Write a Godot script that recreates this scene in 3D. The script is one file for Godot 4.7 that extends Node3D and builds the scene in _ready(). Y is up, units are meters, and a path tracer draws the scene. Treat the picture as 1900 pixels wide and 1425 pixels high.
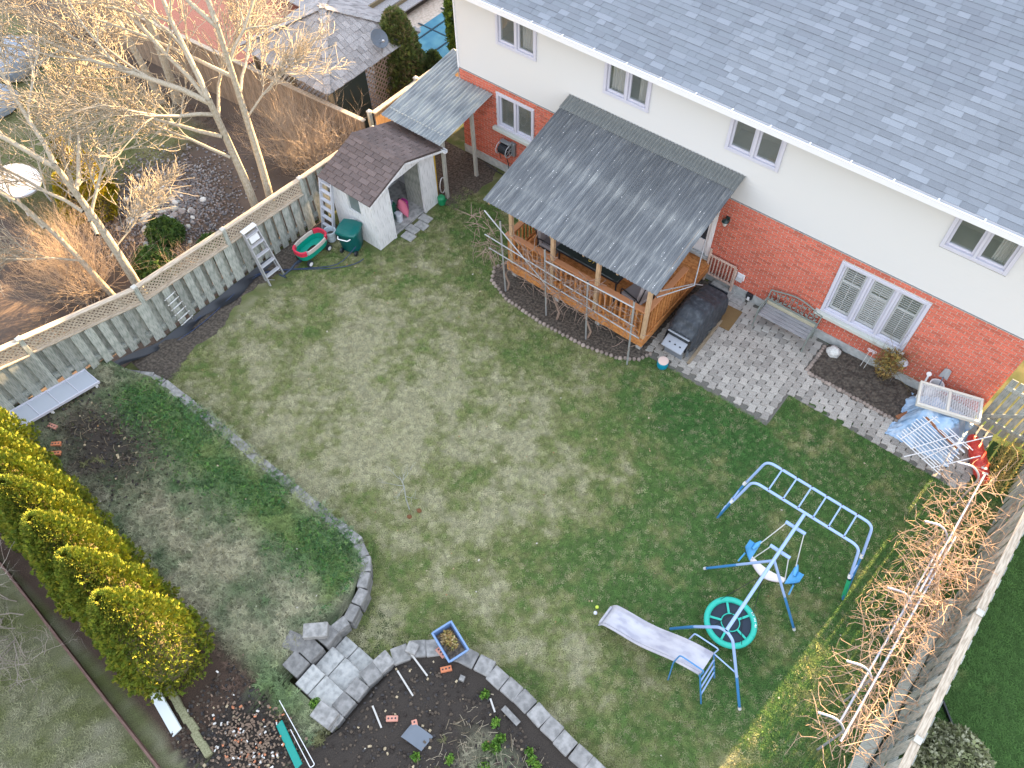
extends Node3D
# A back garden seen from above: house wall along x at z = 0, garden towards +z, y up, metres.

var rng := RandomNumberGenerator.new()
var counts := {}
var mats := {}
var patch := FastNoiseLite.new()
var fine := FastNoiseLite.new()

class MB:
	var v := PackedVector3Array()
	var n := PackedVector3Array()
	var c := PackedColorArray()
	var ix := PackedInt32Array()
	var col := Color(1, 1, 1)
	var tinted := false
	func add(p: Vector3, q: Vector3) -> int:
		v.push_back(p); n.push_back(q); c.push_back(col)
		return v.size() - 1
	func tri(a: Vector3, b: Vector3, d: Vector3) -> void:
		var q := (b - a).cross(d - a).normalized()
		var i := add(a, q); add(b, q); add(d, q)
		ix.append_array(PackedInt32Array([i, i + 2, i + 1]))
	func quad(a: Vector3, b: Vector3, d: Vector3, e: Vector3) -> void:
		var q := (d - a).cross(e - b).normalized()
		var i := add(a, q); add(b, q); add(d, q); add(e, q)
		ix.append_array(PackedInt32Array([i, i + 2, i + 1, i, i + 3, i + 2]))
	func hexa(p: Array) -> void:   # 0-3 bottom counter-clockwise seen from above, 4-7 above them
		quad(p[3], p[2], p[1], p[0]); quad(p[4], p[5], p[6], p[7])
		for k in 4:
			var j: int = (k + 1) % 4
			quad(p[k], p[j], p[j + 4], p[k + 4])
	func box(ctr: Vector3, size: Vector3, b := Basis.IDENTITY, bev := 0.0) -> void:
		var h := size * 0.5
		if bev <= 0.0:
			var p := []
			for y in [-1.0, 1.0]:
				for s in [[-1.0, 1.0], [1.0, 1.0], [1.0, -1.0], [-1.0, -1.0]]:
					p.push_back(ctr + b * Vector3(h.x * s[0], h.y * y, h.z * s[1]))
			hexa(p)
			return
		var k := h - Vector3.ONE * bev
		var f := func(sx: float, sy: float, sz: float, a: int) -> Vector3:
			return ctr + b * Vector3(sx * (h.x if a == 0 else k.x), sy * (h.y if a == 1 else k.y), sz * (h.z if a == 2 else k.z))
		for s in [-1.0, 1.0]:
			_q(f.call(s, -1, -1, 0), f.call(s, 1, -1, 0), f.call(s, 1, 1, 0), f.call(s, -1, 1, 0), ctr)
			_q(f.call(-1, s, -1, 1), f.call(1, s, -1, 1), f.call(1, s, 1, 1), f.call(-1, s, 1, 1), ctr)
			_q(f.call(-1, -1, s, 2), f.call(1, -1, s, 2), f.call(1, 1, s, 2), f.call(-1, 1, s, 2), ctr)
			for t in [-1.0, 1.0]:
				_q(f.call(s, t, -1, 0), f.call(s, t, 1, 0), f.call(s, t, 1, 1), f.call(s, t, -1, 1), ctr)
				_q(f.call(s, -1, t, 0), f.call(s, 1, t, 0), f.call(s, 1, t, 2), f.call(s, -1, t, 2), ctr)
				_q(f.call(-1, s, t, 1), f.call(1, s, t, 1), f.call(1, s, t, 2), f.call(-1, s, t, 2), ctr)
				for u in [-1.0, 1.0]:
					var a: Vector3 = f.call(s, t, u, 0); var d: Vector3 = f.call(s, t, u, 1); var e: Vector3 = f.call(s, t, u, 2)
					if (d - a).cross(e - a).dot(a - ctr) > 0.0: tri(a, d, e)
					else: tri(a, e, d)
	func _q(a: Vector3, b: Vector3, d: Vector3, e: Vector3, ctr: Vector3) -> void:
		if (d - a).cross(e - b).dot((a + d) * 0.5 - ctr) > 0.0: quad(a, b, d, e)
		else: quad(e, d, b, a)
	func bar(a: Vector3, b: Vector3, w: float, h: float, up := Vector3.UP, bev := 0.0) -> void:
		var f := b - a
		var l := f.length()
		f /= l
		var r := f.cross(up)
		if r.length() < 0.01: r = f.cross(Vector3.RIGHT)
		r = r.normalized()
		var u := r.cross(f)
		box((a + b) * 0.5, Vector3(w, h, l), Basis(r, u, -f), bev)
	func tube(pts: Array, rad, sides := 6, caps := true) -> void:
		var m := pts.size()
		var f0: Vector3 = (pts[1] - pts[0]).normalized()
		var r := f0.cross(Vector3.UP)
		if r.length() < 0.05: r = f0.cross(Vector3.RIGHT)
		r = r.normalized()
		var base := v.size()
		for k in m:
			var t: Vector3 = (pts[min(k + 1, m - 1)] - pts[max(k - 1, 0)]).normalized()
			r = (r - t * r.dot(t))
			if r.length() < 0.001: r = t.cross(Vector3(0.31, 0.82, 0.47))
			r = r.normalized()
			var u := t.cross(r)
			var rr: float = rad if rad is float else rad[k]
			for s in sides:
				var a := TAU * s / sides
				var q := r * cos(a) + u * sin(a)
				add(pts[k] + q * rr, q)
		for k in m - 1:
			for s in sides:
				var a := base + k * sides + s
				var b := base + k * sides + (s + 1) % sides
				ix.append_array(PackedInt32Array([a, a + sides, b, b, a + sides, b + sides]))
		if caps and sides > 3:
			for e in [0, m - 1]:
				var t: Vector3 = (pts[1] - pts[0]).normalized() * -1.0 if e == 0 else (pts[m - 1] - pts[m - 2]).normalized()
				var i := add(pts[e], t)
				for s in sides: add(v[base + e * sides + s], t)
				for s in sides:
					var a := i + 1 + s
					var b := i + 1 + (s + 1) % sides
					ix.append_array(PackedInt32Array([i, b, a] if e == 0 else [i, a, b]))
	func lathe(o: Vector3, prof: Array, sides := 20, b := Basis.IDENTITY, sq := 0.0) -> void:   # prof: [radius, y]; sq > 0 squares the section
		for k in prof.size() - 1:
			var p0: Array = prof[k]; var p1: Array = prof[k + 1]
			if absf(p0[0] - p1[0]) + absf(p0[1] - p1[1]) < 1e-6: continue
			var sl := Vector2(p1[1] - p0[1], p0[0] - p1[0]).normalized()
			var i := v.size()
			for s in sides + 1:
				var a := TAU * s / sides
				var ca := cos(a); var sa := sin(a)
				var g := 1.0
				if sq > 0.0: g = lerpf(1.0, 1.0 / maxf(absf(ca), absf(sa)), sq)
				var q := b * Vector3(ca * sl.x, sl.y, sa * sl.x)
				add(o + b * Vector3(ca * p0[0] * g, p0[1], sa * p0[0] * g), q)
				add(o + b * Vector3(ca * p1[0] * g, p1[1], sa * p1[0] * g), q)
			for s in sides:
				var a := i + s * 2
				ix.append_array(PackedInt32Array([a, a + 2, a + 1, a + 2, a + 3, a + 1]))
	func prism(poly: PackedVector2Array, y0: float, y1: float, b := Basis.IDENTITY, o := Vector3.ZERO, bev := 0.0) -> void:   # poly in local x, z
		var pp := poly
		var sgn := 0.0
		for k in pp.size(): sgn += pp[k].cross(pp[(k + 1) % pp.size()])
		if sgn > 0.0: pp.reverse()
		var m := pp.size()
		var ctr := Vector2.ZERO
		for q in pp: ctr += q / m
		var top := PackedVector2Array()
		for q in pp: top.push_back(q - (q - ctr).normalized() * bev)
		var t := Geometry2D.triangulate_polygon(top)
		var w := func(q: Vector2, y: float) -> Vector3: return o + b * Vector3(q.x, y, q.y)
		for k in range(0, t.size(), 3):
			var a := top[t[k]]; var d := top[t[k + 1]]; var e := top[t[k + 2]]
			if (d - a).cross(e - a) > 0.0:
				var x := d; d = e; e = x
			tri(w.call(a, y1), w.call(d, y1), w.call(e, y1))
			tri(w.call(a, y0), w.call(e, y0), w.call(d, y0))
		for k in m:
			var j := (k + 1) % m
			quad(w.call(pp[k], y0), w.call(pp[j], y0), w.call(pp[j], y1 - bev), w.call(pp[k], y1 - bev))
			if bev > 0.0: quad(w.call(pp[k], y1 - bev), w.call(pp[j], y1 - bev), w.call(top[j], y1), w.call(top[k], y1))
	func grid(nx: int, nz: int, f: Callable, colf = null) -> void:   # smooth sheet, f(u, v) -> Vector3
		var i := v.size()
		for a in nx + 1:
			for b in nz + 1:
				var u := float(a) / nx; var w := float(b) / nz
				var p: Vector3 = f.call(u, w)
				var e := 0.5 / maxf(nx, nz)
				var du: Vector3 = f.call(minf(u + e, 1.0), w) - f.call(maxf(u - e, 0.0), w)
				var dv: Vector3 = f.call(u, minf(w + e, 1.0)) - f.call(u, maxf(w - e, 0.0))
				var q := dv.cross(du).normalized()
				if colf != null: col = colf.call(p)
				add(p, q)
		for a in nx:
			for b in nz:
				var k := i + a * (nz + 1) + b
				ix.append_array(PackedInt32Array([k, k + nz + 1, k + 1, k + 1, k + nz + 1, k + nz + 2]))
	func mesh(m: Material, off := Vector3.ZERO) -> ArrayMesh:
		var arr := []
		arr.resize(Mesh.ARRAY_MAX)
		if off != Vector3.ZERO:
			for k in v.size(): v[k] -= off
		arr[Mesh.ARRAY_VERTEX] = v
		arr[Mesh.ARRAY_NORMAL] = n
		if tinted: arr[Mesh.ARRAY_COLOR] = c
		arr[Mesh.ARRAY_INDEX] = ix
		var am := ArrayMesh.new()
		am.add_surface_from_arrays(Mesh.PRIMITIVE_TRIANGLES, arr)
		am.surface_set_material(0, m)
		return am

# ---------- naming and tagging
func nm(parent: Node, base: String) -> String:
	var key := str(parent.get_instance_id()) + base
	var k: int = counts.get(key, 0)
	counts[key] = k + 1
	return base if k == 0 else "%s_%03d" % [base, k]

func tag(o: Node, label: String, category := "", group := "", kind := "") -> Node:
	if label: o.set_meta("label", label)
	if category: o.set_meta("category", category)
	if group: o.set_meta("group", group)
	if kind: o.set_meta("kind", kind)
	return o

func thing(called: String, label: String, category: String, at := Vector3.ZERO, turn := 0.0, group := "") -> Node3D:
	var o := Node3D.new()
	o.name = nm(self, called)
	add_child(o, true)
	o.position = at
	o.rotation.y = turn
	tag(o, label, category, group)
	return o

func whole_offset(o: Node) -> Vector3:
	var s := Vector3.ZERO
	while o != null and o != self:
		s += (o as Node3D).position
		o = o.get_parent()
	return s

func part(parent: Node, called: String, mb, m: Material = null, world := false) -> MeshInstance3D:
	var o := MeshInstance3D.new()
	o.name = nm(parent, called)
	if mb is Mesh: o.mesh = mb
	else: o.mesh = mb.mesh(m, whole_offset(parent) if world else Vector3.ZERO)
	parent.add_child(o, true)
	return o

func place(parent: Node, called: String, mesh: Mesh, at: Vector3, b := Basis.IDENTITY) -> MeshInstance3D:
	var o := part(parent, called, mesh)
	o.transform = Transform3D(b, at)
	return o

func copy(o: Node3D, at: Vector3, turn: float, label := "") -> Node3D:
	var base := String(o.name)
	var d := o.duplicate()
	d.name = nm(self, base)
	add_child(d, true)
	d.position = at
	d.rotation.y = turn
	if label: d.set_meta("label", label)
	return d

func solo(called: String, label: String, category: String, mb, m: Material, at := Vector3.ZERO, group := "", kind := "", world := true) -> MeshInstance3D:
	var o := MeshInstance3D.new()
	o.name = nm(self, called)
	o.mesh = mb if mb is Mesh else mb.mesh(m, at if world else Vector3.ZERO)
	add_child(o, true)
	o.position = at
	tag(o, label, category, group, kind)
	return o

func struct(called: String, mb, m: Material) -> MeshInstance3D:
	return solo(called, "", "", mb, m, Vector3.ZERO, "", "structure")

func scatter(parent: Node, called: String, mesh: Mesh, xf: Array, cols: Array) -> MultiMeshInstance3D:
	var mm := MultiMesh.new()
	mm.transform_format = MultiMesh.TRANSFORM_3D
	mm.use_colors = true
	mm.mesh = mesh
	mm.instance_count = xf.size()
	for k in xf.size():
		mm.set_instance_transform(k, xf[k])
		mm.set_instance_color(k, cols[k])
	var o := MultiMeshInstance3D.new()
	o.name = nm(parent, called)
	o.multimesh = mm
	parent.add_child(o, true)
	return o

# ---------- materials
func lin(r: float, g: float, b: float) -> Color:
	return Color(r, g, b).linear_to_srgb()

func ramp_tex(key: String, freq: float, stops: Array, octaves := 4, size := 256, kind := FastNoiseLite.TYPE_SIMPLEX_SMOOTH) -> NoiseTexture2D:
	var f := FastNoiseLite.new()
	f.seed = hash(key) % 9973
	f.noise_type = kind
	f.frequency = freq
	f.fractal_octaves = octaves
	var t := NoiseTexture2D.new()
	t.width = size; t.height = size
	t.seamless = true
	t.noise = f
	var g := Gradient.new()
	var o := PackedFloat32Array(); var cc := PackedColorArray()
	for s in stops:
		o.push_back(s[0]); cc.push_back(s[1])
	g.offsets = o; g.colors = cc
	t.color_ramp = g
	return t

func bump_tex(key: String, freq: float, strength: float) -> NoiseTexture2D:
	var f := FastNoiseLite.new()
	f.seed = hash(key) % 9973
	f.frequency = freq
	f.fractal_octaves = 4
	var t := NoiseTexture2D.new()
	t.width = 256; t.height = 256
	t.seamless = true
	t.noise = f
	t.as_normal_map = true
	t.bump_strength = strength
	return t

# plain(): one linear colour; grained(): noise between linear colours, scale = repeats per metre along x, y, z
func plain(key: String, c: Color, rough := 0.85, metal := 0.0) -> StandardMaterial3D:
	if mats.has(key): return mats[key]
	var m := StandardMaterial3D.new()
	m.albedo_color = c.linear_to_srgb()
	m.roughness = rough
	m.metallic = metal
	mats[key] = m
	return m

var tex_cache := {}

func shared_bump(freq: float, strength: float) -> NoiseTexture2D:
	var key := "bump%d_%d" % [int(clampf(log(freq * 100.0) * 1.5, 0, 4)), 1 if strength < 2.2 else 4]
	if not tex_cache.has(key): tex_cache[key] = bump_tex(key, freq, 1.5 if strength < 2.2 else 4.0)
	return tex_cache[key]

func grained(key: String, stops: Array, freq: float, scale: Vector3, rough := 0.9, bump := 0.0, world := true) -> StandardMaterial3D:
	if mats.has(key): return mats[key]
	var m := StandardMaterial3D.new()
	# tone variants (name0, name1 ...) share one texture and differ in albedo_color
	var base := key.rstrip("0123456789")
	var top := 0.0
	for s in stops: top = maxf(top, maxf(s[1].r, maxf(s[1].g, s[1].b)))
	if not tex_cache.has(base):
		var st := []
		for s in stops:
			var c: Color = s[1] / top
			c.a = 1.0
			st.push_back([s[0], c.linear_to_srgb()])
		tex_cache[base] = ramp_tex(base, freq, st)
	m.albedo_texture = tex_cache[base]
	m.albedo_color = Color(top, top, top).linear_to_srgb()
	m.uv1_triplanar = true
	m.uv1_world_triplanar = world
	m.uv1_scale = scale
	m.roughness = rough
	if bump > 0.0:
		m.normal_enabled = true
		m.normal_texture = shared_bump(freq * 1.6, bump)
	mats[key] = m
	return m

func tinted_mat(key: String, rough := 0.95, tex: NoiseTexture2D = null, scale := Vector3.ONE) -> StandardMaterial3D:
	if mats.has(key): return mats[key]
	var m := StandardMaterial3D.new()
	m.vertex_color_use_as_albedo = true
	m.roughness = rough
	if tex:
		m.albedo_texture = tex
		m.uv1_triplanar = true
		m.uv1_world_triplanar = true
		m.uv1_scale = scale
	mats[key] = m
	return m

func wood(key: String, c: Color, dark := 0.6, along := 0) -> StandardMaterial3D:
	var s := Vector3(9, 9, 9)
	s[along] = 0.7
	return grained(key, [[0.25, c * dark], [0.5, c], [0.8, c * 1.18]], 0.02, s, 0.85, 1.5)

func R(a: float, b: float) -> float:
	return rng.randf_range(a, b)

func V(x: float, y: float, z: float) -> Vector3:
	return Vector3(x, y, z)

# arc through corner points, rounded with radius r
func bend(p: Array, r: float, k := 5) -> Array:
	var o := [p[0]]
	for i in range(1, p.size() - 1):
		var a: Vector3 = p[i] + (p[i - 1] - p[i]).normalized() * r
		var b: Vector3 = p[i] + (p[i + 1] - p[i]).normalized() * r
		for s in k + 1:
			var t := float(s) / k
			o.push_back(a.lerp(p[i], t).lerp((p[i] as Vector3).lerp(b, t), t))
	o.push_back(p[-1])
	return o

func _ready() -> void:
	rng.seed = 20240317
	patch.seed = 11; patch.frequency = 0.35; patch.fractal_octaves = 4
	fine.seed = 12; fine.frequency = 2.2; fine.fractal_octaves = 3
	# camera
	var cam := Camera3D.new()
	cam.name = "camera"
	add_child(cam)
	cam.transform = Transform3D(Basis(V(0.78051137, -0.01700018, -0.62491039), V(-0.50811365, 0.5650787, -0.65000507), V(0.36417375, 0.82486184, 0.43241233)), V(0, 15, 13.275))
	cam.fov = 50.815
	cam.far = 400.0
	cam.current = true
	# sky, low late sun behind the house, exposure for the shade
	var env := Environment.new()
	env.background_mode = Environment.BG_SKY
	var sm := ProceduralSkyMaterial.new()
	sm.sky_top_color = Color(0.72, 0.765, 0.83)
	sm.sky_horizon_color = Color(0.95, 0.92, 0.88)
	sm.sky_curve = 0.18
	sm.ground_bottom_color = Color(0.30, 0.29, 0.26)
	sm.ground_horizon_color = Color(0.70, 0.70, 0.68)
	sm.sun_angle_max = 0.0
	var sky := Sky.new()
	sky.sky_material = sm
	env.sky = sky
	env.tonemap_mode = Environment.TONE_MAPPER_LINEAR
	env.tonemap_exposure = 8.4
	env.background_energy_multiplier = 0.45
	env.sdfgi_enabled = true
	env.ssao_enabled = true
	env.ssil_enabled = true
	var we := WorldEnvironment.new()
	we.name = "world_environment"
	we.environment = env
	add_child(we)
	var sun := DirectionalLight3D.new()
	sun.name = "sun"
	sun.light_energy = 1.6
	sun.light_color = Color(1.0, 0.83, 0.60)
	sun.light_angular_distance = 0.5
	sun.shadow_enabled = true
	add_child(sun)
	var el := deg_to_rad(15.0)
	var az := deg_to_rad(4.5)
	var to_sun := V(sin(az) * cos(el), sin(el), -cos(az) * cos(el))
	sun.look_at_from_position(to_sun * 50.0, Vector3.ZERO)
	make_materials()
	build_ground()
	build_house()
	build_neighbour_house()
	build_patio()
	build_canopy_and_deck()
	build_shed()
	build_fences()
	build_terrace()
	build_swing_set()
	build_patio_things()
	build_shed_things()
	build_terrace_things()
	build_left_yard()
	build_vines()
	build_grass()

func make_materials() -> void:
	grained("soil", [[0.2, Color(0.042, 0.034, 0.028)], [0.5, Color(0.074, 0.060, 0.048)], [0.75, Color(0.125, 0.102, 0.080)]], 0.03, V(1.5, 1.5, 1.5), 1.0, 6.0)
	grained("concrete", [[0.2, Color(0.27, 0.27, 0.26)], [0.5, Color(0.36, 0.36, 0.35)], [0.8, Color(0.43, 0.42, 0.40)]], 0.02, V(1.3, 1.3, 1.3), 0.95, 2.0)
	grained("foundation", [[0.2, Color(0.34, 0.36, 0.36)], [0.8, Color(0.45, 0.47, 0.47)]], 0.02, V(1, 1, 1), 0.95, 1.0)
	grained("mortar", [[0.2, Color(0.46, 0.43, 0.38)], [0.8, Color(0.60, 0.57, 0.51)]], 0.05, V(2, 2, 2), 0.95, 2.0)
	plain("siding", Color(0.60, 0.60, 0.595), 0.55)
	plain("trim", Color(0.55, 0.55, 0.63), 0.45)
	plain("trim_white", Color(0.80, 0.80, 0.82), 0.4)
	plain("gutter", Color(0.74, 0.74, 0.76), 0.4)
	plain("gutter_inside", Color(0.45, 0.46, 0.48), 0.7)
	plain("room", Color(0.42, 0.38, 0.32), 0.9)
	plain("curtain", Color(0.55, 0.53, 0.50), 0.95)
	plain("sill", Color(0.50, 0.52, 0.48), 0.9)
	plain("black_plastic", Color(0.02, 0.022, 0.028), 0.5)
	plain("white_plastic", Color(0.75, 0.75, 0.76), 0.4)
	plain("steel", Color(0.45, 0.46, 0.48), 0.35, 0.8)
	plain("pipe_grey", Color(0.42, 0.43, 0.44), 0.5, 0.5)
	var g := StandardMaterial3D.new()
	g.transparency = BaseMaterial3D.TRANSPARENCY_ALPHA
	g.albedo_color = Color(0.55, 0.60, 0.58, 0.16)
	g.roughness = 0.02
	g.metallic_specular = 0.7
	mats["glass"] = g
	for k in 6:
		var t: float = [0.88, 0.95, 1.0, 1.04, 1.10, 0.80][k]
		grained("brick%d" % k, [[0.2, Color(0.53, 0.128, 0.082) * t], [0.6, Color(0.61, 0.168, 0.110) * t], [0.9, Color(0.65, 0.20, 0.145) * t]], 0.03, V(3, 3, 3), 0.92, 2.0)
	for k in 6:
		var t: float = [0.80, 0.86, 0.91, 0.97, 1.05, 1.14][k]
		grained("shingle%d" % k, [[0.2, Color(0.185, 0.203, 0.232) * t], [0.5, Color(0.228, 0.247, 0.275) * t], [0.8, Color(0.28, 0.296, 0.32) * t]], 0.09, V(3, 3, 3), 0.95, 3.0)
		grained("brown_shingle%d" % k, [[0.2, Color(0.105, 0.080, 0.075) * t], [0.5, Color(0.145, 0.110, 0.103) * t], [0.8, Color(0.20, 0.155, 0.145) * t]], 0.09, V(3, 3, 3), 0.95, 3.0)
	for k in 5:
		var t: float = [0.8, 0.92, 1.0, 1.08, 1.18][k]
		grained("paver%d" % k, [[0.2, Color(0.30, 0.275, 0.245) * t], [0.5, Color(0.37, 0.345, 0.31) * t], [0.8, Color(0.42, 0.395, 0.36) * t]], 0.04, V(2.5, 2.5, 2.5), 0.95, 2.5)
		grained("block%d" % k, [[0.2, Color(0.165, 0.16, 0.155) * t], [0.5, Color(0.225, 0.218, 0.21) * t], [0.8, Color(0.28, 0.27, 0.262) * t]], 0.015, V(1.5, 1.5, 1.5), 0.95, 1.0)
		grained("fence%d" % k, [[0.2, Color(0.24, 0.265, 0.235) * t], [0.5, Color(0.36, 0.375, 0.34) * t], [0.8, Color(0.44, 0.445, 0.41) * t]], 0.02, V(9, 0.8, 9), 0.92, 2.0)
		grained("cedar_shake%d" % k, [[0.2, Color(0.20, 0.19, 0.195) * t], [0.5, Color(0.30, 0.285, 0.285) * t], [0.8, Color(0.40, 0.375, 0.36) * t]], 0.03, V(4, 4, 4), 0.95, 2.0)
	for k in 3:
		var t: float = [0.85, 1.0, 1.12][k]
		grained("deck%d" % k, [[0.2, Color(0.36, 0.135, 0.035) * t], [0.5, Color(0.48, 0.195, 0.058) * t], [0.8, Color(0.55, 0.245, 0.08) * t]], 0.02, V(1.5, 1.5, 1.5), 0.75, 1.5)

func in_any(x: float, y: float, holes: Array) -> bool:
	for h in holes:
		if x > h[0] and x < h[1] and y > h[2] and y < h[3]: return true
	return false

# house wall openings: x0, x1, y0, y1
var upper := [[-11.35, -10.15, 3.79, 4.72], [-8.28, -7.08, 3.79, 4.72], [-5.19, -3.95, 3.79, 4.72], [-0.59, 0.66, 3.82, 4.75]]
var lower := [[-11.40, -10.20, 1.42, 2.44], [-2.06, -0.14, 0.85, 2.43], [-5.95, -4.93, 0.60, 2.60]]

func wall_core(x0: float, x1: float, y0: float, y1: float, zc: float, th: float, holes: Array) -> MB:
	var mb := MB.new()
	var xs := [x0, x1]; var ys := [y0, y1]
	for h in holes:
		xs.append_array([h[0], h[1]]); ys.append_array([h[2], h[3]])
	xs.sort(); ys.sort()
	for i in xs.size() - 1:
		for j in ys.size() - 1:
			if xs[i + 1] - xs[i] < 0.001 or ys[j + 1] - ys[j] < 0.001: continue
			var cx: float = (xs[i] + xs[i + 1]) * 0.5; var cy: float = (ys[j] + ys[j + 1]) * 0.5
			if cx < x0 or cx > x1 or cy < y0 or cy > y1 or in_any(cx, cy, holes): continue
			mb.box(V(cx, cy, zc), V(xs[i + 1] - xs[i], ys[j + 1] - ys[j], th))
	return mb

func window(house: Node3D, h: Array, panes: int, with_sill: bool, kinds: Array, label := "") -> void:
	var w: Node3D = Node3D.new()
	w.name = nm(house, "window")
	house.add_child(w, true)
	w.position = V((h[0] + h[1]) * 0.5, h[2], 0) - house.position
	if label: w.set_meta("label", label)
	var x0: float = h[0]; var x1: float = h[1]; var y0: float = h[2]; var y1: float = h[3]
	var f := MB.new()
	var t := 0.075
	f.box(V(x0 + t / 2, (y0 + y1) / 2, -0.03), V(t, y1 - y0, 0.12), Basis.IDENTITY, 0.006)
	f.box(V(x1 - t / 2, (y0 + y1) / 2, -0.03), V(t, y1 - y0, 0.12), Basis.IDENTITY, 0.006)
	f.box(V((x0 + x1) / 2, y0 + t / 2, -0.032), V(x1 - x0 - 2 * t, t, 0.12), Basis.IDENTITY, 0.006)
	f.box(V((x0 + x1) / 2, y1 - t / 2, -0.032), V(x1 - x0 - 2 * t, t, 0.12), Basis.IDENTITY, 0.006)
	var pw := (x1 - x0 - 2 * t) / panes
	for k in range(1, panes): f.box(V(x0 + t + pw * k, (y0 + y1) / 2, -0.034), V(0.06, y1 - y0 - 2 * t, 0.11), Basis.IDENTITY, 0.006)
	part(w, "frame", f, mats.trim, true)
	if with_sill:
		var s := MB.new()
		s.box(V((x0 + x1) / 2 - 0.02, y0 - 0.055, 0.035), V(x1 - x0 + 0.16, 0.10, 0.15), Basis.IDENTITY, 0.01)
		part(w, "sill", s, mats.sill, true)
	var rm := MB.new()
	var d := 0.7
	rm.box(V((x0 + x1) / 2, (y0 + y1) / 2, -d - 0.12), V(x1 - x0 + 0.06, y1 - y0 + 0.06, 0.03))
	for s in [-1.0, 1.0]:
		rm.box(V((x0 + x1) / 2 + s * ((x1 - x0) / 2 + 0.045), (y0 + y1) / 2, -d / 2 - 0.11), V(0.03, y1 - y0 + 0.12, d))
		rm.box(V((x0 + x1) / 2, (y0 + y1) / 2 + s * ((y1 - y0) / 2 + 0.045), -d / 2 - 0.11), V(x1 - x0 + 0.06, 0.03, d))
	part(w, "room", rm, mats.room, true)
	for k in panes:
		var a := x0 + t + pw * k + (0.03 if k > 0 else 0.0)
		var b := x0 + t + pw * (k + 1) - (0.03 if k < panes - 1 else 0.0)
		var sash := MB.new()
		var q := 0.05
		var ya := y0 + t; var yb := y1 - t
		sash.box(V(a + q / 2, (ya + yb) / 2, -0.045), V(q, yb - ya, 0.05), Basis.IDENTITY, 0.006)
		sash.box(V(b - q / 2, (ya + yb) / 2, -0.045), V(q, yb - ya, 0.05), Basis.IDENTITY, 0.006)
		sash.box(V((a + b) / 2, ya + q / 2, -0.046), V(b - a - 2 * q, q, 0.05), Basis.IDENTITY, 0.006)
		sash.box(V((a + b) / 2, yb - q / 2, -0.046), V(b - a - 2 * q, q, 0.05), Basis.IDENTITY, 0.006)
		part(w, "sash", sash, mats.trim, true)
		var gl := MB.new()
		gl.box(V((a + b) / 2, (ya + yb) / 2, -0.05), V(b - a - 2 * q + 0.004, yb - ya - 2 * q + 0.004, 0.006))
		part(w, "pane", gl, mats.glass, true)
		var kind: String = kinds[k]
		if kind == "curtain" or kind == "half":
			var cu := MB.new()
			var ca := a + q; var cb := b - q
			if kind == "half": ca = lerpf(a, b, 0.42)
			cu.grid(28, 2, func(u: float, v: float) -> Vector3: return V(lerpf(ca, cb, u), lerpf(ya, yb, v), -0.16 + 0.02 * sin(u * 34.0) + 0.008 * sin(u * 77.0)))
			part(w, "curtain", cu, mats.curtain, true)
		elif kind == "shutter":
			var sf := MB.new()
			var ia := a + q; var ib := b - q
			var ja := ya + q; var jb := yb - q
			for xx in [ia + 0.02, ib - 0.02]: sf.box(V(xx, (ja + jb) / 2, -0.09), V(0.04, jb - ja, 0.025))
			for yy in [ja + 0.03, lerpf(ja, jb, 0.66), jb - 0.03]: sf.box(V((ia + ib) / 2, yy, -0.09), V(ib - ia - 0.08, 0.06, 0.025))
			sf.box(V((ia + ib) / 2, (ja + jb) / 2, -0.068), V(0.012, jb - ja - 0.12, 0.01))
			part(w, "shutter_frame", sf, mats.trim_white, true)
			var ny := int((jb - ja) / 0.058)
			var tilt := Basis(Vector3.RIGHT, -0.55 if k != 1 else -1.15)
			for i in ny:
				var yy := ja + 0.03 + (i + 0.5) * (jb - ja - 0.06) / ny
				if absf(yy - lerpf(ja, jb, 0.66)) < 0.05: continue
				var sl := MB.new()
				sl.box(V((ia + ib) / 2, yy, -0.09), V(ib - ia - 0.085, 0.009, 0.05), tilt)
				part(w, "slat", sl, mats.trim_white, true)

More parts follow.
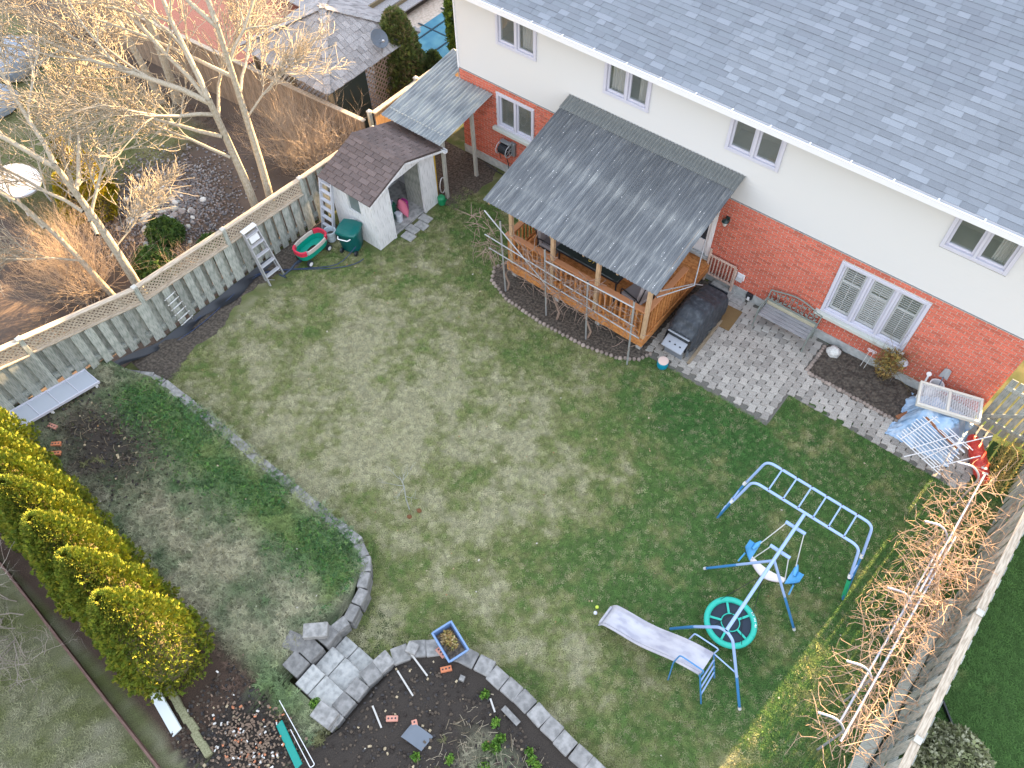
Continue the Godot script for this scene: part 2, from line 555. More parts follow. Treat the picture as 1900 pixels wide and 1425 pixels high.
func build_house() -> void:
	var house := thing("house", "two-storey house with red brick below, white siding above and grey shingled roof", "house", V(-5.4, 0, -5))
	var x0 := -12.62; var x1 := 1.80; var zb := -10.4
	part(house, "wall", wall_core(x0, x1, 0.0, 2.63, -0.126, 0.24, lower), mats.mortar, true)
	part(house, "upper_wall", wall_core(x0, x1, 2.631, 5.05, -0.14, 0.22, upper), mats.siding, true)
	var fo := MB.new()
	fo.box(V(-10.66, 0.13, 0.0), V(3.92, 0.25, 0.05))
	part(house, "foundation", fo, mats.foundation, true)
	fo = MB.new()
	fo.box(V(-1.57, 0.13, 0.0), V(6.74, 0.25, 0.05))
	part(house, "foundation", fo, mats.foundation, true)
	var sides := MB.new()
	for x in [x0 + 0.11, x1 - 0.11]: sides.box(V(x, 2.5, (zb - 0.25) / 2), V(0.22, 5.0, -zb - 0.25))
	sides.box(V((x0 + x1) / 2, 2.5, zb), V(x1 - x0, 5.0, 0.22))
	sides.box(V((x0 + x1) / 2, 2.62, (zb - 0.25) / 2), V(x1 - x0 - 0.44, 0.2, -zb - 0.5))
	sides.box(V((x0 + x1) / 2, 5.0, (zb - 0.25) / 2), V(x1 - x0 - 0.44, 0.1, -zb - 0.5))
	for x in [x0 + 0.11, x1 - 0.11]:
		sides.prism(PackedVector2Array([Vector2(-0.1, 5.0), Vector2(zb + 0.1, 5.0), Vector2(-5.0, 6.40)]), -0.11, 0.11, Basis(V(0, 0, 1), V(1, 0, 0), V(0, 1, 0)), V(x, 0, 0))
	part(house, "side_wall", sides, mats.siding, true)
	# bricks: running bond, the nearest 300 one by one
	var bw := 0.201; var bh := 0.0580; var px := 0.216; var py := 0.0735
	var spots := []
	var row := 0
	var y := 0.262 + bh / 2
	while y < 2.62:
		var x := x0 + (px / 2 if row % 2 == 0 else 0.0)
		while x - bw / 2 < x1 - 0.02:
			var a := maxf(x - bw / 2, x0 + 0.001); var b := minf(x + bw / 2, x1 - 0.001)
			var segs := [[a, b]]
			for h in lower:
				if y + bh / 2 > h[2] - 0.01 and y - bh / 2 < h[3] + 0.005:
					var nx := []
					for s in segs:
						if s[1] <= h[0] or s[0] >= h[1]: nx.push_back(s)
						else:
							if s[0] < h[0] - 0.02: nx.push_back([s[0], h[0] - 0.008])
							if s[1] > h[1] + 0.02: nx.push_back([h[1] + 0.008, s[1]])
					segs = nx
			for s in segs:
				if s[1] - s[0] > 0.02: spots.push_back([s[0], s[1], y])
			x += px
		y += py
		row += 1
	var eye := V(0, 15, 13.3)
	spots.sort_custom(func(p, q): return V(p[0], p[2], 0).distance_squared_to(eye) + (60.0 if p[1] - p[0] < 0.2 else 0.0) < V(q[0], q[2], 0).distance_squared_to(eye) + (60.0 if q[1] - q[0] < 0.2 else 0.0))
	var bm := []
	for k in 6:
		var mb := MB.new()
		mb.box(Vector3.ZERO, V(bw, bh, 0.05))
		bm.push_back(mb.mesh(mats["brick%d" % k]))
	var wallpart := house.get_node("wall")
	var rest := MB.new()
	rest.tinted = true
	var i := 0
	for s in spots:
		var k := rng.randi_range(0, 5)
		if k == 5 and rng.randf() < 0.5: k = 2
		var dz := R(-0.0022, 0.0012)
		if i < 300 and s[1] - s[0] > bw - 0.001:
			i += 1
			place(wallpart, "brick", bm[k], V((s[0] + s[1]) / 2, s[2], -0.019 + dz) - house.position)
		else:
			var t: float = [0.88, 0.95, 1.0, 1.04, 1.10, 0.80][k]
			rest.col = Color(0.61, 0.168, 0.110) * t
			rest.box(V((s[0] + s[1]) / 2, s[2], -0.019 + dz), V(s[1] - s[0], bh, 0.05))
	var bt := ramp_tex("brickrest", 0.03, [[0.2, Color(0.9, 0.86, 0.84)], [0.8, Color(1, 1, 1)]])
	tag(part(wallpart, "far_bricks", rest, tinted_mat("brick_rest", 0.92, bt, V(3, 3, 3)), true), "", "", "", "stuff")
	# siding boards, cut round the windows
	var yy := 2.645
	while yy < 4.95:
		var cuts := [[x0, x1]]
		for h in upper:
			if yy + 0.1 > h[2] + 0.004 and yy < h[3] - 0.004:
				var nx := []
				for s in cuts:
					if s[1] <= h[0] or s[0] >= h[1]: nx.push_back(s)
					else:
						nx.push_back([s[0], h[0]]); nx.push_back([h[1], s[1]])
				cuts = nx
		for s in cuts:
			var mb := MB.new()
			mb.hexa([V(s[0], yy, -0.002), V(s[1], yy, -0.002), V(s[1], yy, -0.03), V(s[0], yy, -0.03), V(s[0], yy + 0.105, -0.016), V(s[1], yy + 0.105, -0.016), V(s[1], yy + 0.105, -0.03), V(s[0], yy + 0.105, -0.03)])
			part(house, "siding_board", mb, mats.siding, true)
		yy += 0.102
	var fl := MB.new()
	fl.box(V((x0 + x1) / 2, 2.636, -0.004), V(x1 - x0, 0.016, 0.03))
	part(house, "flashing", fl, plain("flashing", Color(0.20, 0.21, 0.23), 0.6), true)
	var ct := MB.new()
	ct.box(V(x0 - 0.012, 3.8, -0.06), V(0.03, 2.35, 0.16)); ct.box(V(x1 + 0.012, 3.8, -0.06), V(0.03, 2.35, 0.16))
	part(house, "corner_trim", ct, mats.trim_white, true)
	for k in 4: window(house, upper[k], 2, false, [["none", "curtain"], ["curtain", "half"], ["none", "none"], ["none", "half"]][k])
	window(house, lower[0], 2, true, ["none", "none"])
	window(house, lower[1], 3, true, ["shutter", "shutter", "shutter"], "wide triple window with white louvred shutters")
	# patio door
	var dr := Node3D.new()
	dr.name = "door"
	house.add_child(dr, true)
	dr.position = V(-5.44, 0.6, 0) - house.position
	var dp: MB
	for s in [[-5.95, -5.85], [-5.03, -4.93], [-5.47, -5.41]]:
		dp = MB.new()
		dp.box(V((s[0] + s[1]) / 2, 1.6, -0.03), V(s[1] - s[0], 2.0, 0.1), Basis.IDENTITY, 0.006)
		part(dr, "jamb", dp, mats.trim_white, true)
	dp = MB.new()
	dp.box(V(-5.66, 1.6, -0.06), V(0.378, 1.99, 0.05)); dp.box(V(-5.22, 0.85, -0.06), V(0.378, 0.5, 0.05)); dp.box(V(-5.22, 2.5, -0.06), V(0.378, 0.19, 0.05))
	for x in [-5.37, -5.07]: dp.box(V(x, 1.75, -0.0595), V(0.075, 1.31, 0.05))
	part(dr, "panel", dp, mats.trim_white, true)
	dp = MB.new()
	dp.box(V(-5.22, 1.75, -0.06), V(0.226, 1.31, 0.012))
	part(dr, "pane", dp, plain("door_glass", Color(0.03, 0.045, 0.06), 0.05), true)
	dp = MB.new()
	dp.box(V(-5.44, 0.66, 0.03), V(1.1, 0.09, 0.10), Basis.IDENTITY, 0.01)
	part(dr, "threshold", dp, mats.foundation, true)
	# roof
	var roof := Node3D.new()
	roof.name = "roof"
	house.add_child(roof, true)
	var ez := 0.34; var ey := 5.03; var rz := -5.0; var ry := 6.53
	var sl := V(0, ry - ey, rz - ez)
	var slen := sl.length()
	var su := sl / slen
	var sn := V(0, -su.z, su.y)
	var rx0 := x0 - 0.12; var rx1 := x1 + 0.3
	var dk := MB.new()
	dk.hexa([V(rx0, ey - 0.05, ez), V(rx1, ey - 0.05, ez), V(rx1, ry - 0.05, rz), V(rx0, ry - 0.05, rz), V(rx0, ey, ez), V(rx1, ey, ez), V(rx1, ry, rz), V(rx0, ry, rz)])
	dk.hexa([V(rx0, ry - 0.05, rz), V(rx1, ry - 0.05, rz), V(rx1, ey - 0.05, -10.74), V(rx0, ey - 0.05, -10.74), V(rx0, ry, rz), V(rx1, ry, rz), V(rx1, ey, -10.74), V(rx0, ey, -10.74)])
	part(roof, "deck_board", dk, mats.shingle0, true)
	var exposure := 0.142
	var sp := []
	var rows := int(slen / exposure)
	for r in rows:
		var xx := rx0 + R(-0.2, 0.0)
		while xx < rx1:
			var w: float = [0.18, 0.24, 0.30, 0.36, 0.42][rng.randi_range(0, 4)]
			sp.push_back([maxf(xx, rx0), minf(xx + w, rx1), r])
			xx += w
	sp.sort_custom(func(p, q): return absf(p[0] + 0.6) * 0.35 + p[2] * 0.30 < absf(q[0] + 0.6) * 0.35 + q[2] * 0.30)
	var far := MB.new()
	far.tinted = true
	var cache := {}
	var b := Basis(Vector3.RIGHT, sn, -su)
	i = 0
	for s in sp:
		var w: float = s[1] - s[0]
		if w < 0.03: continue
		var k: int = [0, 1, 1, 2, 2, 2, 3, 3, 4, 5][rng.randi_range(0, 9)]
		var o: Vector3 = V((s[0] + s[1]) / 2, ey, ez) + su * (s[2] * exposure - 0.02)
		var lift := 0.004 + R(0.0, 0.006) * (1.0 if k != 2 else 0.3)
		if i < 300 and w > 0.15 and s[0] < 0.3 and s[0] > -6.0:
			i += 1
			var key := str(snappedf(w, 0.02)) + "_" + str(k)
			if not cache.has(key):
				var mb := MB.new()
				shingle(mb, snappedf(w, 0.02) - 0.004, exposure + 0.03, b)
				cache[key] = mb.mesh(mats["shingle%d" % k])
			place(roof, "shingle", cache[key], o + sn * lift - house.position)
		else:
			var t: float = [0.80, 0.86, 0.91, 0.97, 1.05, 1.14][k]
			far.col = Color(0.228, 0.247, 0.275) * t
			shingle(far, w - 0.004, exposure + 0.03, b, o + sn * lift)
	var stx := ramp_tex("shinglerest", 0.09, [[0.2, Color(0.90, 0.90, 0.91)], [0.8, Color(1, 1, 1)]])
	tag(part(roof, "far_shingles", far, tinted_mat("shingle_rest", 0.95, stx, V(3, 3, 3)), true), "", "", "", "stuff")
	var gt := MB.new()
	gt.box(V((rx0 + rx1) / 2, ey - 0.06, ez + 0.125), V(rx1 - rx0, 0.13, 0.012))
	gt.box(V((rx0 + rx1) / 2, ey + 0.005, ez + 0.122), V(rx1 - rx0, 0.014, 0.03))
	gt.box(V((rx0 + rx1) / 2, ey - 0.12, ez + 0.065), V(rx1 - rx0, 0.012, 0.11))
	gt.box(V((rx0 + rx1) / 2, ey - 0.08, ez + 0.006), V(rx1 - rx0, 0.16, 0.012))
	part(roof, "gutter", gt, mats.gutter, true)
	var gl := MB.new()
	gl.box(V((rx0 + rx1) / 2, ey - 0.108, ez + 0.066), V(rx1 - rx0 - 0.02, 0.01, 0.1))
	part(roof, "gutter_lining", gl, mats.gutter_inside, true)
	var gx := rx0 + 0.3
	while gx < rx1:
		var mb := MB.new()
		mb.box(V(gx, ey + 0.004, ez + 0.06), V(0.03, 0.008, 0.12))
		part(roof, "gutter_bracket", mb, mats.gutter, true)
		gx += 0.82
	var sf := MB.new()
	sf.box(V((rx0 + rx1) / 2, ey - 0.16, ez / 2), V(rx1 - rx0, 0.012, ez + 0.01))
	part(roof, "soffit", sf, mats.siding, true)

func shingle(mb: MB, w: float, l: float, b: Basis, o := Vector3.ZERO, th := 0.010) -> void:
	# b.x along the eave, b.y off the roof, -b.z up the slope; the butt edge is thick, the top thin
	var p := []
	for y in [-th, 0.0]:
		for s in [[-0.5, 0.0], [0.5, 0.0], [0.5, 1.0], [-0.5, 1.0]]:
			p.push_back(o + b * V(w * s[0], (y + th if s[1] < 0.5 else y * 0.4 + 0.001), -l * s[1]))
	mb.hexa(p)

func build_neighbour_house() -> void:
	# stands beyond the right-hand fence, outside the picture: its shade falls over the next-door lawn
	var h := thing("neighbour_house", "white sided house next door beyond the board fence", "house", V(11, 0, -5))
	var mb := MB.new()
	mb.box(V(11, 2.5, -5.2), V(13.4, 5.0, 10.4))
	part(h, "wall", mb, mats.siding, true)
	var r := MB.new()
	r.prism(PackedVector2Array([Vector2(0.4, 5.02), Vector2(-10.8, 5.02), Vector2(-5.2, 6.5)]), -7.0, 7.0, Basis(V(0, 0, 1), V(1, 0, 0), V(0, 1, 0)), V(11, 0, 0))
	part(h, "roof", r, mats.shingle2, true)
	# the house at the back of the pool garden, also outside the picture: it shades gazebo and pool
	h = thing("rear_house", "brick house standing behind the swimming pool", "house", V(-23.9, 0, -16.5))
	mb = MB.new()
	mb.box(V(-23.9, 2.5, -16.5), V(20.0, 5.0, 11.0))
	part(h, "wall", mb, mats.brick2, true)
	r = MB.new()
	r.prism(PackedVector2Array([Vector2(-10.6, 5.02), Vector2(-22.4, 5.02), Vector2(-16.5, 7.45)]), -10.2, 10.2, Basis(V(0, 0, 1), V(1, 0, 0), V(0, 1, 0)), V(-23.9, 0, 0))
	part(h, "roof", r, mats.shingle2, true)

func build_patio() -> void:
	var base := MB.new()
	base.box(V(-3.18, -0.03, 1.45), V(3.14, 0.045, 2.85)); base.box(V(0.34, -0.031, 0.95), V(3.9, 0.045, 1.82))
	var patio := struct("patio", base, grained("joint_sand", [[0.2, Color(0.10, 0.095, 0.085)], [0.8, Color(0.17, 0.16, 0.14)]], 0.05, V(3, 3, 3), 1.0))
	var w := 0.165; var l := 0.205; var a := 0.016
	var poly := PackedVector2Array()
	var ed := [[0.0, 0.0], [0.22, -1.0], [0.5, 0.15], [0.78, 1.0]]
	for e in ed: poly.push_back(Vector2(-w / 2 + e[1] * a, -l / 2 + e[0] * l))
	for e in ed: poly.push_back(Vector2(-w / 2 + e[0] * w, l / 2 - e[1] * a * 0.8))
	var right := PackedVector2Array([Vector2(w / 2, l / 2)])
	for k in [3, 2, 1]: right.push_back(Vector2(w / 2 + ed[k][1] * a, -l / 2 + ed[k][0] * l))
	right.push_back(Vector2(w / 2, -l / 2))
	for k in [3, 2, 1]: right.push_back(Vector2(-w / 2 + ed[k][0] * w, -l / 2 - ed[k][1] * a * 0.8))
	poly.append_array(right)
	for k in poly.size(): poly[k] *= 0.975
	var pm := []
	for k in 5:
		var mb := MB.new()
		mb.prism(poly, -0.03, 0.022, Basis.IDENTITY, Vector3.ZERO, 0.006)
		pm.push_back(mb.mesh(mats["paver%d" % k]))
	var spots := []
	var cx := -4.72
	var c := 0
	while cx < 2.3:
		var z := 0.12 + (l / 2 if c % 2 == 0 else 0.0)
		while z < 2.86:
			var ok := false
			if cx < -1.62: ok = z < 2.78 and not (cx < -3.95 and z < 0.95)
			elif cx < 0.68: ok = z > 1.14 and z < 1.84
			else: ok = z < 1.84
			if ok: spots.push_back(V(cx, 0, z))
			z += l
		cx += w
		c += 1
	spots.sort_custom(func(p, q): return p.distance_squared_to(V(0, 15, 13.3)) < q.distance_squared_to(V(0, 15, 13.3)))
	var rest := MB.new()
	rest.tinted = true
	for i in spots.size():
		var k := rng.randi_range(0, 4)
		var o: Vector3 = spots[i] + V(R(-0.002, 0.002), R(-0.006, 0.006), R(-0.002, 0.002))
		var b := Basis.from_euler(V(R(-0.02, 0.02), R(-0.02, 0.02), R(-0.02, 0.02)))
		if i < 300: place(patio, "paver", pm[k], o, b)
		else:
			rest.col = Color(0.345, 0.33, 0.305) * float([0.8, 0.92, 1.0, 1.08, 1.18][k])
			rest.prism(poly, -0.03, 0.022, b, o, 0.006)
	if rest.v.size() > 0: tag(part(patio, "far_pavers", rest, tinted_mat("paver_rest")), "", "", "", "stuff")
	# concrete slabs at the door step
	var slabs := [[-4.33, 0.30, 0.60, 0.72, 0.09], [-3.98, 0.10, 0.52, 0.42, 0.05], [-4.0, 0.55, 0.5, 0.44, 0.035]]
	for s in slabs:
		var mb := MB.new()
		mb.box(V(s[0], s[4] / 2, s[1]), V(s[2], s[4], s[3]), Basis.IDENTITY, 0.008)
		solo("concrete_slab", ["thick grey concrete slab against the deck steps", "small square concrete slab by the wall foot", "low concrete slab between step and door mat"][slabs.find(s)], "slab", mb, mats.concrete, V(s[0], 0, s[1]), "slabs by the deck")
	var mat := MB.new()
	mat.box(V(-3.80, 0.034, 0.80), V(0.46, 0.016, 0.70), Basis(Vector3.UP, 0.04), 0.004)
	solo("door_mat", "brown rectangular door mat lying on the pavers beside the grill", "mat", mat, grained("coir", [[0.2, Color(0.16, 0.10, 0.04)], [0.8, Color(0.25, 0.165, 0.075)]], 0.1, V(4, 4, 4), 1.0, 4.0), V(-3.80, 0.026, 0.80))
	# planting bed under the wide window
	var bed := MB.new()
	bed.grid(40, 16, func(u: float, v: float) -> Vector3:
		var x := lerpf(-1.55, 0.66, u); var z := lerpf(0.03, 1.06, v)
		return V(x, 0.03 + 0.045 * fine.get_noise_2d(x * 2.0, z * 2.0) + 0.03 * patch.get_noise_2d(x * 9.0, z * 9.0), z))
	struct("flower_bed", bed, mats.soil)
	var edge_rows := []
	for k in 27: edge_rows.push_back(V(-1.53 + k * 0.082, 0, 1.07))
	for k in 11: edge_rows.push_back(V(-1.60, 0, 0.18 + k * 0.082))
	stone_row(edge_rows, "bed_edging", "row of small rounded tan stones edging the bed below the shuttered window")

func stone_row(pts: Array, called: String, label: String) -> void:
	var t := thing(called, label, "edging", pts[0])
	var vs := []
	for k in 4:
		var mb := MB.new()
		var q := 0.9 + 0.1 * k
		mb.lathe(Vector3.ZERO, [[0.0, -0.03], [0.036 * q, -0.03], [0.044 * q, 0.01], [0.038, 0.04], [0.022, 0.055], [0.0, 0.06]], 8, Basis.IDENTITY, 0.5)
		vs.push_back(mb.mesh(grained("edge_stone%d" % k, [[0.2, Color(0.24, 0.19, 0.16) * (0.8 + 0.12 * k)], [0.8, Color(0.38, 0.32, 0.28) * (0.8 + 0.12 * k)]], 0.05, V(3, 3, 3), 0.95, 3.0)))
	for p in pts:
		place(t, "stone", vs[rng.randi_range(0, 3)], p - pts[0] + V(R(-0.006, 0.006), R(-0.01, 0.012), R(-0.006, 0.006)), Basis(Vector3.UP, R(0, 6)))

func corrugated(mb: MB, x0: float, x1: float, z0: float, y0: float, z1: float, y1: float, wave: float, amp: float, lift := 0.0) -> void:
	var n := int((x1 - x0) / wave * 8.0)
	var d := V(0, y1 - y0, z1 - z0).normalized()
	var up := V(0, d.z, -d.y)
	for s in [0.0, -0.004]:
		var i := mb.v.size()
		for k in n + 1:
			var x := lerpf(x0, x1, float(k) / n)
			var a := TAU * x / wave
			var q := (up - Vector3.RIGHT * (amp * TAU / wave * cos(a))).normalized()
			if s < 0.0: q = -q
			for e in 5:
				var t := e / 4.0
				var sag := 0.006 * sin(x * 1.7) * sin(t * PI)
				mb.add(V(x, lerpf(y0, y1, t), lerpf(z0, z1, t)) + up * (amp * sin(a) + lift + s + sag), q)
		for k in n:
			for e in 4:
				var p := i + k * 5 + e
				if s == 0.0: mb.ix.append_array(PackedInt32Array([p, p + 5, p + 1, p + 1, p + 5, p + 6]))
				else: mb.ix.append_array(PackedInt32Array([p, p + 1, p + 5, p + 1, p + 6, p + 5]))

func build_canopy_and_deck() -> void:
	var streak := []
	for k in 4:
		var t: float = [0.9, 1.0, 1.08, 0.95][k]
		streak.push_back(grained("corrugated%d" % k, [[0.15, Color(0.078, 0.086, 0.096) * t], [0.42, Color(0.118, 0.126, 0.136) * t], [0.62, Color(0.155, 0.163, 0.170) * t], [0.82, Color(0.30, 0.305, 0.295) * t]], 0.018, V(1.5, 0.22, 0.22), 0.5, 0.0))
	var can := thing("patio_canopy", "grey corrugated lean-to roof on wooden posts over the deck", "canopy", V(-6.85, 0.6, 2.95))
	var x0 := -9.15; var x1 := -4.58
	var zf := 3.22; var yf := 2.47; var yb := 3.33
	var nsheet := 7
	var w := (x1 - x0) / nsheet
	for k in nsheet:
		var mb := MB.new()
		corrugated(mb, x0 + w * k - (0.06 if k > 0 else 0.0), x0 + w * (k + 1), 0.012, yb, zf + R(-0.012, 0.012), yf, 0.085, 0.0165, 0.0055 * (k % 2))
		part(can, "roof_sheet", mb, streak[k % 4], true)
	var fl := MB.new()   # flat lapped strip along the wall
	corrugated(fl, x0 - 0.01, x1 + 0.01, 0.008, yb + 0.012, 0.42, yb + 0.012 - 0.41 * (yb - yf) / zf, 0.085, 0.0165, 0.010)
	part(can, "ridge_strip", fl, grained("corrugated_strip", [[0.2, Color(0.14, 0.15, 0.148)], [0.8, Color(0.21, 0.22, 0.21)]], 0.02, V(3, 0.6, 0.6), 0.55), true)
	var pale: StandardMaterial3D = grained("pale_wood", [[0.2, Color(0.42, 0.27, 0.15)], [0.8, Color(0.58, 0.40, 0.25)]], 0.02, V(8, 0.8, 8), 0.85, 1.0)
	for x in [-8.57, -7.38, -6.15, -4.84]:
		var mb := MB.new()
		mb.box(V(x, 1.53, 2.95), V(0.09, 1.85, 0.09), Basis.IDENTITY, 0.006)
		part(can, "post", mb, pale, true)
	for k in 6:
		var mb := MB.new()
		var x := lerpf(x0 + 0.12, x1 - 0.12, k / 5.0)
		mb.bar(V(x, yb - 0.075, 0.02), V(x, yf - 0.055, zf - 0.04), 0.04, 0.09)
		part(can, "rafter", mb, pale, true)
	for z in [0.9, 1.8, 2.95]:
		var mb := MB.new()
		var y := lerpf(yb, yf, z / zf) - 0.145 - (0.03 if z > 2.5 else 0.0)
		mb.bar(V(x0 + 0.05, y, z), V(x1 - 0.05, y, z), 0.045, 0.09)
		part(can, "purlin", mb, pale, true)
	var sc := MB.new()   # screw heads
	for k in 90:
		var t := R(0.05, 0.98); var x := snappedf(R(x0 + 0.1, x1 - 0.1), 0.085) + 0.021
		sc.lathe(V(x, lerpf(yb, yf, t) + 0.020, zf * t), [[0.010, 0.0], [0.009, 0.005], [0.0, 0.007]], 6)
	tag(part(can, "screw_heads", sc, mats.white_plastic, true), "", "", "", "stuff")
	# deck
	var dk := thing("deck", "orange stained wooden deck with baluster railing against the house", "deck", V(-6.78, 0, 1.5))
	var dx0 := -8.70; var dx1 := -4.84; var dz := 2.96; var top := 0.60
	var nb := 20
	for k in nb:
		var mb := MB.new()
		var z := 0.03 + (k + 0.5) * (dz - 0.03) / nb
		mb.box(V((dx0 + dx1) / 2, top - 0.019, z), V(dx1 - dx0, 0.038, (dz - 0.03) / nb - 0.007), Basis.IDENTITY, 0.003)
		part(dk, "floor_board", mb, mats["deck%d" % (k % 3)], true)
	for s in [[V(dx0, 0.44, dz + 0.02), V(dx1 + 0.04, 0.44, dz + 0.02)], [V(dx1 + 0.02, 0.44, dz), V(dx1 + 0.02, 0.44, 0.03)], [V(dx0 - 0.02, 0.44, dz), V(dx0 - 0.02, 0.44, 0.03)]]:
		var mb := MB.new()
		mb.bar(s[0], s[1], 0.038, 0.24, Vector3.UP, 0.004)
		part(dk, "fascia", mb, mats.deck1, true)
	for x in [-8.6, -7.3, -6.1, -4.95]:
		var mb := MB.new()
		mb.box(V(x, 0.2, 2.8), V(0.12, 0.42, 0.12))
		part(dk, "footing", mb, mats.concrete, true)
	var rails := [[V(dx0 + 0.02, 0, dz - 0.03), V(dx1 - 0.02, 0, dz - 0.03)], [V(dx1 - 0.03, 0, dz - 0.12), V(dx1 - 0.03, 0, 1.32)], [V(dx0 + 0.03, 0, dz - 0.12), V(dx0 + 0.03, 0, 0.12)]]
	for s in rails:
		var a: Vector3 = s[0]; var b: Vector3 = s[1]
		var d := (b - a).normalized()
		var tr := MB.new()
		tr.bar(a + V(0, 1.47, 0) - d * 0.06, b + V(0, 1.47, 0), 0.14, 0.04, Vector3.UP, 0.006)
		part(dk, "top_rail", tr, plain("rail_top", Color(0.46, 0.20, 0.09), 0.7), true)
		for y in [1.40, 0.74]:
			var lr := MB.new()
			lr.bar(a + V(0, y, 0), b + V(0, y, 0), 0.04, 0.085, Vector3.UP, 0.004)
			part(dk, "rail", lr, mats.deck1, true)
		var n := int((b - a).length() / 0.135)
		for k in n:
			var mb := MB.new()
			var out := Vector3.UP.cross(d) * (0.042 if a.x < b.x - 1.0 else -0.042 * signf(a.x + 6.8) * signf(-d.z) * -1.0)
			if a.x < b.x - 1.0: out = V(0, 0, 0.042)
			else: out = V(0.042 * signf(a.x + 6.8), 0, 0)
			mb.box(a.lerp(b, (k + 0.5) / n) + V(0, 1.05, 0) + out, V(0.042, 0.78, 0.042), Basis.IDENTITY, 0.003)
			part(dk, "baluster", mb, mats["deck%d" % rng.randi_range(0, 2)], true)
	for p in [V(dx0 + 0.05, 0, dz - 0.06), V(dx1 - 0.05, 0, dz - 0.06), V(dx1 - 0.05, 0, 1.3)]:
		var mb := MB.new()
		mb.box(p + V(0, 1.02, 0), V(0.1, 0.85, 0.1), Basis.IDENTITY, 0.005)
		part(dk, "rail_post", mb, mats.deck0, true)
	# furniture on the deck
	var tb := thing("patio_table", "dark glass topped table under the corrugated canopy", "table", V(-6.75, top, 2.0))
	var t := MB.new()
	t.box(V(0, 0.74, 0), V(1.7, 0.03, 1.05), Basis.IDENTITY, 0.01)
	part(tb, "table_top", t, plain("dark_glass", Color(0.035, 0.045, 0.042), 0.08))
	t = MB.new()
	for s in [[0, 0.51, 1.74, 0.04], [0, -0.51, 1.74, 0.04]]: t.box(V(s[0], 0.715, s[1]), V(s[2], 0.05, s[3]))
	for s in [-0.85, 0.85]: t.box(V(s, 0.715, 0), V(0.04, 0.05, 1.0))
	part(tb, "apron", t, mats.black_plastic)
	for x in [-0.8, 0.8]:
		for z in [-0.46, 0.46]:
			t = MB.new()
			t.tube([V(x, 0.0, z), V(x, 0.7, z)], 0.022, 8)
			part(tb, "leg", t, mats.black_plastic)
	var ring := MB.new()
	for k in 2:
		var pts := []
		for a in 13: pts.push_back(V(-6.75 + 0.09 * k + 0.03 * cos(TAU * a / 12), top + 0.77, 2.36 + 0.045 * sin(TAU * a / 12)))
		if k == 0: ring.tube(pts, 0.007, 5, false)
		else: ring.tube([V(-6.65, top + 0.77, 2.32), V(-6.65, top + 0.77, 2.41)], 0.007, 5)
	solo("table_ornament", "small yellow ring and bar ornament lying on the dark glass table", "ornament", ring, plain("yellow", Color(0.75, 0.55, 0.08), 0.5), V(-6.75, top + 0.763, 2.36))
	var cs := [[V(-7.95, top, 2.15), PI / 2, "grey cushioned deck chair at the table end by the side railing"], [V(-5.48, top, 2.28), -PI / 2 - 0.2, "grey cushioned deck chair beside the step end of the table"], [V(-6.5, top, 0.75), 0.0, "grey cushioned deck chair between table and house wall"]]
	for c in cs:
		var ch := thing("deck_chair", c[2], "chair", c[0], c[1], "cushioned chairs on the deck")
		var mb := MB.new()
		for x in [-0.27, 0.27]:
			mb = MB.new()
			mb.tube(bend([V(x, 0, 0.27), V(x, 0.62, 0.25), V(x, 0.62, -0.25), V(x, 0.0, -0.3)], 0.06), 0.016, 6)
			part(ch, "leg_frame", mb, mats.black_plastic)
		mb = MB.new()
		mb.box(V(0, 0.42, 0.0), V(0.52, 0.10, 0.54), Basis.IDENTITY, 0.03)
		part(ch, "seat_cushion", mb, plain("cushion", Color(0.34, 0.31, 0.32), 0.95))
		mb = MB.new()
		mb.box(V(0, 0.78, -0.27), V(0.52, 0.66, 0.10), Basis(Vector3.RIGHT, -0.18), 0.03)
		part(ch, "back_cushion", mb, plain("cushion", Color(0.34, 0.31, 0.32), 0.95))
		mb = MB.new()
		mb.tube(bend([V(-0.25, 0.36, -0.24), V(-0.25, 1.1, -0.40), V(0.25, 1.1, -0.40), V(0.25, 0.36, -0.24)], 0.06), 0.014, 6)
		mb.box(V(0, 0.355, 0), V(0.52, 0.02, 0.5))
		part(ch, "back_frame", mb, mats.black_plastic)

func gable_wall(mb: MB, x: float, th: float) -> void:
	# front wall of the shed with a door hole, built of slabs
	for s in [[2.03, 2.55, 0.0, 1.70], [3.66, 4.25, 0.0, 1.70]]: mb.box(V(x, (s[2] + s[3]) / 2, (s[0] + s[1]) / 2), V(th, s[3] - s[2], s[1] - s[0]))
	mb.prism(PackedVector2Array([Vector2(2.03, 1.70), Vector2(4.25, 1.70), Vector2(4.25, 1.72), Vector2(3.14, 2.12), Vector2(2.03, 1.72)]), -th / 2, th / 2, Basis(V(0, 0, 1), V(1, 0, 0), V(0, 1, 0)), V(x, 0, 0))

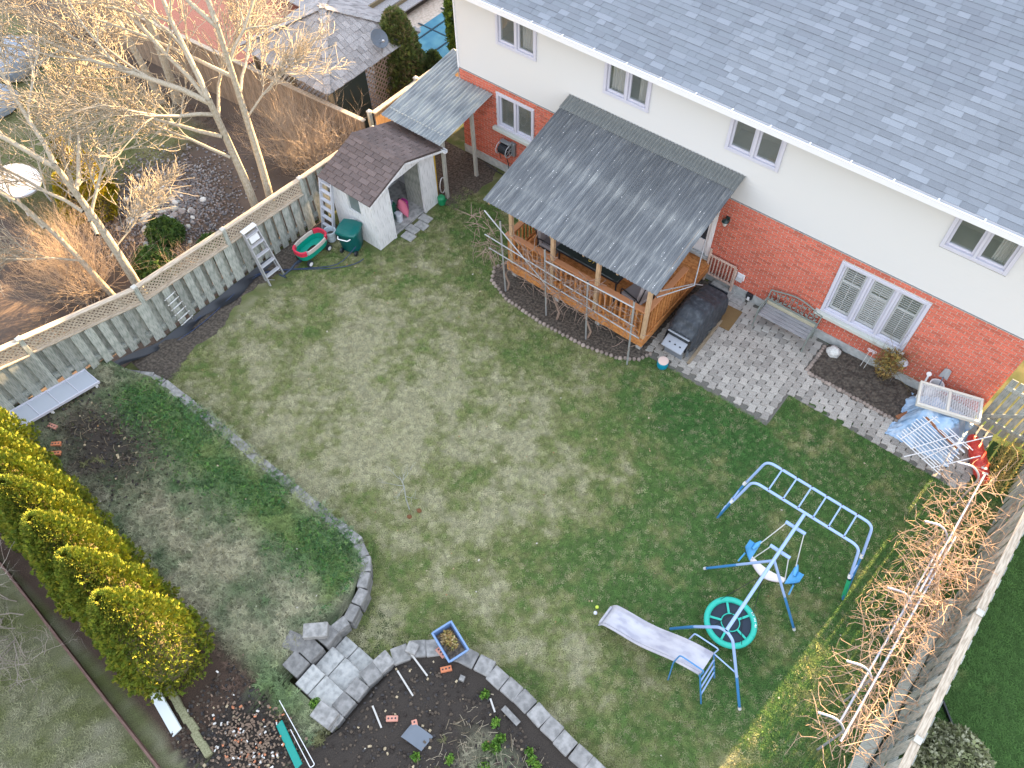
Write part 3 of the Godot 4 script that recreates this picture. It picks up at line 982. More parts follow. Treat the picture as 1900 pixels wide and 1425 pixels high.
func build_shed() -> void:
	var white: StandardMaterial3D = grained("shed_paint", [[0.15, Color(0.52, 0.53, 0.54)], [0.4, Color(0.70, 0.71, 0.73)], [0.8, Color(0.78, 0.78, 0.80)]], 0.02, V(5, 0.5, 5), 0.7, 0.5)
	var sh := thing("shed", "small white garden shed with brown shingled roof and open doorway", "shed", V(-12.56, 0, 3.14))
	var mb := MB.new()
	gable_wall(mb, -11.86, 0.06)
	part(sh, "front_wall", mb, white, true)
	mb = MB.new()   # side towards the fence corner, with a window hole
	for s in [[-13.3, -12.72, 0, 1.72], [-12.22, -11.892, 0, 1.72], [-12.72, -12.22, 0, 0.92], [-12.72, -12.22, 1.55, 1.72]]:
		mb.box(V((s[0] + s[1]) / 2, (s[2] + s[3]) / 2, 4.22), V(s[1] - s[0], s[3] - s[2], 0.06))
	part(sh, "side_wall", mb, white, true)
	mb = MB.new()
	mb.box(V(-12.6, 0.86, 2.06), V(1.42, 1.72, 0.06))
	mb.box(V(-13.27, 0.86, 3.14), V(0.06, 1.72, 2.09))
	mb.prism(PackedVector2Array([Vector2(2.03, 1.722), Vector2(4.25, 1.722), Vector2(3.14, 2.12)]), -0.03, 0.03, Basis(V(0, 0, 1), V(1, 0, 0), V(0, 1, 0)), V(-13.27, 0, 0))
	part(sh, "back_wall", mb, white, true)
	var wn := Node3D.new()
	wn.name = "window"
	sh.add_child(wn, true)
	mb = MB.new()
	for s in [[-12.72, -12.68, 0.92, 1.55], [-12.26, -12.22, 0.92, 1.55]]: mb.box(V((s[0] + s[1]) / 2, 1.235, 4.235), V(0.05, 0.66, 0.08))
	for y in [0.93, 1.54]: mb.box(V(-12.47, y, 4.236), V(0.45, 0.04, 0.08))
	part(wn, "frame", mb, white, true)
	mb = MB.new()
	mb.box(V(-12.47, 1.235, 4.225), V(0.46, 0.60, 0.012))
	part(wn, "pane", mb, plain("shed_glass", Color(0.16, 0.20, 0.20), 0.12), true)
	mb = MB.new()
	mb.box(V(-12.56, 0.02, 3.14), V(1.36, 0.04, 2.1))
	part(sh, "floor", mb, mats.concrete, true)
	for z in [2.52, 3.69]:   # door frame
		mb = MB.new()
		mb.box(V(-11.825, 0.85, z), V(0.02, 1.7, 0.07))
		part(sh, "door_frame", mb, white, true)
	mb = MB.new()   # opened door leaf, folded inwards
	mb.box(V(-12.22, 0.85, 2.46), V(0.62, 1.62, 0.035), Basis(Vector3.UP, 0.05))
	part(sh, "door", mb, mats.fence1, true)
	# roof
	var roof := Node3D.new()
	roof.name = "roof"
	sh.add_child(roof, true)
	mb = MB.new()
	var xa := -13.42; var xb := -11.66
	for s in [-1.0, 1.0]:
		mb.bar(V((xa + xb) / 2, 2.155, 3.14), V((xa + xb) / 2, 1.70, 3.14 + s * 1.30), xb - xa, 0.025)
	part(roof, "deck_board", mb, mats.brown_shingle0, true)
	for s in [-1.0, 1.0]:
		var ev := V(0, 1.715, 3.14 + s * 1.31); var rd := V(0, 2.17, 3.14)
		var su := (rd - ev).normalized()
		var b := Basis(V(s, 0, 0), V(0, absf(su.z), su.y * s), -su)
		var rows := 10
		var cache := {}
		for r in rows:
			var x := xa - (0.0 if r % 2 == 0 else 0.15)
			while x < xb - 0.01:
				var a := maxf(x, xa); var c := minf(x + 0.30, xb)
				x += 0.30
				if c - a < 0.04: continue
				var k: int = [0, 1, 2, 2, 3, 4, 5][rng.randi_range(0, 6)]
				var key := str(snappedf(c - a, 0.01)) + "_" + str(k)
				if not cache.has(key):
					var m2 := MB.new()
					shingle(m2, c - a - 0.014, 0.165, b, Vector3.ZERO, 0.017)
					cache[key] = m2.mesh(mats["brown_shingle%d" % k])
				place(roof, "shingle", cache[key], V((a + c) / 2, 0, 0) + ev + su * (r * 0.137) + b.y * (0.014 + R(0, 0.003)) - sh.position)
	for k in 6:
		mb = MB.new()
		var x := lerpf(xa, xb, (k + 0.5) / 6.0)
		mb.prism(PackedVector2Array([Vector2(3.02, 2.145), Vector2(3.14, 2.205), Vector2(3.26, 2.145), Vector2(3.14, 2.19)]), -0.155, 0.155, Basis(V(0, 0, 1), V(1, 0, 0), V(0, 1, 0)), V(x, 0, 0))
		part(roof, "ridge_shingle", mb, mats["brown_shingle%d" % (k % 5)], true)
	for s in [-1.0, 1.0]:
		mb = MB.new()
		mb.bar(V(-11.675, 2.12, 3.14), V(-11.675, 1.66, 3.14 + s * 1.30), 0.02, 0.09)
		part(roof, "barge_board", mb, white, true)
	mb = MB.new()
	mb.bar(V(xa + 0.05, 1.68, 1.84), V(xb + 0.12, 1.66, 1.84), 0.09, 0.02)
	mb.bar(V(xa + 0.05, 1.715, 1.80), V(xb + 0.12, 1.695, 1.80), 0.012, 0.08)
	mb.bar(V(xa + 0.05, 1.715, 1.88), V(xb + 0.12, 1.695, 1.88), 0.012, 0.08)
	part(roof, "gutter", mb, white, true)
	# corrugated shelter between shed and house
	var st := thing("lean_to", "pale corrugated shelter roof between the shed and the house corner", "shelter", V(-12.5, 0, 1.2))
	var cm := []
	for k in 3: cm.push_back(grained("shelter_sheet%d" % k, [[0.15, Color(0.15, 0.165, 0.18)], [0.45, Color(0.25, 0.27, 0.28)], [0.7, Color(0.38, 0.39, 0.37)], [0.9, Color(0.48, 0.47, 0.41)]], 0.02, V(1.2, 0.25, 0.25), 0.55))
	for k in 3:
		mb = MB.new()
		corrugated(mb, -13.52 + k * 0.66, -13.52 + (k + 1) * 0.66 + 0.03, (-0.75 if k == 0 else 0.02), 2.33 + (0.08 if k == 0 else 0.0), 2.08, 2.05, 0.10, 0.020, 0.006 * k)
		part(st, "roof_sheet", mb, cm[k], true)
	for p in [V(-11.72, 0, 0.62), V(-11.74, 0, 1.76), V(-13.4, 0, 0.6)]:
		mb = MB.new()
		mb.box(p + V(0, 1.05, 0), V(0.085, 2.1, 0.085), Basis(V(0, 0, 1), R(-0.02, 0.02)), 0.005)
		part(st, "post", mb, grained("post_grey", [[0.2, Color(0.30, 0.30, 0.27)], [0.8, Color(0.46, 0.45, 0.41)]], 0.02, V(8, 0.8, 8), 0.9), true)
	for z in [0.62, 1.76]:
		mb = MB.new()
		mb.bar(V(-13.45, 2.16 - z * 0.06, z), V(-11.62, 2.16 - z * 0.06, z), 0.045, 0.09)
		part(st, "beam", mb, mats.post_grey, true)

func fence_section(f: Node3D, a: Vector3, b: Vector3, ya: float, yb: float, ca: float, cb: float, lattice: float, side: float) -> void:
	# boards stand from the ground line ya..yb up to the mid rail, lattice above, flat cap on top; side: which way the front boards face (x)
	var n := int((b - a).length() / 0.275)
	var l := (b - a).length()
	var d := (b - a) / l
	var out := V(side, 0, 0)
	for k in n * 2:
		var front := k % 2 == 0
		var t := (k * 0.5 + 0.25) / n
		if t > 0.995: continue
		var p := a.lerp(b, t)
		var lo := lerpf(ya, yb, t) - 0.02 + R(-0.01, 0.01)
		var hi := lerpf(ca, cb, t) - lattice - 0.03
		var mb := MB.new()
		var o := p + out * (0.045 if front else -0.085) + d * R(-0.006, 0.006)
		mb.box(V(o.x, (lo + hi) / 2, o.z), V(0.02, hi - lo, 0.178), Basis(V(1, 0, 0), R(-0.01, 0.01)))
		part(f, "board", mb, mats["fence%d" % rng.randi_range(0, 4)], true)
	var rail_y := [0.15, 0.5] if lattice <= 0.0 else [0.12]
	for q in rail_y:
		var mb := MB.new()
		mb.bar(V(a.x, lerpf(ya, ca, q), a.z) - out * 0.02, V(b.x, lerpf(yb, cb, q), b.z) - out * 0.02, 0.10, 0.085)
		part(f, "rail", mb, mats.fence1, true)
	if lattice > 0.0:
		var m1 := MB.new()
		m1.bar(V(a.x, ca - lattice, a.z), V(b.x, cb - lattice, b.z), 0.13, 0.035, Vector3.UP, 0.004)
		part(f, "mid_rail", m1, mats.rail_wood, true)
		var la := MB.new()
		var h := lattice - 0.03
		var step := 0.105
		var s := -h
		while s < l:
			for w in [1.0, -1.0]:
				var t0 := s; var t1 := s + h
				var u0 := 0.0; var u1 := h
				if t0 < 0.0: u0 = -t0; t0 = 0.0
				if t1 > l: u1 = h - (t1 - l); t1 = l
				if t1 - t0 < 0.03: continue
				var p0 := a + d * t0; var p1 := a + d * t1
				var yy0 := u0 if w > 0.0 else h - u0
				var yy1 := u1 if w > 0.0 else h - u1
				p0.y = lerpf(ca, cb, t0 / l) - lattice + 0.015 + yy0
				p1.y = lerpf(ca, cb, t1 / l) - lattice + 0.015 + yy1
				la.bar(p0 + out * 0.004 * w, p1 + out * 0.004 * w, 0.036, 0.007, out)
			s += step
		tag(part(f, "lattice", la, mats.rail_wood, true), "", "", "", "stuff")
	var cp := MB.new()
	cp.bar(V(a.x, ca, a.z), V(b.x, cb, b.z), 0.135, 0.036, Vector3.UP, 0.004)
	part(f, "cap_rail", cp, mats.rail_wood, true)

func fence_post(f: Node3D, p: Vector3, lo: float, hi: float) -> void:
	var mb := MB.new()
	mb.box(V(p.x, (lo + hi) / 2, p.z), V(0.095, hi - lo, 0.095), Basis.IDENTITY, 0.004)
	var o := part(f, "post", mb, mats.fence3, true)
	mb = MB.new()
	mb.lathe(V(p.x, hi, p.z), [[0.078, -0.01], [0.078, 0.02], [0.0, 0.06]], 4, Basis(Vector3.UP, PI / 4))
	part(o, "post_cap", mb, plain("post_cap", Color(0.52, 0.50, 0.45), 0.8), true)

func build_fences() -> void:
	grained("rail_wood", [[0.2, Color(0.36, 0.29, 0.22)], [0.5, Color(0.48, 0.40, 0.31)], [0.8, Color(0.56, 0.48, 0.38)]], 0.02, V(6, 6, 0.7), 0.9, 1.5)
	# left-hand fence: posts every 2.4 m, stepping up with the terrace
	var P := [[-13.82, 2.15, 0.0, 1.50], [-13.86, 4.68, 0.02, 1.56], [-13.88, 7.04, 0.08, 1.66], [-13.9, 9.44, 0.14, 1.79], [-13.93, 11.88, 0.92, 2.42], [-13.96, 14.3, 1.15, 3.02]]
	var f := thing("lattice_fence", "weathered grey green board fence with lattice top climbing beside the lawn", "fence", V(-13.9, 0, 7))
	for k in P.size():
		fence_post(f, V(P[k][0], 0, P[k][1]), P[k][2] - 0.1, P[k][3] + 0.03)
		if k < P.size() - 1:
			fence_section(f, V(P[k][0], 0, P[k][1] + 0.05), V(P[k + 1][0], 0, P[k + 1][1] - 0.05), P[k][2], P[k + 1][2], P[k][3], P[k + 1][3], 0.43 if k > 0 else 0.0, 1.0)
	# right-hand fence
	f = thing("board_fence", "grey board fence with sunlit cap rail behind the vine trellis", "fence", V(3.05, 0, 5))
	var Z := [0.15, 2.72, 5.2, 7.68, 10.15]
	for k in Z.size():
		fence_post(f, V(3.06, 0, Z[k]), -0.1, 1.84)
		if k < Z.size() - 1: fence_section(f, V(3.06, 0, Z[k] + 0.05), V(3.06, 0, Z[k + 1] - 0.05), 0.03, 0.03, 1.8, 1.8, 0.0, -1.0)
	# gate between the house corner and that fence
	var g := thing("gate", "grey picket gate closing the passage beside the house corner", "gate", V(2.42, 0, 0.1))
	for k in 7:
		var mb := MB.new()
		mb.box(V(1.92 + k * 0.165, 0.86, 0.1), V(0.128, 1.66, 0.02))
		part(g, "picket", mb, mats["fence%d" % (k % 5)], true)
	for y in [0.35, 1.45]:
		var mb := MB.new()
		mb.box(V(2.42, y, 0.135), V(1.14, 0.09, 0.04))
		part(g, "rail", mb, mats.fence2, true)
	var br := MB.new()
	br.bar(V(1.9, 0.42, 0.14), V(2.95, 1.4, 0.14), 0.04, 0.09)
	part(g, "brace", br, mats.fence2, true)
	# pool-side fence: warm new boards along x = -14, and a long board fence along z = 2.3
	var nw: StandardMaterial3D = grained("new_wood", [[0.2, Color(0.46, 0.26, 0.12)], [0.8, Color(0.62, 0.38, 0.19)]], 0.02, V(8, 0.7, 8), 0.85, 1.0)
	f = thing("pool_fence", "warm tan close-boarded fence beside the corrugated shelter", "fence", V(-14.0, 0, 0.3))
	for k in 22:
		var mb := MB.new()
		mb.box(V(-13.98, 0.87, -1.3 + k * 0.148), V(0.02, 1.7, 0.14))
		part(f, "board", mb, nw, true)
	var cp := MB.new()
	cp.box(V(-14.0, 1.75, 0.25), V(0.13, 0.04, 3.3))
	part(f, "cap_rail", cp, mats.rail_wood, true)
	for z in [-1.35, 0.2, 1.98]: fence_post(f, V(-14.06, 0, z), -0.05, 1.82)
	f = thing("boundary_fence", "brown board fence with pale cap behind the dry shrubs", "fence", V(-18, 0, 2.5))
	for k in 80:
		var mb := MB.new()
		var x := -14.15 - k * 0.158
		mb.box(V(x, 0.82, 2.2 + (-14.15 - x) * 0.07), V(0.15, 1.66, 0.022), Basis(Vector3.UP, 0.07))
		part(f, "board", mb, grained("brown_board%d" % (k % 2), [[0.2, Color(0.22, 0.16, 0.11) * (0.9 + 0.2 * (k % 2))], [0.8, Color(0.34, 0.25, 0.18) * (0.9 + 0.2 * (k % 2))]], 0.02, V(8, 0.7, 8), 0.9), true)
	cp = MB.new()
	cp.bar(V(-14.05, 1.67, 2.2), V(-26.8, 1.67, 3.09), 0.12, 0.035)
	part(f, "cap_rail", cp, mats.rail_wood, true)

func sm(a: float, b: float, x: float) -> float:
	return smoothstep(a, b, x)

func terrace_edge(x: float) -> float:   # z where the raised ground starts
	var P := [[-15.0, 10.9], [-13.4, 10.62], [-12.8, 10.36], [-6.5, 10.40], [-6.2, 10.58], [-5.95, 10.85], [-5.75, 11.3], [-5.68, 11.85], [-5.63, 12.95], [-4.58, 12.95], [-4.50, 11.85], [-4.2, 11.2], [-3.7, 10.85], [-3.2, 10.7], [-2.4, 10.67], [-0.6, 10.84], [3.0, 10.95]]
	for k in P.size() - 1:
		if x <= P[k + 1][0]: return lerpf(P[k][1], P[k + 1][1], clampf((x - P[k][0]) / (P[k + 1][0] - P[k][0]), 0, 1))
	return 10.95

func terr(x: float, z: float) -> float:
	var h := 0.40 + 0.035 * (z - 10.4) + maxf(0.0, -11.3 - x) / 2.6 * 0.20 * clampf(z - 10.1, 0.0, 3.2)
	if x > -4.45: h -= 0.07 * sm(0.0, 0.3, z - terrace_edge(x))
	if (x > -4.85 and x < -4.3 or x > -5.85 and x < -5.5) and z < 13.1: h -= 0.14
	return h + 0.02 * fine.get_noise_2d(x, z)

func ground_y(x: float, z: float) -> float:
	if x > -14.0 and x < 3.05 and z > terrace_edge(x): return terr(x, z)
	if x <= -14.0 or z > 15.0: return maxf(0.0, (terr(minf(x, -14.0), z) - 0.4) * 0.4) if x <= -14.0 and z > 10.0 else 0.0
	return 0.0

# colour of the turf itself (bare straw, worn patches and fresh green), linear
func turf(x: float, z: float) -> Color:
	var p := patch.get_noise_2d(x * 1.3, z * 1.3) * 1.2 + 1.1 * patch.get_noise_2d(x * 4.2 + 40.0, z * 4.2) + 0.8 * fine.get_noise_2d(x * 1.8, z * 1.8)
	var dry := exp(-(pow((x + 8.6) / 4.4, 2.0) + pow((z - 7.6) / 3.1, 2.0))) * 1.0 + 0.35 * exp(-(pow((x + 1.5) / 2.5, 2.0) + pow((z - 9.6) / 1.2, 2.0)))
	var lush := 0.9 * exp(-(pow((x + 3.3) / 2.0, 2.0) + pow((z - 3.6) / 0.9, 2.0))) + 0.75 * sm(-5.0, -0.5, x) * (1.0 - 0.7 * sm(8.0, 9.8, z)) + 0.3 * exp(-(pow((x + 10.8) / 1.0, 2.0) + pow((z - 2.6) / 2.0, 2.0)))
	var d := clampf(0.34 + 0.62 * dry - 0.6 * lush + 0.55 * p, 0.0, 1.0)
	var g := Color(0.108, 0.172, 0.040).lerp(Color(0.052, 0.138, 0.028), clampf(lush, 0, 1))
	var mid := Color(0.205, 0.222, 0.080)
	var st := Color(0.37, 0.350, 0.212)
	return g.lerp(mid, d * 2.0) if d < 0.5 else mid.lerp(st, d * 2.0 - 1.0)

func terrace_col(x: float, z: float) -> Color:
	var p := patch.get_noise_2d(x * 2.0 + 9.0, z * 2.0) * 1.2 + 0.7 * fine.get_noise_2d(x, z)
	var straw := Color(0.34, 0.32, 0.215); var green := Color(0.075, 0.135, 0.052)
	var c := green.lerp(straw, clampf(0.45 + 0.7 * p + 0.35 * sm(11.0, 12.6, z) * sm(-11.0, -8.0, x), 0, 1))
	var lush := exp(-pow((z - terrace_edge(x) - 0.55) / 0.5, 2.0)) * sm(-13.4, -12.6, x) * (1.0 - sm(-6.2, -5.8, x))
	lush = maxf(lush, exp(-(pow((x + 5.6) / 0.9, 2.0) + pow((z - 13.3) / 0.5, 2.0))))
	c = c.lerp(Color(0.070, 0.175, 0.040).lerp(Color(0.13, 0.19, 0.05), clampf(0.4 + p, 0, 1)), clampf(lush * (0.85 + 0.7 * p), 0, 0.92))
	var soil := Color(0.068, 0.054, 0.043)
	var s := exp(-(pow((x + 12.1) / 1.1, 2.0) + pow((z - 12.1) / 0.75, 2.0))) * 1.3 + 0.4 * p * exp(-pow((x + 12.2) / 1.6, 2.0))
	if x > -4.5: s = 1.2 - 0.9 * sm(-2.9, -1.9, x + 0.4 * p) * sm(11.2, 11.6, z)
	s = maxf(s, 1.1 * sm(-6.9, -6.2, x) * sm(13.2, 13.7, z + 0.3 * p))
	c = c.lerp(soil, clampf(s, 0, 1))
	if z > 14.95: c = Color(0.135, 0.150, 0.050).lerp(straw * 0.8, clampf(0.4 + 0.7 * p, 0, 1))
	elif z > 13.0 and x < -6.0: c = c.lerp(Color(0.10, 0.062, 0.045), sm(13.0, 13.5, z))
	return c

func yard_col(x: float, z: float) -> Color:   # next door on the left
	var p := patch.get_noise_2d(x * 1.5 + 90.0, z * 1.5)
	var c := Color(0.13, 0.155, 0.05).lerp(Color(0.24, 0.21, 0.11), clampf(0.4 + 0.8 * p, 0, 1))
	var soil := Color(0.17, 0.125, 0.098).lerp(Color(0.11, 0.08, 0.062), clampf(0.5 + p, 0, 1))
	var bed := 1.0 - sm(-0.4, 0.4, (-x - 19.2) + 0.6 * p)
	bed = maxf(bed, sm(9.0, 9.6, z))
	bed = maxf(bed, (1.0 - sm(3.6, 4.4, z)))
	if z < 2.0: return Color(0.30, 0.26, 0.22)
	return c.lerp(soil, clampf(bed, 0, 1))

func build_ground() -> void:
	var g := MB.new()
	g.box(V(0, -0.06, 0), V(300, 0.04, 300))
	struct("ground", g, grained("far_ground", [[0.2, Color(0.05, 0.07, 0.025)], [0.8, Color(0.12, 0.12, 0.06)]], 0.02, V(0.3, 0.3, 0.3), 1.0))
	var tx := ramp_tex("turfgrain", 0.12, [[0.1, Color(0.62, 0.62, 0.62)], [0.5, Color(0.88, 0.88, 0.88)], [0.9, Color(1, 1, 1)]], 5, 512)
	var tm := tinted_mat("turf_sheet", 1.0, tx, V(0.9, 0.9, 0.9))
	var l := MB.new()
	l.tinted = true
	l.grid(170, 112, func(u: float, v: float) -> Vector3:
		var x := lerpf(-13.95, 3.05, u); var z := lerpf(-0.3, 11.0, v)
		return V(x, -0.012 + 0.008 * patch.get_noise_2d(x * 2.0, z * 2.0), z), func(p: Vector3) -> Color: return turf(p.x, p.z) * 0.8)
	struct("lawn", l, tm)
	var n := MB.new()
	n.tinted = true
	n.grid(90, 110, func(u: float, v: float) -> Vector3:
		var x := lerpf(-34.0, -13.95, u); var z := lerpf(-8.0, 17.0, v)
		return V(x, ground_y(x, z) - 0.006 + 0.02 * patch.get_noise_2d(x * 2.0, z * 2.0), z), func(p: Vector3) -> Color: return yard_col(p.x, p.z))
	struct("neighbour_ground", n, tm)
	var r := MB.new()
	r.tinted = true
	r.grid(70, 70, func(u: float, v: float) -> Vector3:
		var x := lerpf(3.05, 14.0, u); var z := lerpf(-8.0, 14.0, v)
		return V(x, -0.012 + 0.008 * patch.get_noise_2d(x * 2.0, z * 2.0), z), func(p: Vector3) -> Color: return turf(p.x * 0.4 + 1.0, p.z * 0.4 + 2.0) * 0.75)
	struct("neighbour_lawn", r, tm)
	# soil strip and weed sheet along the left fence, soil around the deck and under the shelter
	var s := MB.new()
	s.grid(10, 60, func(u: float, v: float) -> Vector3:
		var z := lerpf(4.3, 10.4, v)
		var wd := 0.75 + 0.18 * patch.get_noise_1d(z * 6.0) - 0.35 * exp(-pow((z - 7.2) / 0.7, 2.0)) + 0.3 * sm(9.2, 10.2, z)
		var x := -13.86 + u * wd
		return V(x, 0.012 + 0.16 * (1.0 - u) * sm(8.8, 10.2, z) + 0.02 * fine.get_noise_2d(x * 3.0, z * 3.0) - 0.03 * pow(u, 6.0), z))
	struct("soil_strip", s, mats.soil)
	var sh := MB.new()
	sh.grid(14, 5, func(u: float, v: float) -> Vector3:
		var x := lerpf(-13.6, -11.2, u); var z := lerpf(0.05, 2.0, v)
		return V(x, 0.012 + 0.012 * fine.get_noise_2d(x * 2.0, z * 2.0) - 0.03 * sm(0.8, 1.0, u) , z))
	struct("shelter_floor", sh, mats.soil)
	var db := MB.new()
	var ring := PackedVector2Array([Vector2(-8.95, 2.4), Vector2(-9.15, 2.95), Vector2(-8.95, 3.3), Vector2(-8.3, 3.55), Vector2(-7.2, 3.62), Vector2(-6.0, 3.55), Vector2(-5.2, 3.38), Vector2(-4.75, 3.1), Vector2(-4.6, 2.7), Vector2(-4.6, 0.1), Vector2(-8.9, 0.1)])
	db.prism(ring, -0.05, 0.015)
	struct("deck_bed", db, mats.soil)
	var pts := []
	for k in range(0, 8):
		var a := ring[k]; var b := ring[k + 1]
		var m := int(a.distance_to(b) / 0.105)
		for i in m: pts.push_back(V(lerpf(a.x, b.x, float(i) / m), 0, lerpf(a.y, b.y, float(i) / m)))
	stone_row(pts, "deck_edging", "curved row of small stones edging the bare bed in front of the deck")

func block_run(t: Node3D, path: Array, top: float, size: Vector3, dark := 0.0) -> void:
	# blocks laid end to end along a path
	var acc := 0.0
	for k in path.size() - 1:
		var a: Vector3 = path[k]; var b: Vector3 = path[k + 1]
		var l := a.distance_to(b)
		while acc < l:
			var p := a.lerp(b, acc / l)
			var d := (b - a) / l
			for c in 2:
				var h := size.y if c == 0 else top - size.y
				if h < 0.05: continue
				var mb := MB.new()
				var y := top - size.y / 2 if c == 0 else (top - size.y) / 2 - 0.006
				mb.box(p + V(R(-0.012, 0.012), y + R(-0.006, 0.006), R(-0.012, 0.012)), V(size.x - 0.012, h, size.z), Basis(Vector3.UP, atan2(-d.z, d.x) + R(-0.05, 0.05)), 0.012)
				part(t, "block", mb, mats["block%d" % clampi(rng.randi_range(0, 4) - int(dark * 3.0), 0, 4)], true)
			acc += size.x
		acc -= l

func build_terrace() -> void:
	var tx := ramp_tex("terracegrain", 0.10, [[0.1, Color(0.55, 0.55, 0.55)], [0.5, Color(0.85, 0.85, 0.85)], [0.9, Color(1, 1, 1)]], 5, 512)
	var tm := tinted_mat("terrace_sheet", 1.0, tx, V(0.8, 0.8, 0.8))
	var mb := MB.new()
	mb.tinted = true
	mb.grid(220, 70, func(u: float, v: float) -> Vector3:
		var x := lerpf(-13.98, 3.1, u)
		var z0 := terrace_edge(x) + 0.02
		var z := lerpf(z0, 22.0, v * v * 0.6 + v * 0.4)
		return V(x, terr(x, z) + 0.02 * fine.get_noise_2d(x * 2.5, z * 2.5), z), func(p: Vector3) -> Color: return terrace_col(p.x, p.z) * 0.85)
	struct("terrace", mb, tm)
	var w := thing("retaining_wall", "low grey concrete block wall holding the grassy terrace and curving to the steps", "wall", V(-9, 0, 10.4))
	block_run(w, [V(-13.55, 0, 10.78), V(-12.95, 0, 10.42), V(-12.4, 0, 10.33), V(-6.5, 0, 10.35), V(-6.15, 0, 10.5), V(-5.9, 0, 10.75), V(-5.68, 0, 11.1), V(-5.56, 0, 11.5), V(-5.6, 0, 11.8)], 0.43, V(0.32, 0.15, 0.20), 0.3)
	for s in [[-5.64, 12.0, 0.35], [-5.66, 12.36, 0.28], [-5.67, 12.70, 0.32], [-5.98, 12.45, 0.6]]:
		var b := MB.new()
		b.box(V(s[0], 0.26, s[1]), V(0.36, 0.50, 0.32), Basis(Vector3.UP, s[2] - 0.3), 0.012)
		part(w, "block", b, mats.block0, true)
	w = thing("garden_wall", "pale grey concrete block wall curving round the soil bed beside the steps", "wall", V(-2, 0, 10.8))
	block_run(w, [V(-4.52, 0, 12.95), V(-4.54, 0, 12.1), V(-4.48, 0, 11.62), V(-4.22, 0, 11.2), V(-3.92, 0, 10.92), V(-3.45, 0, 10.72), V(-3.0, 0, 10.64), V(-2.3, 0, 10.65), V(-1.5, 0, 10.74), V(-0.4, 0, 10.82), V(3.0, 0, 10.93)], 0.46, V(0.315, 0.15, 0.30), -0.6)
	var st := thing("garden_steps", "three grey stone steps between the two block walls", "steps", V(-5.05, 0, 12.3))
	for s in [[11.91, 0.15, 0.30], [12.28, 0.30, 0.44], [12.72, 0.44, 0.44]]:
		for k in 2:
			var b := MB.new()
			var xw := 0.32 if k == 0 else 0.62
			b.box(V(-5.30 + (0.0 if k == 0 else 0.475), s[1] / 2, s[0]), V(xw - 0.01, s[1], s[2]), Basis(Vector3.UP, R(-0.02, 0.02)), 0.012)
			part(st, "tread", b, mats.concrete, true)
	var lb := [[V(-5.78, 0.585, 12.08), V(0.44, 0.15, 0.26), 0.75, "loose pale concrete block lying on the dark end of the terrace wall"], [V(-4.62, 0.545, 12.98), V(0.40, 0.16, 0.30), 0.1, "loose concrete block on the wall end at the top step"], [V(-4.24, 0.50, 11.22), V(0.2, 0.08, 0.2), 0.3, "small pale square block on the curved garden wall"]]
	for s in lb:
		var b := MB.new()
		b.box(Vector3.ZERO, s[1], Basis.IDENTITY, 0.012)
		var o := solo("loose_block", s[3], "block", b, mats.block4, s[0], "loose blocks on the walls", "", false)
		o.rotation.y = s[2]

func pipe(t: Node3D, called: String, pts: Array, r: float, m: Material) -> MeshInstance3D:
	var mb := MB.new()
	mb.tube(pts, r, 8)
	return part(t, called, mb, m, true)

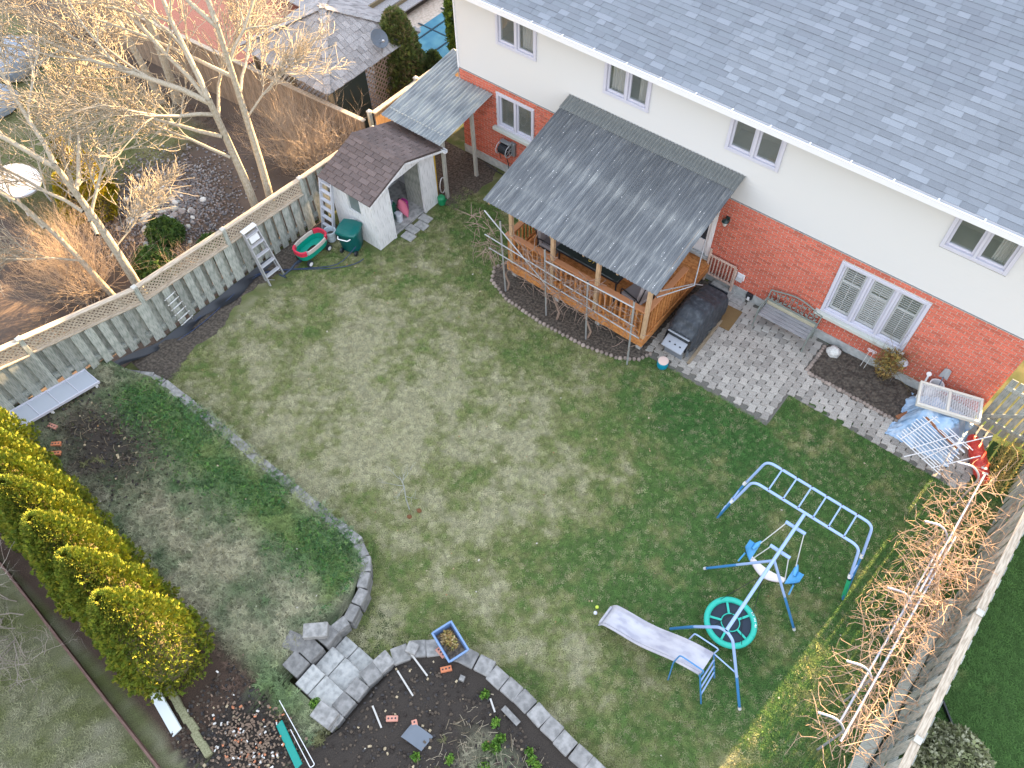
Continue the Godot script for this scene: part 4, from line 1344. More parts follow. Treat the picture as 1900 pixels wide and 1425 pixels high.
func build_swing_set() -> void:
	var faded := plain("faded_blue", Color(0.30, 0.42, 0.68), 0.45)
	var blue := plain("leg_blue", Color(0.045, 0.21, 0.47), 0.4)
	var white := mats.white_plastic as StandardMaterial3D
	var t := thing("swing_set", "blue tubular swing set with monkey bars on the lawn", "swing set", V(0, 0, 6.6))
	for s in [[4.92, 5.10], [5.44, 5.58]]:
		pipe(t, "ladder_rail", bend([V(-1.17, 1.2, s[1]), V(-1.02, 2.0, s[0]), V(1.02, 2.0, s[0]), V(1.19, 1.2, s[1])], 0.16), 0.026, faded)
		for x in [-1.0, 1.0]:
			var foot := V(-1.33 if x < 0.0 else 1.38, 0.0, 5.36)
			pipe(t, "leg", [V(1.18 * x, 1.2, s[1]), foot + V(0, 0, (s[0] - 5.2) * 0.2)], 0.022, blue)
			pipe(t, "collar", [V(1.165 * x, 1.27, s[1] - 0.015), V(1.19 * x, 1.15, s[1] + 0.002)], 0.033, white)
	for x in [-1.0, 1.0]:
		for y in [0.35, 0.65, 0.95]:
			var f: float = y / 1.2
			pipe(t, "climbing_rung", [V(lerpf(1.355, 1.18, f) * x, y, lerpf(5.33, 5.10, f)), V(lerpf(1.355, 1.18, f) * x, y, lerpf(5.38, 5.58, f))], 0.013, faded)
	pipe(t, "sleeve", [V(1.21, 1.1, 5.575), V(1.36, 0.08, 5.40)], 0.036, plain("sleeve_green", Color(0.02, 0.42, 0.20), 0.6))
	for k in 6: pipe(t, "rung", [V(-0.72 + k * 0.288, 2.0, 4.93), V(-0.72 + k * 0.288, 2.0, 5.44)], 0.014, faded)
	for k in 6:
		for z in [4.92, 5.44]: pipe(t, "bolt", [V(-0.72 + k * 0.288, 2.02, z), V(-0.72 + k * 0.288, 2.034, z)], 0.012, plain("rust_red", Color(0.42, 0.12, 0.10), 0.7))
	pipe(t, "top_beam", [V(0, 1.98, 5.45), V(-0.03, 1.92, 8.05)], 0.030, faded)
	for x in [-0.98, 0.94]:
		pipe(t, "middle_leg", [V(0, 1.90, 6.5), V(x * 0.5, 0.95, 6.5)], 0.024, faded)
		pipe(t, "middle_leg", [V(x * 0.5, 0.95, 6.5), V(x, 0.0, 6.5)], 0.0245, blue)
		pipe(t, "foot_cap", [V(x * 0.96, 0.08, 6.5), V(x, 0.0, 6.5)], 0.031, white)
	pipe(t, "end_frame", bend([V(-0.50, 0.95, 7.95), V(-0.12, 1.86, 8.03), V(0.10, 1.86, 8.06), V(0.50, 0.90, 8.22)], 0.16), 0.026, faded)
	pipe(t, "end_leg", [V(-0.50, 0.95, 7.95), V(-0.86, 0.0, 7.90)], 0.0262, blue)
	pipe(t, "end_leg", [V(0.50, 0.90, 8.22), V(0.85, 0.0, 8.35)], 0.0262, blue)
	pipe(t, "foot_cap", [V(0.82, 0.08, 8.34), V(0.85, 0.0, 8.35)], 0.033, white)
	pipe(t, "brace", [V(0.46, 1.0, 8.21), V(-0.03, 1.06, 8.18)], 0.013, faded)
	# two-seat glider
	var g := thing("glider_swing", "blue and white two seat glider hanging under the swing beam", "swing", V(0, 0, 6.0))
	for z in [5.72, 6.28]: pipe(g, "cross_bar", [V(-0.19, 1.87, z), V(0.19, 1.87, z)], 0.034, faded)
	for x in [-1.0, 1.0]:
		pipe(g, "hanger", [V(0.17 * x, 1.84, 5.72), V(0.37 * x, 0.62, 5.70)], 0.010, white)
		pipe(g, "hanger", [V(0.17 * x, 1.84, 6.28), V(0.34 * x, 0.58, 6.05)], 0.010, white)
		var mb := MB.new()
		mb.grid(8, 8, func(u: float, v: float) -> Vector3:
			var a := (v - 0.5)
			return V(x * (0.36 + 0.20 * u), 0.50 + 0.16 * u * u + 0.05 * a * a * 4.0, 5.88 + a * (0.40 - 0.22 * u)))
		mb.grid(8, 8, func(u: float, v: float) -> Vector3:
			var a := (v - 0.5)
			return V(x * (0.36 + 0.20 * u), 0.47 + 0.16 * u * u + 0.05 * a * a * 4.0, 5.88 + a * (0.40 - 0.22 * u)))
		part(g, "seat", mb, plain("seat_blue", Color(0.09, 0.34, 0.62), 0.4), true)
		mb = MB.new()
		mb.tube([V(0.38 * x, 0.66, 5.66), V(0.40 * x, 0.60, 5.74), V(0.43 * x, 0.55, 5.84)], [0.012, 0.05, 0.03], 8)
		part(g, "handle", mb, plain("seat_blue", Color(0.09, 0.34, 0.62), 0.4), true)
		pipe(g, "foot_rest", [V(0.50 * x, 0.56, 6.0), V(0.53 * x, 0.34, 6.12)], 0.018, plain("seat_blue", Color(0.09, 0.34, 0.62), 0.4))
	var tr := MB.new()
	tr.grid(12, 6, func(u: float, v: float) -> Vector3: return V(lerpf(-0.36, 0.34, u), 0.48 - 0.10 * sin(u * PI) + 0.05 * pow(v * 2.0 - 1.0, 2.0), 6.02 + (v - 0.5) * (0.10 + 0.10 * sin(u * PI)) + 0.05 * sin(u * PI)))
	tr.grid(12, 6, func(u: float, v: float) -> Vector3: return V(lerpf(-0.36, 0.34, u), 0.455 - 0.10 * sin(u * PI) + 0.05 * pow(v * 2.0 - 1.0, 2.0), 6.02 + (v - 0.5) * (0.10 + 0.10 * sin(u * PI)) + 0.05 * sin(u * PI)))
	part(g, "centre_trough", tr, plain("trough_white", Color(0.68, 0.62, 0.60), 0.5), true)
	# round net swing
	var d := thing("disc_swing", "round teal rimmed net swing hanging from the blue beam", "swing", V(-0.05, 0.42, 7.28))
	var rim := MB.new()
	var loop := []
	for k in 41: loop.push_back(V(0.425 * cos(TAU * k / 40), 0, 0.425 * sin(TAU * k / 40)))
	rim.tube(loop, 0.055, 10, false)
	var teal := plain("teal", Color(0.02, 0.43, 0.33), 0.55)
	part(d, "rim", rim, teal)
	var net := MB.new()
	net.lathe(V(0, 0, 0), [[0.41, -0.01], [0.0, -0.03]], 40)
	part(d, "net", net, grained("net", [[0.3, Color(0.012, 0.02, 0.035)], [0.7, Color(0.03, 0.042, 0.065)]], 0.2, V(6, 6, 6), 0.9))
	for k in 5:
		var sp := MB.new()
		var a := TAU * k / 5 + 0.25
		sp.bar(V(cos(a) * 0.16, 0.004, sin(a) * 0.16), V(cos(a) * 0.39, 0.010, sin(a) * 0.39), 0.04, 0.006)
		part(d, "strap", sp, teal)
	var ir := MB.new()
	loop = []
	for k in 31: loop.push_back(V(0.165 * cos(TAU * k / 30), 0.0, 0.165 * sin(TAU * k / 30)))
	ir.tube(loop, 0.011, 6, false)
	part(d, "inner_ring", ir, teal)
	for k in 4:
		var a := TAU * k / 4 + 0.6
		var rp := MB.new()
		rp.tube([V(cos(a) * 0.43, 0.05, sin(a) * 0.43), V(0.03, 1.49, 0.28 if sin(a) > 0.0 else -0.45)], 0.006, 5)
		part(d, "rope", rp, mats.black_plastic)
	var mk := MB.new()   # illegible white print along the rim
	for k in 11:
		if k in [3, 7]: continue
		var a := -1.05 + k * 0.062
		mk.box(V(cos(a) * 0.435, 0.056, sin(a) * 0.435), V(0.036 - 0.006 * (k % 3), 0.003, 0.011 + 0.004 * (k % 2)), Basis(Vector3.UP, -a + 0.3 * (k % 2)))
	part(d, "rim_print", mk, white)
	# slide with its ladder
	var s := thing("slide", "pale lavender plastic slide with blue ladder and hand rails", "slide", V(-0.9, 0, 8.45))
	var pl := grained("slide_plastic", [[0.2, Color(0.31, 0.305, 0.37)], [0.45, Color(0.43, 0.42, 0.465)], [0.8, Color(0.49, 0.48, 0.51)]], 0.012, V(0.8, 0.8, 1.6), 0.45)
	var sl := MB.new()
	var prof := func(u: float) -> float: return 0.20 + 0.90 * pow(u, 1.15) + 0.045 * sin(u * TAU * 1.5 + 0.6)
	for side in [0.0, -0.018]:
		sl.grid(40, 24, func(u: float, v: float) -> Vector3:
			var x := lerpf(-1.94, 0.0, u)
			var e := absf(v * 2.0 - 1.0)
			var lip := 0.085 * sm(0.72, 0.93, e)
			if e > 0.93: lip = 0.085 - 0.05 * (e - 0.93) / 0.07
			var y: float = prof.call(u) + lip + side - 0.16 * pow(clampf((0.06 - u) / 0.06, 0, 1), 2.0)
			return V(x, y, 8.48 + (v - 0.5) * 0.47 - 0.06 * u))
	part(s, "chute", sl, pl, true)
	var lip := MB.new()
	lip.box(V(-1.93, 0.10, 8.48), V(0.05, 0.20, 0.40), Basis.IDENTITY, 0.02)
	part(s, "foot", lip, pl, true)
	var blue2 := blue
	for z in [[8.20, 8.16], [8.64, 8.69]]:
		pipe(s, "ladder_rail", [V(-0.01, 1.14, z[0]), V(0.23 + (z[1] - 8.16) * 0.08, 0.0, z[1])], 0.015, blue2)
	for k in 3:
		var f := 0.25 + k * 0.25
		pipe(s, "rung", [V(0.23 * f, 1.14 * (1.0 - f), 8.20 - 0.03 * f), V(0.25 * f, 1.14 * (1.0 - f), 8.64 + 0.04 * f)], 0.015, faded)
	for z in [[8.20, -1.0], [8.66, 1.0]]:
		pipe(s, "hand_rail", bend([V(0.0, 1.08, z[0]), V(0.03, 1.42, z[0]), V(-0.42, 1.36, z[0]), V(-0.46, 0.90, z[0] + 0.02 * z[1]), V(-0.40, 0.0, z[0] + 0.05 * z[1])], 0.07), 0.013, blue2 if z[1] > 0.0 else faded)
	for b in [[V(-2.16, 0.034, 8.42), 0.034, Color(0.55, 0.68, 0.08), "small lime green ball on the grass near the slide foot"], [V(-2.12, 0.037, 8.53), 0.037, Color(0.62, 0.62, 0.68), "small white ball on the grass near the slide foot"]]:
		var mb := MB.new()
		var pr := []
		for k in 9: pr.push_back([sin(PI * k / 8) * b[1], -cos(PI * k / 8) * b[1]])
		mb.lathe(V(0, 0, 0), pr, 14)
		solo("ball", b[3], "ball", mb, plain("ball" + str(b[1]), b[2], 0.8), b[0], "balls by the slide", "", false)

func cyl(mb: MB, a: Vector3, b: Vector3, r: float, s := 8) -> void:
	mb.tube([a, b], r, s)

func build_patio_things() -> void:
	# covered grill
	var g := thing("grill", "barbecue grill under a dark fitted cover with a grey side shelf showing", "grill", V(-4.2, 0, 1.6))
	var mb := MB.new()
	var ztab := [[0.72, 0.30, 0.55], [0.84, 0.36, 0.78], [1.12, 0.37, 0.84], [1.36, 0.36, 0.96], [1.58, 0.36, 1.10], [1.95, 0.36, 1.12], [2.18, 0.36, 0.98], [2.30, 0.34, 0.84], [2.42, 0.32, 0.74]]
	mb.grid(32, 24, func(u: float, v: float) -> Vector3:
		var f := u * (ztab.size() - 1)
		var k := mini(int(f), ztab.size() - 2)
		var q := sm(0, 1, f - k)
		var z := lerpf(ztab[k][0], ztab[k + 1][0], f - k); var w := lerpf(ztab[k][1], ztab[k + 1][1], q); var h := lerpf(ztab[k][2], ztab[k + 1][2], q)
		var a := PI * v
		var cx := signf(cos(a)) * pow(absf(cos(a)), 0.38); var sy := pow(maxf(sin(a), 0.0), 0.42)
		var low := 0.16 + 0.05 * sin(z * 9.0)
		var fold := 0.014 * sin(z * 31.0 + v * 9.0) * (1.0 - sy * 0.6) + 0.012 * fine.get_noise_2d(z * 3.0, v * 6.0)
		return V(-4.22 + (w + fold) * cx, low + (h - low) * sy + 0.02 * fine.get_noise_2d(z * 4.0, v * 5.0), z))
	part(g, "cover", mb, grained("cover", [[0.2, Color(0.022, 0.028, 0.036)], [0.6, Color(0.040, 0.048, 0.060)], [0.9, Color(0.09, 0.10, 0.115)]], 0.02, V(1.2, 1.2, 1.2), 0.6, 2.0), true)
	mb = MB.new()
	for z in [0.74, 2.41]: mb.box(V(-4.22, 0.45, z), V(0.5, 0.55, 0.02))
	part(g, "cover_end", mb, mats.cover, true)
	mb = MB.new()
	mb.box(V(-4.22, 0.46, 2.56), V(0.52, 0.03, 0.30), Basis(Vector3.RIGHT, 0.45), 0.008)
	mb.box(V(-4.22, 0.66, 2.43), V(0.56, 0.035, 0.05), Basis.IDENTITY, 0.01)
	part(g, "side_shelf", mb, plain("shelf_grey", Color(0.33, 0.35, 0.39), 0.4, 0.3), true)
	for x in [-4.34, -4.20, -4.07]:
		mb = MB.new()
		mb.box(V(x, 0.478, 2.57), V(0.04, 0.03, 0.03), Basis(Vector3.RIGHT, 0.45), 0.006)
		part(g, "shelf_clip", mb, mats.black_plastic, true)
	mb = MB.new()
	mb.box(V(-4.22, 0.17, 2.52), V(0.46, 0.34, 0.02), Basis.IDENTITY, 0.004)
	for x in [-4.5, -3.94]:
		for z in [0.82, 2.36]: mb.box(V(x, 0.13, z), V(0.05, 0.26, 0.05))
	part(g, "cart", mb, plain("cart_grey", Color(0.22, 0.24, 0.27), 0.5, 0.2), true)
	mb = MB.new()
	mb.box(V(-3.83, 0.045, 1.75), V(0.07, 0.04, 1.55), Basis(Vector3.UP, 0.03), 0.004)
	solo("timber_strip", "narrow tan timber strip lying along the pavers beside the grill", "timber", mb, grained("tan_timber", [[0.2, Color(0.22, 0.17, 0.11)], [0.8, Color(0.33, 0.27, 0.19)]], 0.02, V(8, 8, 0.7), 0.9), V(-3.83, 0.025, 1.75))
	var st := thing("tub", "small turquoise tub with a pale pink lid by the grill", "tub", V(-4.24, 0, 2.92))
	mb = MB.new()
	mb.lathe(Vector3.ZERO, [[0.0, 0.0], [0.115, 0.0], [0.13, 0.06], [0.128, 0.17], [0.118, 0.19]], 24)
	part(st, "bowl", mb, plain("turquoise", Color(0.0, 0.24, 0.36), 0.4))
	mb = MB.new()
	mb.lathe(Vector3.ZERO, [[0.119, 0.185], [0.122, 0.205], [0.112, 0.222], [0.0, 0.226]], 24)
	part(st, "lid", mb, plain("pink_lid", Color(0.66, 0.50, 0.44), 0.6))
	# bench
	var b := thing("bench", "weathered garden bench with cast scroll back against the brick wall", "bench", V(-2.58, 0, 0.35))
	var iron := plain("bench_iron", Color(0.20, 0.23, 0.21), 0.7)
	var grey := grained("bench_wood", [[0.2, Color(0.19, 0.195, 0.21)], [0.8, Color(0.33, 0.33, 0.34)]], 0.02, V(0.7, 8, 8), 0.9, 1.5)
	for k in 4:
		mb = MB.new()
		mb.box(V(0, 0.42, -0.10 + k * 0.105), V(1.22, 0.025, 0.092), Basis.IDENTITY, 0.006)
		part(b, "seat_slat", mb, grey)
	for s in [-1.0, 1.0]:
		mb = MB.new()
		mb.tube(bend([V(0.63 * s, 0, 0.30), V(0.63 * s, 0.40, 0.27), V(0.63 * s, 0.62, 0.28), V(0.63 * s, 0.64, -0.12)], 0.08), 0.018, 6)
		mb.tube(bend([V(0.63 * s, 0, -0.22), V(0.63 * s, 0.40, -0.14), V(0.63 * s, 0.80, -0.24)], 0.08), 0.018, 6)
		mb.tube([V(0.63 * s, 0.40, 0.28), V(0.63 * s, 0.40, -0.15)], 0.016, 6)
		part(b, "side_frame", mb, iron)
	mb = MB.new()
	var arch := []
	for k in 21:
		var u := k / 20.0
		arch.push_back(V(lerpf(-0.63, 0.63, u), 0.80 + 0.13 * pow(sin(u * PI), 1.6), -0.245 - 0.02 * sin(u * PI)))
	mb.tube(arch, 0.020, 6)
	mb.bar(V(-0.63, 0.55, -0.175), V(0.63, 0.55, -0.175), 0.02, 0.055)
	part(b, "back_frame", mb, iron)
	mb = MB.new()
	mb.box(V(0, 0.485, -0.155), V(1.2, 0.09, 0.02), Basis(Vector3.RIGHT, -0.2), 0.004)
	part(b, "lower_back_slat", mb, grained("bench_back", [[0.2, Color(0.30, 0.28, 0.20)], [0.8, Color(0.44, 0.41, 0.31)]], 0.02, V(0.7, 8, 8), 0.9))
	for k in 22:
		mb = MB.new()
		var u := (k % 11 + 0.5) / 11.0
		var y := (0.62 if k < 11 else 0.74) + R(-0.02, 0.03)
		if k >= 11 and absf(u - 0.5) < 0.3: y += 0.05
		var leaf := PackedVector2Array()
		for a in 10:
			var an := TAU * a / 10
			leaf.push_back(Vector2(cos(an) * R(0.030, 0.05), sin(an) * R(0.014, 0.026)))
		var bs := Basis(Vector3.RIGHT, PI / 2 - 0.2) * Basis(Vector3.UP, R(-1.2, 1.2))
		mb.prism(leaf, -0.006, 0.006, bs, V(lerpf(-0.58, 0.58, u), y, -0.175 - (y - 0.55) * 0.25))
		part(b, "scroll_leaf", mb, iron)
	mb = MB.new()
	for k in 12:
		var u := (k + 0.5) / 12.0
		var p0 := V(lerpf(-0.6, 0.6, u), 0.57, -0.178)
		mb.tube([p0, p0 + V(0.04 * sin(k * 2.1), 0.09, -0.022), p0 + V(-0.03 * sin(k * 1.3), 0.22 + 0.12 * pow(sin(u * PI), 1.6), -0.055)], 0.007, 5)
	part(b, "scroll_stem", mb, iron)
	# fittings on the brick wall
	var l := thing("wall_lantern", "small dark wall lantern with frosted glass on the brick", "lantern", V(-4.70, 2.0, 0.002))
	mb = MB.new()
	mb.box(V(0, 0.06, 0.012), V(0.10, 0.16, 0.02), Basis.IDENTITY, 0.005)
	mb.tube([V(0, 0.10, 0.02), V(0, 0.16, 0.08), V(0, 0.13, 0.12)], 0.010, 6)
	mb.lathe(V(0, 0.02, 0.12), [[0.0, 0.13], [0.035, 0.11], [0.085, 0.06], [0.085, 0.05], [0.0, 0.05]], 12)
	part(l, "housing", mb, plain("lantern_green", Color(0.02, 0.045, 0.045), 0.4))
	mb = MB.new()
	mb.lathe(V(0, -0.06, 0.12), [[0.0, 0.0], [0.035, 0.005], [0.055, 0.06], [0.062, 0.13]], 12)
	part(l, "shade", mb, plain("frosted", Color(0.55, 0.58, 0.56), 0.3))
	var rp := thing("stair_railing", "short beige baluster railing fixed by the brick wall next to the deck", "railing", V(-4.5, 0.1, 0.09))
	var beige := grained("beige", [[0.2, Color(0.52, 0.38, 0.31)], [0.8, Color(0.66, 0.51, 0.43)]], 0.02, V(4, 1, 4), 0.8)
	for y in [0.18, 0.78]:
		mb = MB.new()
		mb.box(V(0, y, 0), V(0.70, 0.045, 0.04), Basis.IDENTITY, 0.004)
		part(rp, "rail", mb, beige)
	for k in 8:
		mb = MB.new()
		mb.box(V(-0.28 + k * 0.085, 0.48, 0.0), V(0.026, 0.58, 0.026))
		part(rp, "baluster", mb, beige)
	for s in [[-0.36, 0.52, 1.06], [0.36, 0.42, 0.80]]:
		mb = MB.new()
		mb.box(V(s[0], s[1] - 0.08, 0), V(0.05, s[2], 0.05), Basis.IDENTITY, 0.004)
		part(rp, "post", mb, beige)
	var ve := thing("wall_vent", "grey plastic dryer vent hood on the brick beside the beige railing", "vent", V(-4.02, 0.55, 0.002))
	mb = MB.new()
	mb.box(V(0, 0.06, 0.01), V(0.2, 0.2, 0.018), Basis.IDENTITY, 0.004)
	part(ve, "flange", mb, mats.white_plastic)
	mb = MB.new()
	mb.hexa([V(-0.08, -0.03, 0.10), V(0.08, -0.03, 0.10), V(0.08, -0.03, 0.018), V(-0.08, -0.03, 0.018), V(-0.07, 0.10, 0.09), V(0.07, 0.10, 0.09), V(0.07, 0.14, 0.018), V(-0.07, 0.14, 0.018)])
	part(ve, "hood", mb, plain("vent_grey", Color(0.52, 0.54, 0.56), 0.5))
	var ob := thing("wall_outlet", "black outlet box with white plug low on the brick by the bench", "outlet", V(-3.66, 0.13, 0.03))
	mb = MB.new()
	mb.box(V(0, 0.08, 0.03), V(0.16, 0.17, 0.06), Basis.IDENTITY, 0.006)
	part(ob, "housing", mb, mats.black_plastic)
	mb = MB.new()
	mb.box(V(0.0, 0.03, 0.075), V(0.055, 0.10, 0.035), Basis.IDENTITY, 0.008)
	part(ob, "plug", mb, mats.white_plastic)
	# hose reel by the small lower window
	var hr := thing("hose_reel", "wall mounted reel of black garden hose beside the shelter", "hose reel", V(-11.02, 0.95, 0.0))
	mb = MB.new()
	mb.box(V(0.16, 0.0, 0.05), V(0.16, 0.42, 0.10), Basis.IDENTITY, 0.02)
	mb.box(V(0, 0.2, 0.14), V(0.34, 0.05, 0.12), Basis.IDENTITY, 0.01)
	part(hr, "bracket", mb, plain("reel_grey", Color(0.20, 0.21, 0.22), 0.6))
	mb = MB.new()
	for k in 7:
		var lp := []
		for a in 17: lp.push_back(V(-0.14 + k * 0.042, 0.12 * cos(TAU * a / 16), 0.19 + 0.12 * sin(TAU * a / 16)))
		mb.tube(lp, 0.022, 6, false)
	part(hr, "hose", mb, mats.black_plastic)
	for x in [-0.18, 0.14]:
		mb = MB.new()
		var lp := []
		for a in 17: lp.push_back(V(x, 0.17 * cos(TAU * a / 16), 0.19 + 0.17 * sin(TAU * a / 16)))
		mb.tube(lp, 0.012, 6, false)
		for a in 3: mb.tube([V(x, 0.17 * cos(TAU * a / 6), 0.19 + 0.17 * sin(TAU * a / 6)), V(x, -0.17 * cos(TAU * a / 6), 0.19 - 0.17 * sin(TAU * a / 6))], 0.008, 5)
		part(hr, "reel_side", mb, plain("reel_light", Color(0.42, 0.44, 0.46), 0.5))
	mb = MB.new()
	mb.tube([V(0.05, -0.12, 0.22), V(0.07, -0.5, 0.14), V(0.06, -0.93, 0.12), V(-0.2, -0.94, 0.16), V(-0.75, -0.94, 0.12), V(-1.3, -0.94, 0.25)], 0.012, 6)
	mb.tube([V(-0.2, -0.10, 0.2), V(-0.21, -0.45, 0.12)], 0.010, 6)
	part(hr, "hose_end", mb, mats.black_plastic)
	# things in the bed
	mb = MB.new()
	rock(mb, Vector3.ZERO, V(0.16, 0.15, 0.14), 3)
	solo("white_rock", "large white quartz rock at the corner of the bed", "rock", mb, grained("quartz", [[0.2, Color(0.48, 0.48, 0.46)], [0.8, Color(0.70, 0.70, 0.68)]], 0.03, V(2, 2, 2), 0.8, 3.0), V(-1.36, 0.10, 0.26), "", "", false)
	for k in 2:
		var h := thing("heart_stake", ["pale wire heart on a garden stake, the one closer to the white rock", "pale wire heart on a garden stake, the one closer to the dry rose"][k], "garden stake", V(-0.72 + k * 0.09, 0.02, 0.20), 0.0, "heart stakes in the bed")
		mb = MB.new()
		cyl(mb, V(0, 0, 0), V(0.02, 0.62, 0.06), 0.006, 6)
		part(h, "stake", mb, mats.white_plastic)
		mb = MB.new()
		var hp := []
		for a in 25:
			var q := TAU * a / 24
			hp.push_back(V(0.02 + 0.0035 * 16.0 * pow(sin(q), 3.0), 0.69 + 0.0035 * (13.0 * cos(q) - 5.0 * cos(2 * q) - 2.0 * cos(3 * q) - cos(4 * q)), 0.065))
		mb.tube(hp, 0.008, 6, false)
		mb.prism(PackedVector2Array([Vector2(-0.03, 0.0), Vector2(0.0, -0.035), Vector2(0.03, 0.0), Vector2(0.0, 0.03)]), -0.003, 0.003, Basis(Vector3.RIGHT, PI / 2), V(0.02, 0.69, 0.065))
		part(h, "heart", mb, plain("heart_pink", Color(0.66, 0.58, 0.62), 0.6))
	var rose := thing("rose_bush", "dry brown rose bush with withered leaves below the window corner", "shrub", V(-0.22, 0.03, 0.22))
	mb = MB.new()
	for k in 14: twig(mb, V(R(-0.1, 0.1), 0, R(-0.06, 0.06)), V(R(-0.35, 0.35), 1.0, R(-0.05, 0.35)).normalized(), R(0.7, 1.15), 0.007, 2, 0.25)
	part(rose, "stems", mb, plain("rose_stem", Color(0.20, 0.15, 0.06), 0.9))
	leaves(rose, "leaves", V(0, 0.62, 0.05), V(0.30, 0.52, 0.18), 700, 0.026, [Color(0.26, 0.17, 0.04), Color(0.20, 0.10, 0.04), Color(0.34, 0.24, 0.07), Color(0.16, 0.14, 0.04)])
	mb = MB.new()
	rock(mb, Vector3.ZERO, V(0.13, 0.11, 0.09), 8)
	var orn := thing("bird_ornament", "pale grey bird shaped ornament beside the rose under the window", "ornament", V(-0.02, 0.72, 0.16))
	part(orn, "body", mb, plain("ornament", Color(0.52, 0.54, 0.60), 0.7))
	mb = MB.new()
	cyl(mb, V(0, -0.70, 0), V(0, -0.05, 0), 0.008, 6)
	part(orn, "stake", mb, mats.steel)
	mb = MB.new()
	mb.box(V(0.58, 0.045, 0.86), V(0.10, 0.06, 0.34), Basis(Vector3.UP, -0.5), 0.008)
	solo("rusty_brick", "rusty brown brick at the far end of the flower bed", "brick", mb, plain("rust", Color(0.27, 0.11, 0.05), 0.9), V(0.58, 0.02, 0.86))
	# heap by the house corner
	var tp := MB.new()
	tp.grid(36, 30, func(u: float, v: float) -> Vector3:
		var x := lerpf(0.48, 1.85, u); var z := lerpf(0.14, 1.50, v)
		var e := minf(minf(u, 1.0 - u), minf(v, 1.0 - v))
		var h := 0.62 * sm(0.0, 0.3, e) * (1.0 - 0.35 * sm(0.5, 0.9, v)) + 0.05 * fine.get_noise_2d(x * 1.6, z * 1.6) + 0.03 * sin(x * 11.0 + z * 6.0)
		return V(x + 0.07 * fine.get_noise_2d(z * 2.0, 4.0), maxf(0.03, h), z + 0.07 * fine.get_noise_2d(x * 2.0, 9.0)))
	solo("tarpaulin", "pale blue tarpaulin bunched over a heap at the house corner", "tarp", tp, grained("tarp", [[0.2, Color(0.22, 0.36, 0.54)], [0.5, Color(0.33, 0.48, 0.66)], [0.8, Color(0.50, 0.60, 0.72)]], 0.015, V(1, 1, 1), 0.35, 3.0), V(1.17, 0, 0.95))
	var cr := thing("wire_crate", "cream framed wire grid crate lying on the blue tarpaulin", "crate", V(1.17, 0.70, 0.56), 0.28)
	var cream := plain("cream", Color(0.66, 0.65, 0.58), 0.6)
	cr.rotation.x = 0.06
	for s in [[0, 0.28, 1.26, 0.05], [0, -0.28, 1.26, 0.05]]:
		mb = MB.new()
		mb.box(V(s[0], 0.06, s[1]), V(s[2], 0.10, s[3]), Basis.IDENTITY, 0.006)
		part(cr, "frame_rail", mb, cream)
	for x in [-0.605, -0.02, 0.605]:
		mb = MB.new()
		mb.box(V(x, 0.06, 0), V(0.05, 0.098, 0.50), Basis.IDENTITY, 0.006)
		part(cr, "frame_rail", mb, cream)
	for k in 15:
		mb = MB.new()
		mb.box(V(0, 0.085, -0.235 + k * 0.0335), V(1.16, 0.007, 0.008))
		part(cr, "wire", mb, mats.white_plastic)
	for k in 26:
		mb = MB.new()
		mb.box(V(-0.56 + k * 0.0445, 0.078, 0), V(0.006, 0.006, 0.5))
		part(cr, "wire", mb, mats.white_plastic)
	var dr := thing("drying_rack", "collapsed white rod drying rack lying against the blue tarpaulin", "rack", V(1.33, 0.40, 1.40), -0.32)
	dr.rotation.x = 0.36
	for k in 14:
		mb = MB.new()
		cyl(mb, V(-0.56 + R(-0.04, 0.04), 0.012 + 0.02 * (k % 2), -0.44 + k * 0.066), V(0.54 + R(-0.06, 0.06), 0.012 + 0.02 * (k % 2), -0.44 + k * 0.066 + R(-0.03, 0.03)), 0.0125, 6)
		part(dr, "rod", mb, mats.white_plastic)
	for s in [[-0.45, 0.1], [-0.18, 0.35], [0.12, 0.2], [0.36, 0.4]]:
		mb = MB.new()
		cyl(mb, V(s[0], 0.05, 0.44), V(s[0] + s[1], 0.05, -0.42), 0.0125, 6)
		part(dr, "rod", mb, mats.white_plastic)
	mb = MB.new()
	cyl(mb, V(1.0, 0.28, 2.0), V(2.15, 0.88, 0.92), 0.012, 6)
	solo("white_pole", "thin white pole resting across the drying rack", "pole", mb, mats.white_plastic, V(1.0, 0.28, 2.0))
	mb = MB.new()
	mb.bar(V(0.95, 0.52, 1.02), V(1.75, 0.50, 1.32), 0.05, 0.03)
	solo("brown_stick", "brown wooden stick lying over the tarpaulin and rack", "stick", mb, plain("rust", Color(0.27, 0.11, 0.05), 0.9), V(0.95, 0.52, 1.02))
	var sv := thing("shovel", "grey shovel leaning upside down on the brick wall", "shovel", V(0.92, 0.02, 0.35))
	mb = MB.new()
	cyl(mb, V(0, 0, 0), V(-0.10, 0.80, -0.26), 0.014, 7)
	part(sv, "handle", mb, plain("handle_grey", Color(0.17, 0.19, 0.24), 0.6))
	mb = MB.new()
	mb.grid(6, 6, func(u: float, v: float) -> Vector3: return V(-0.10 + (u - 0.5) * 0.19 * (1.0 - 0.25 * v), 0.78 + v * 0.25, -0.27 - 0.05 * v + 0.12 * pow(u - 0.5, 2.0)))
	part(sv, "blade", mb, plain("blade", Color(0.42, 0.45, 0.48), 0.4, 0.4))
	var pd := thing("paddle", "white plastic paddle leaning on the bricks behind the crate", "paddle", V(0.64, 0.02, 0.42))
	mb = MB.new()
	cyl(mb, V(-0.02, 0.0, 0.02), V(-0.08, 0.72, -0.26), 0.022, 7)
	part(pd, "shaft", mb, mats.white_plastic)
	mb = MB.new()
	mb.lathe(V(-0.085, 0.76, -0.27), [[0.0, -0.016], [0.05, -0.016], [0.055, 0.0], [0.05, 0.016], [0.0, 0.016]], 12, Basis(Vector3.RIGHT, 1.2))
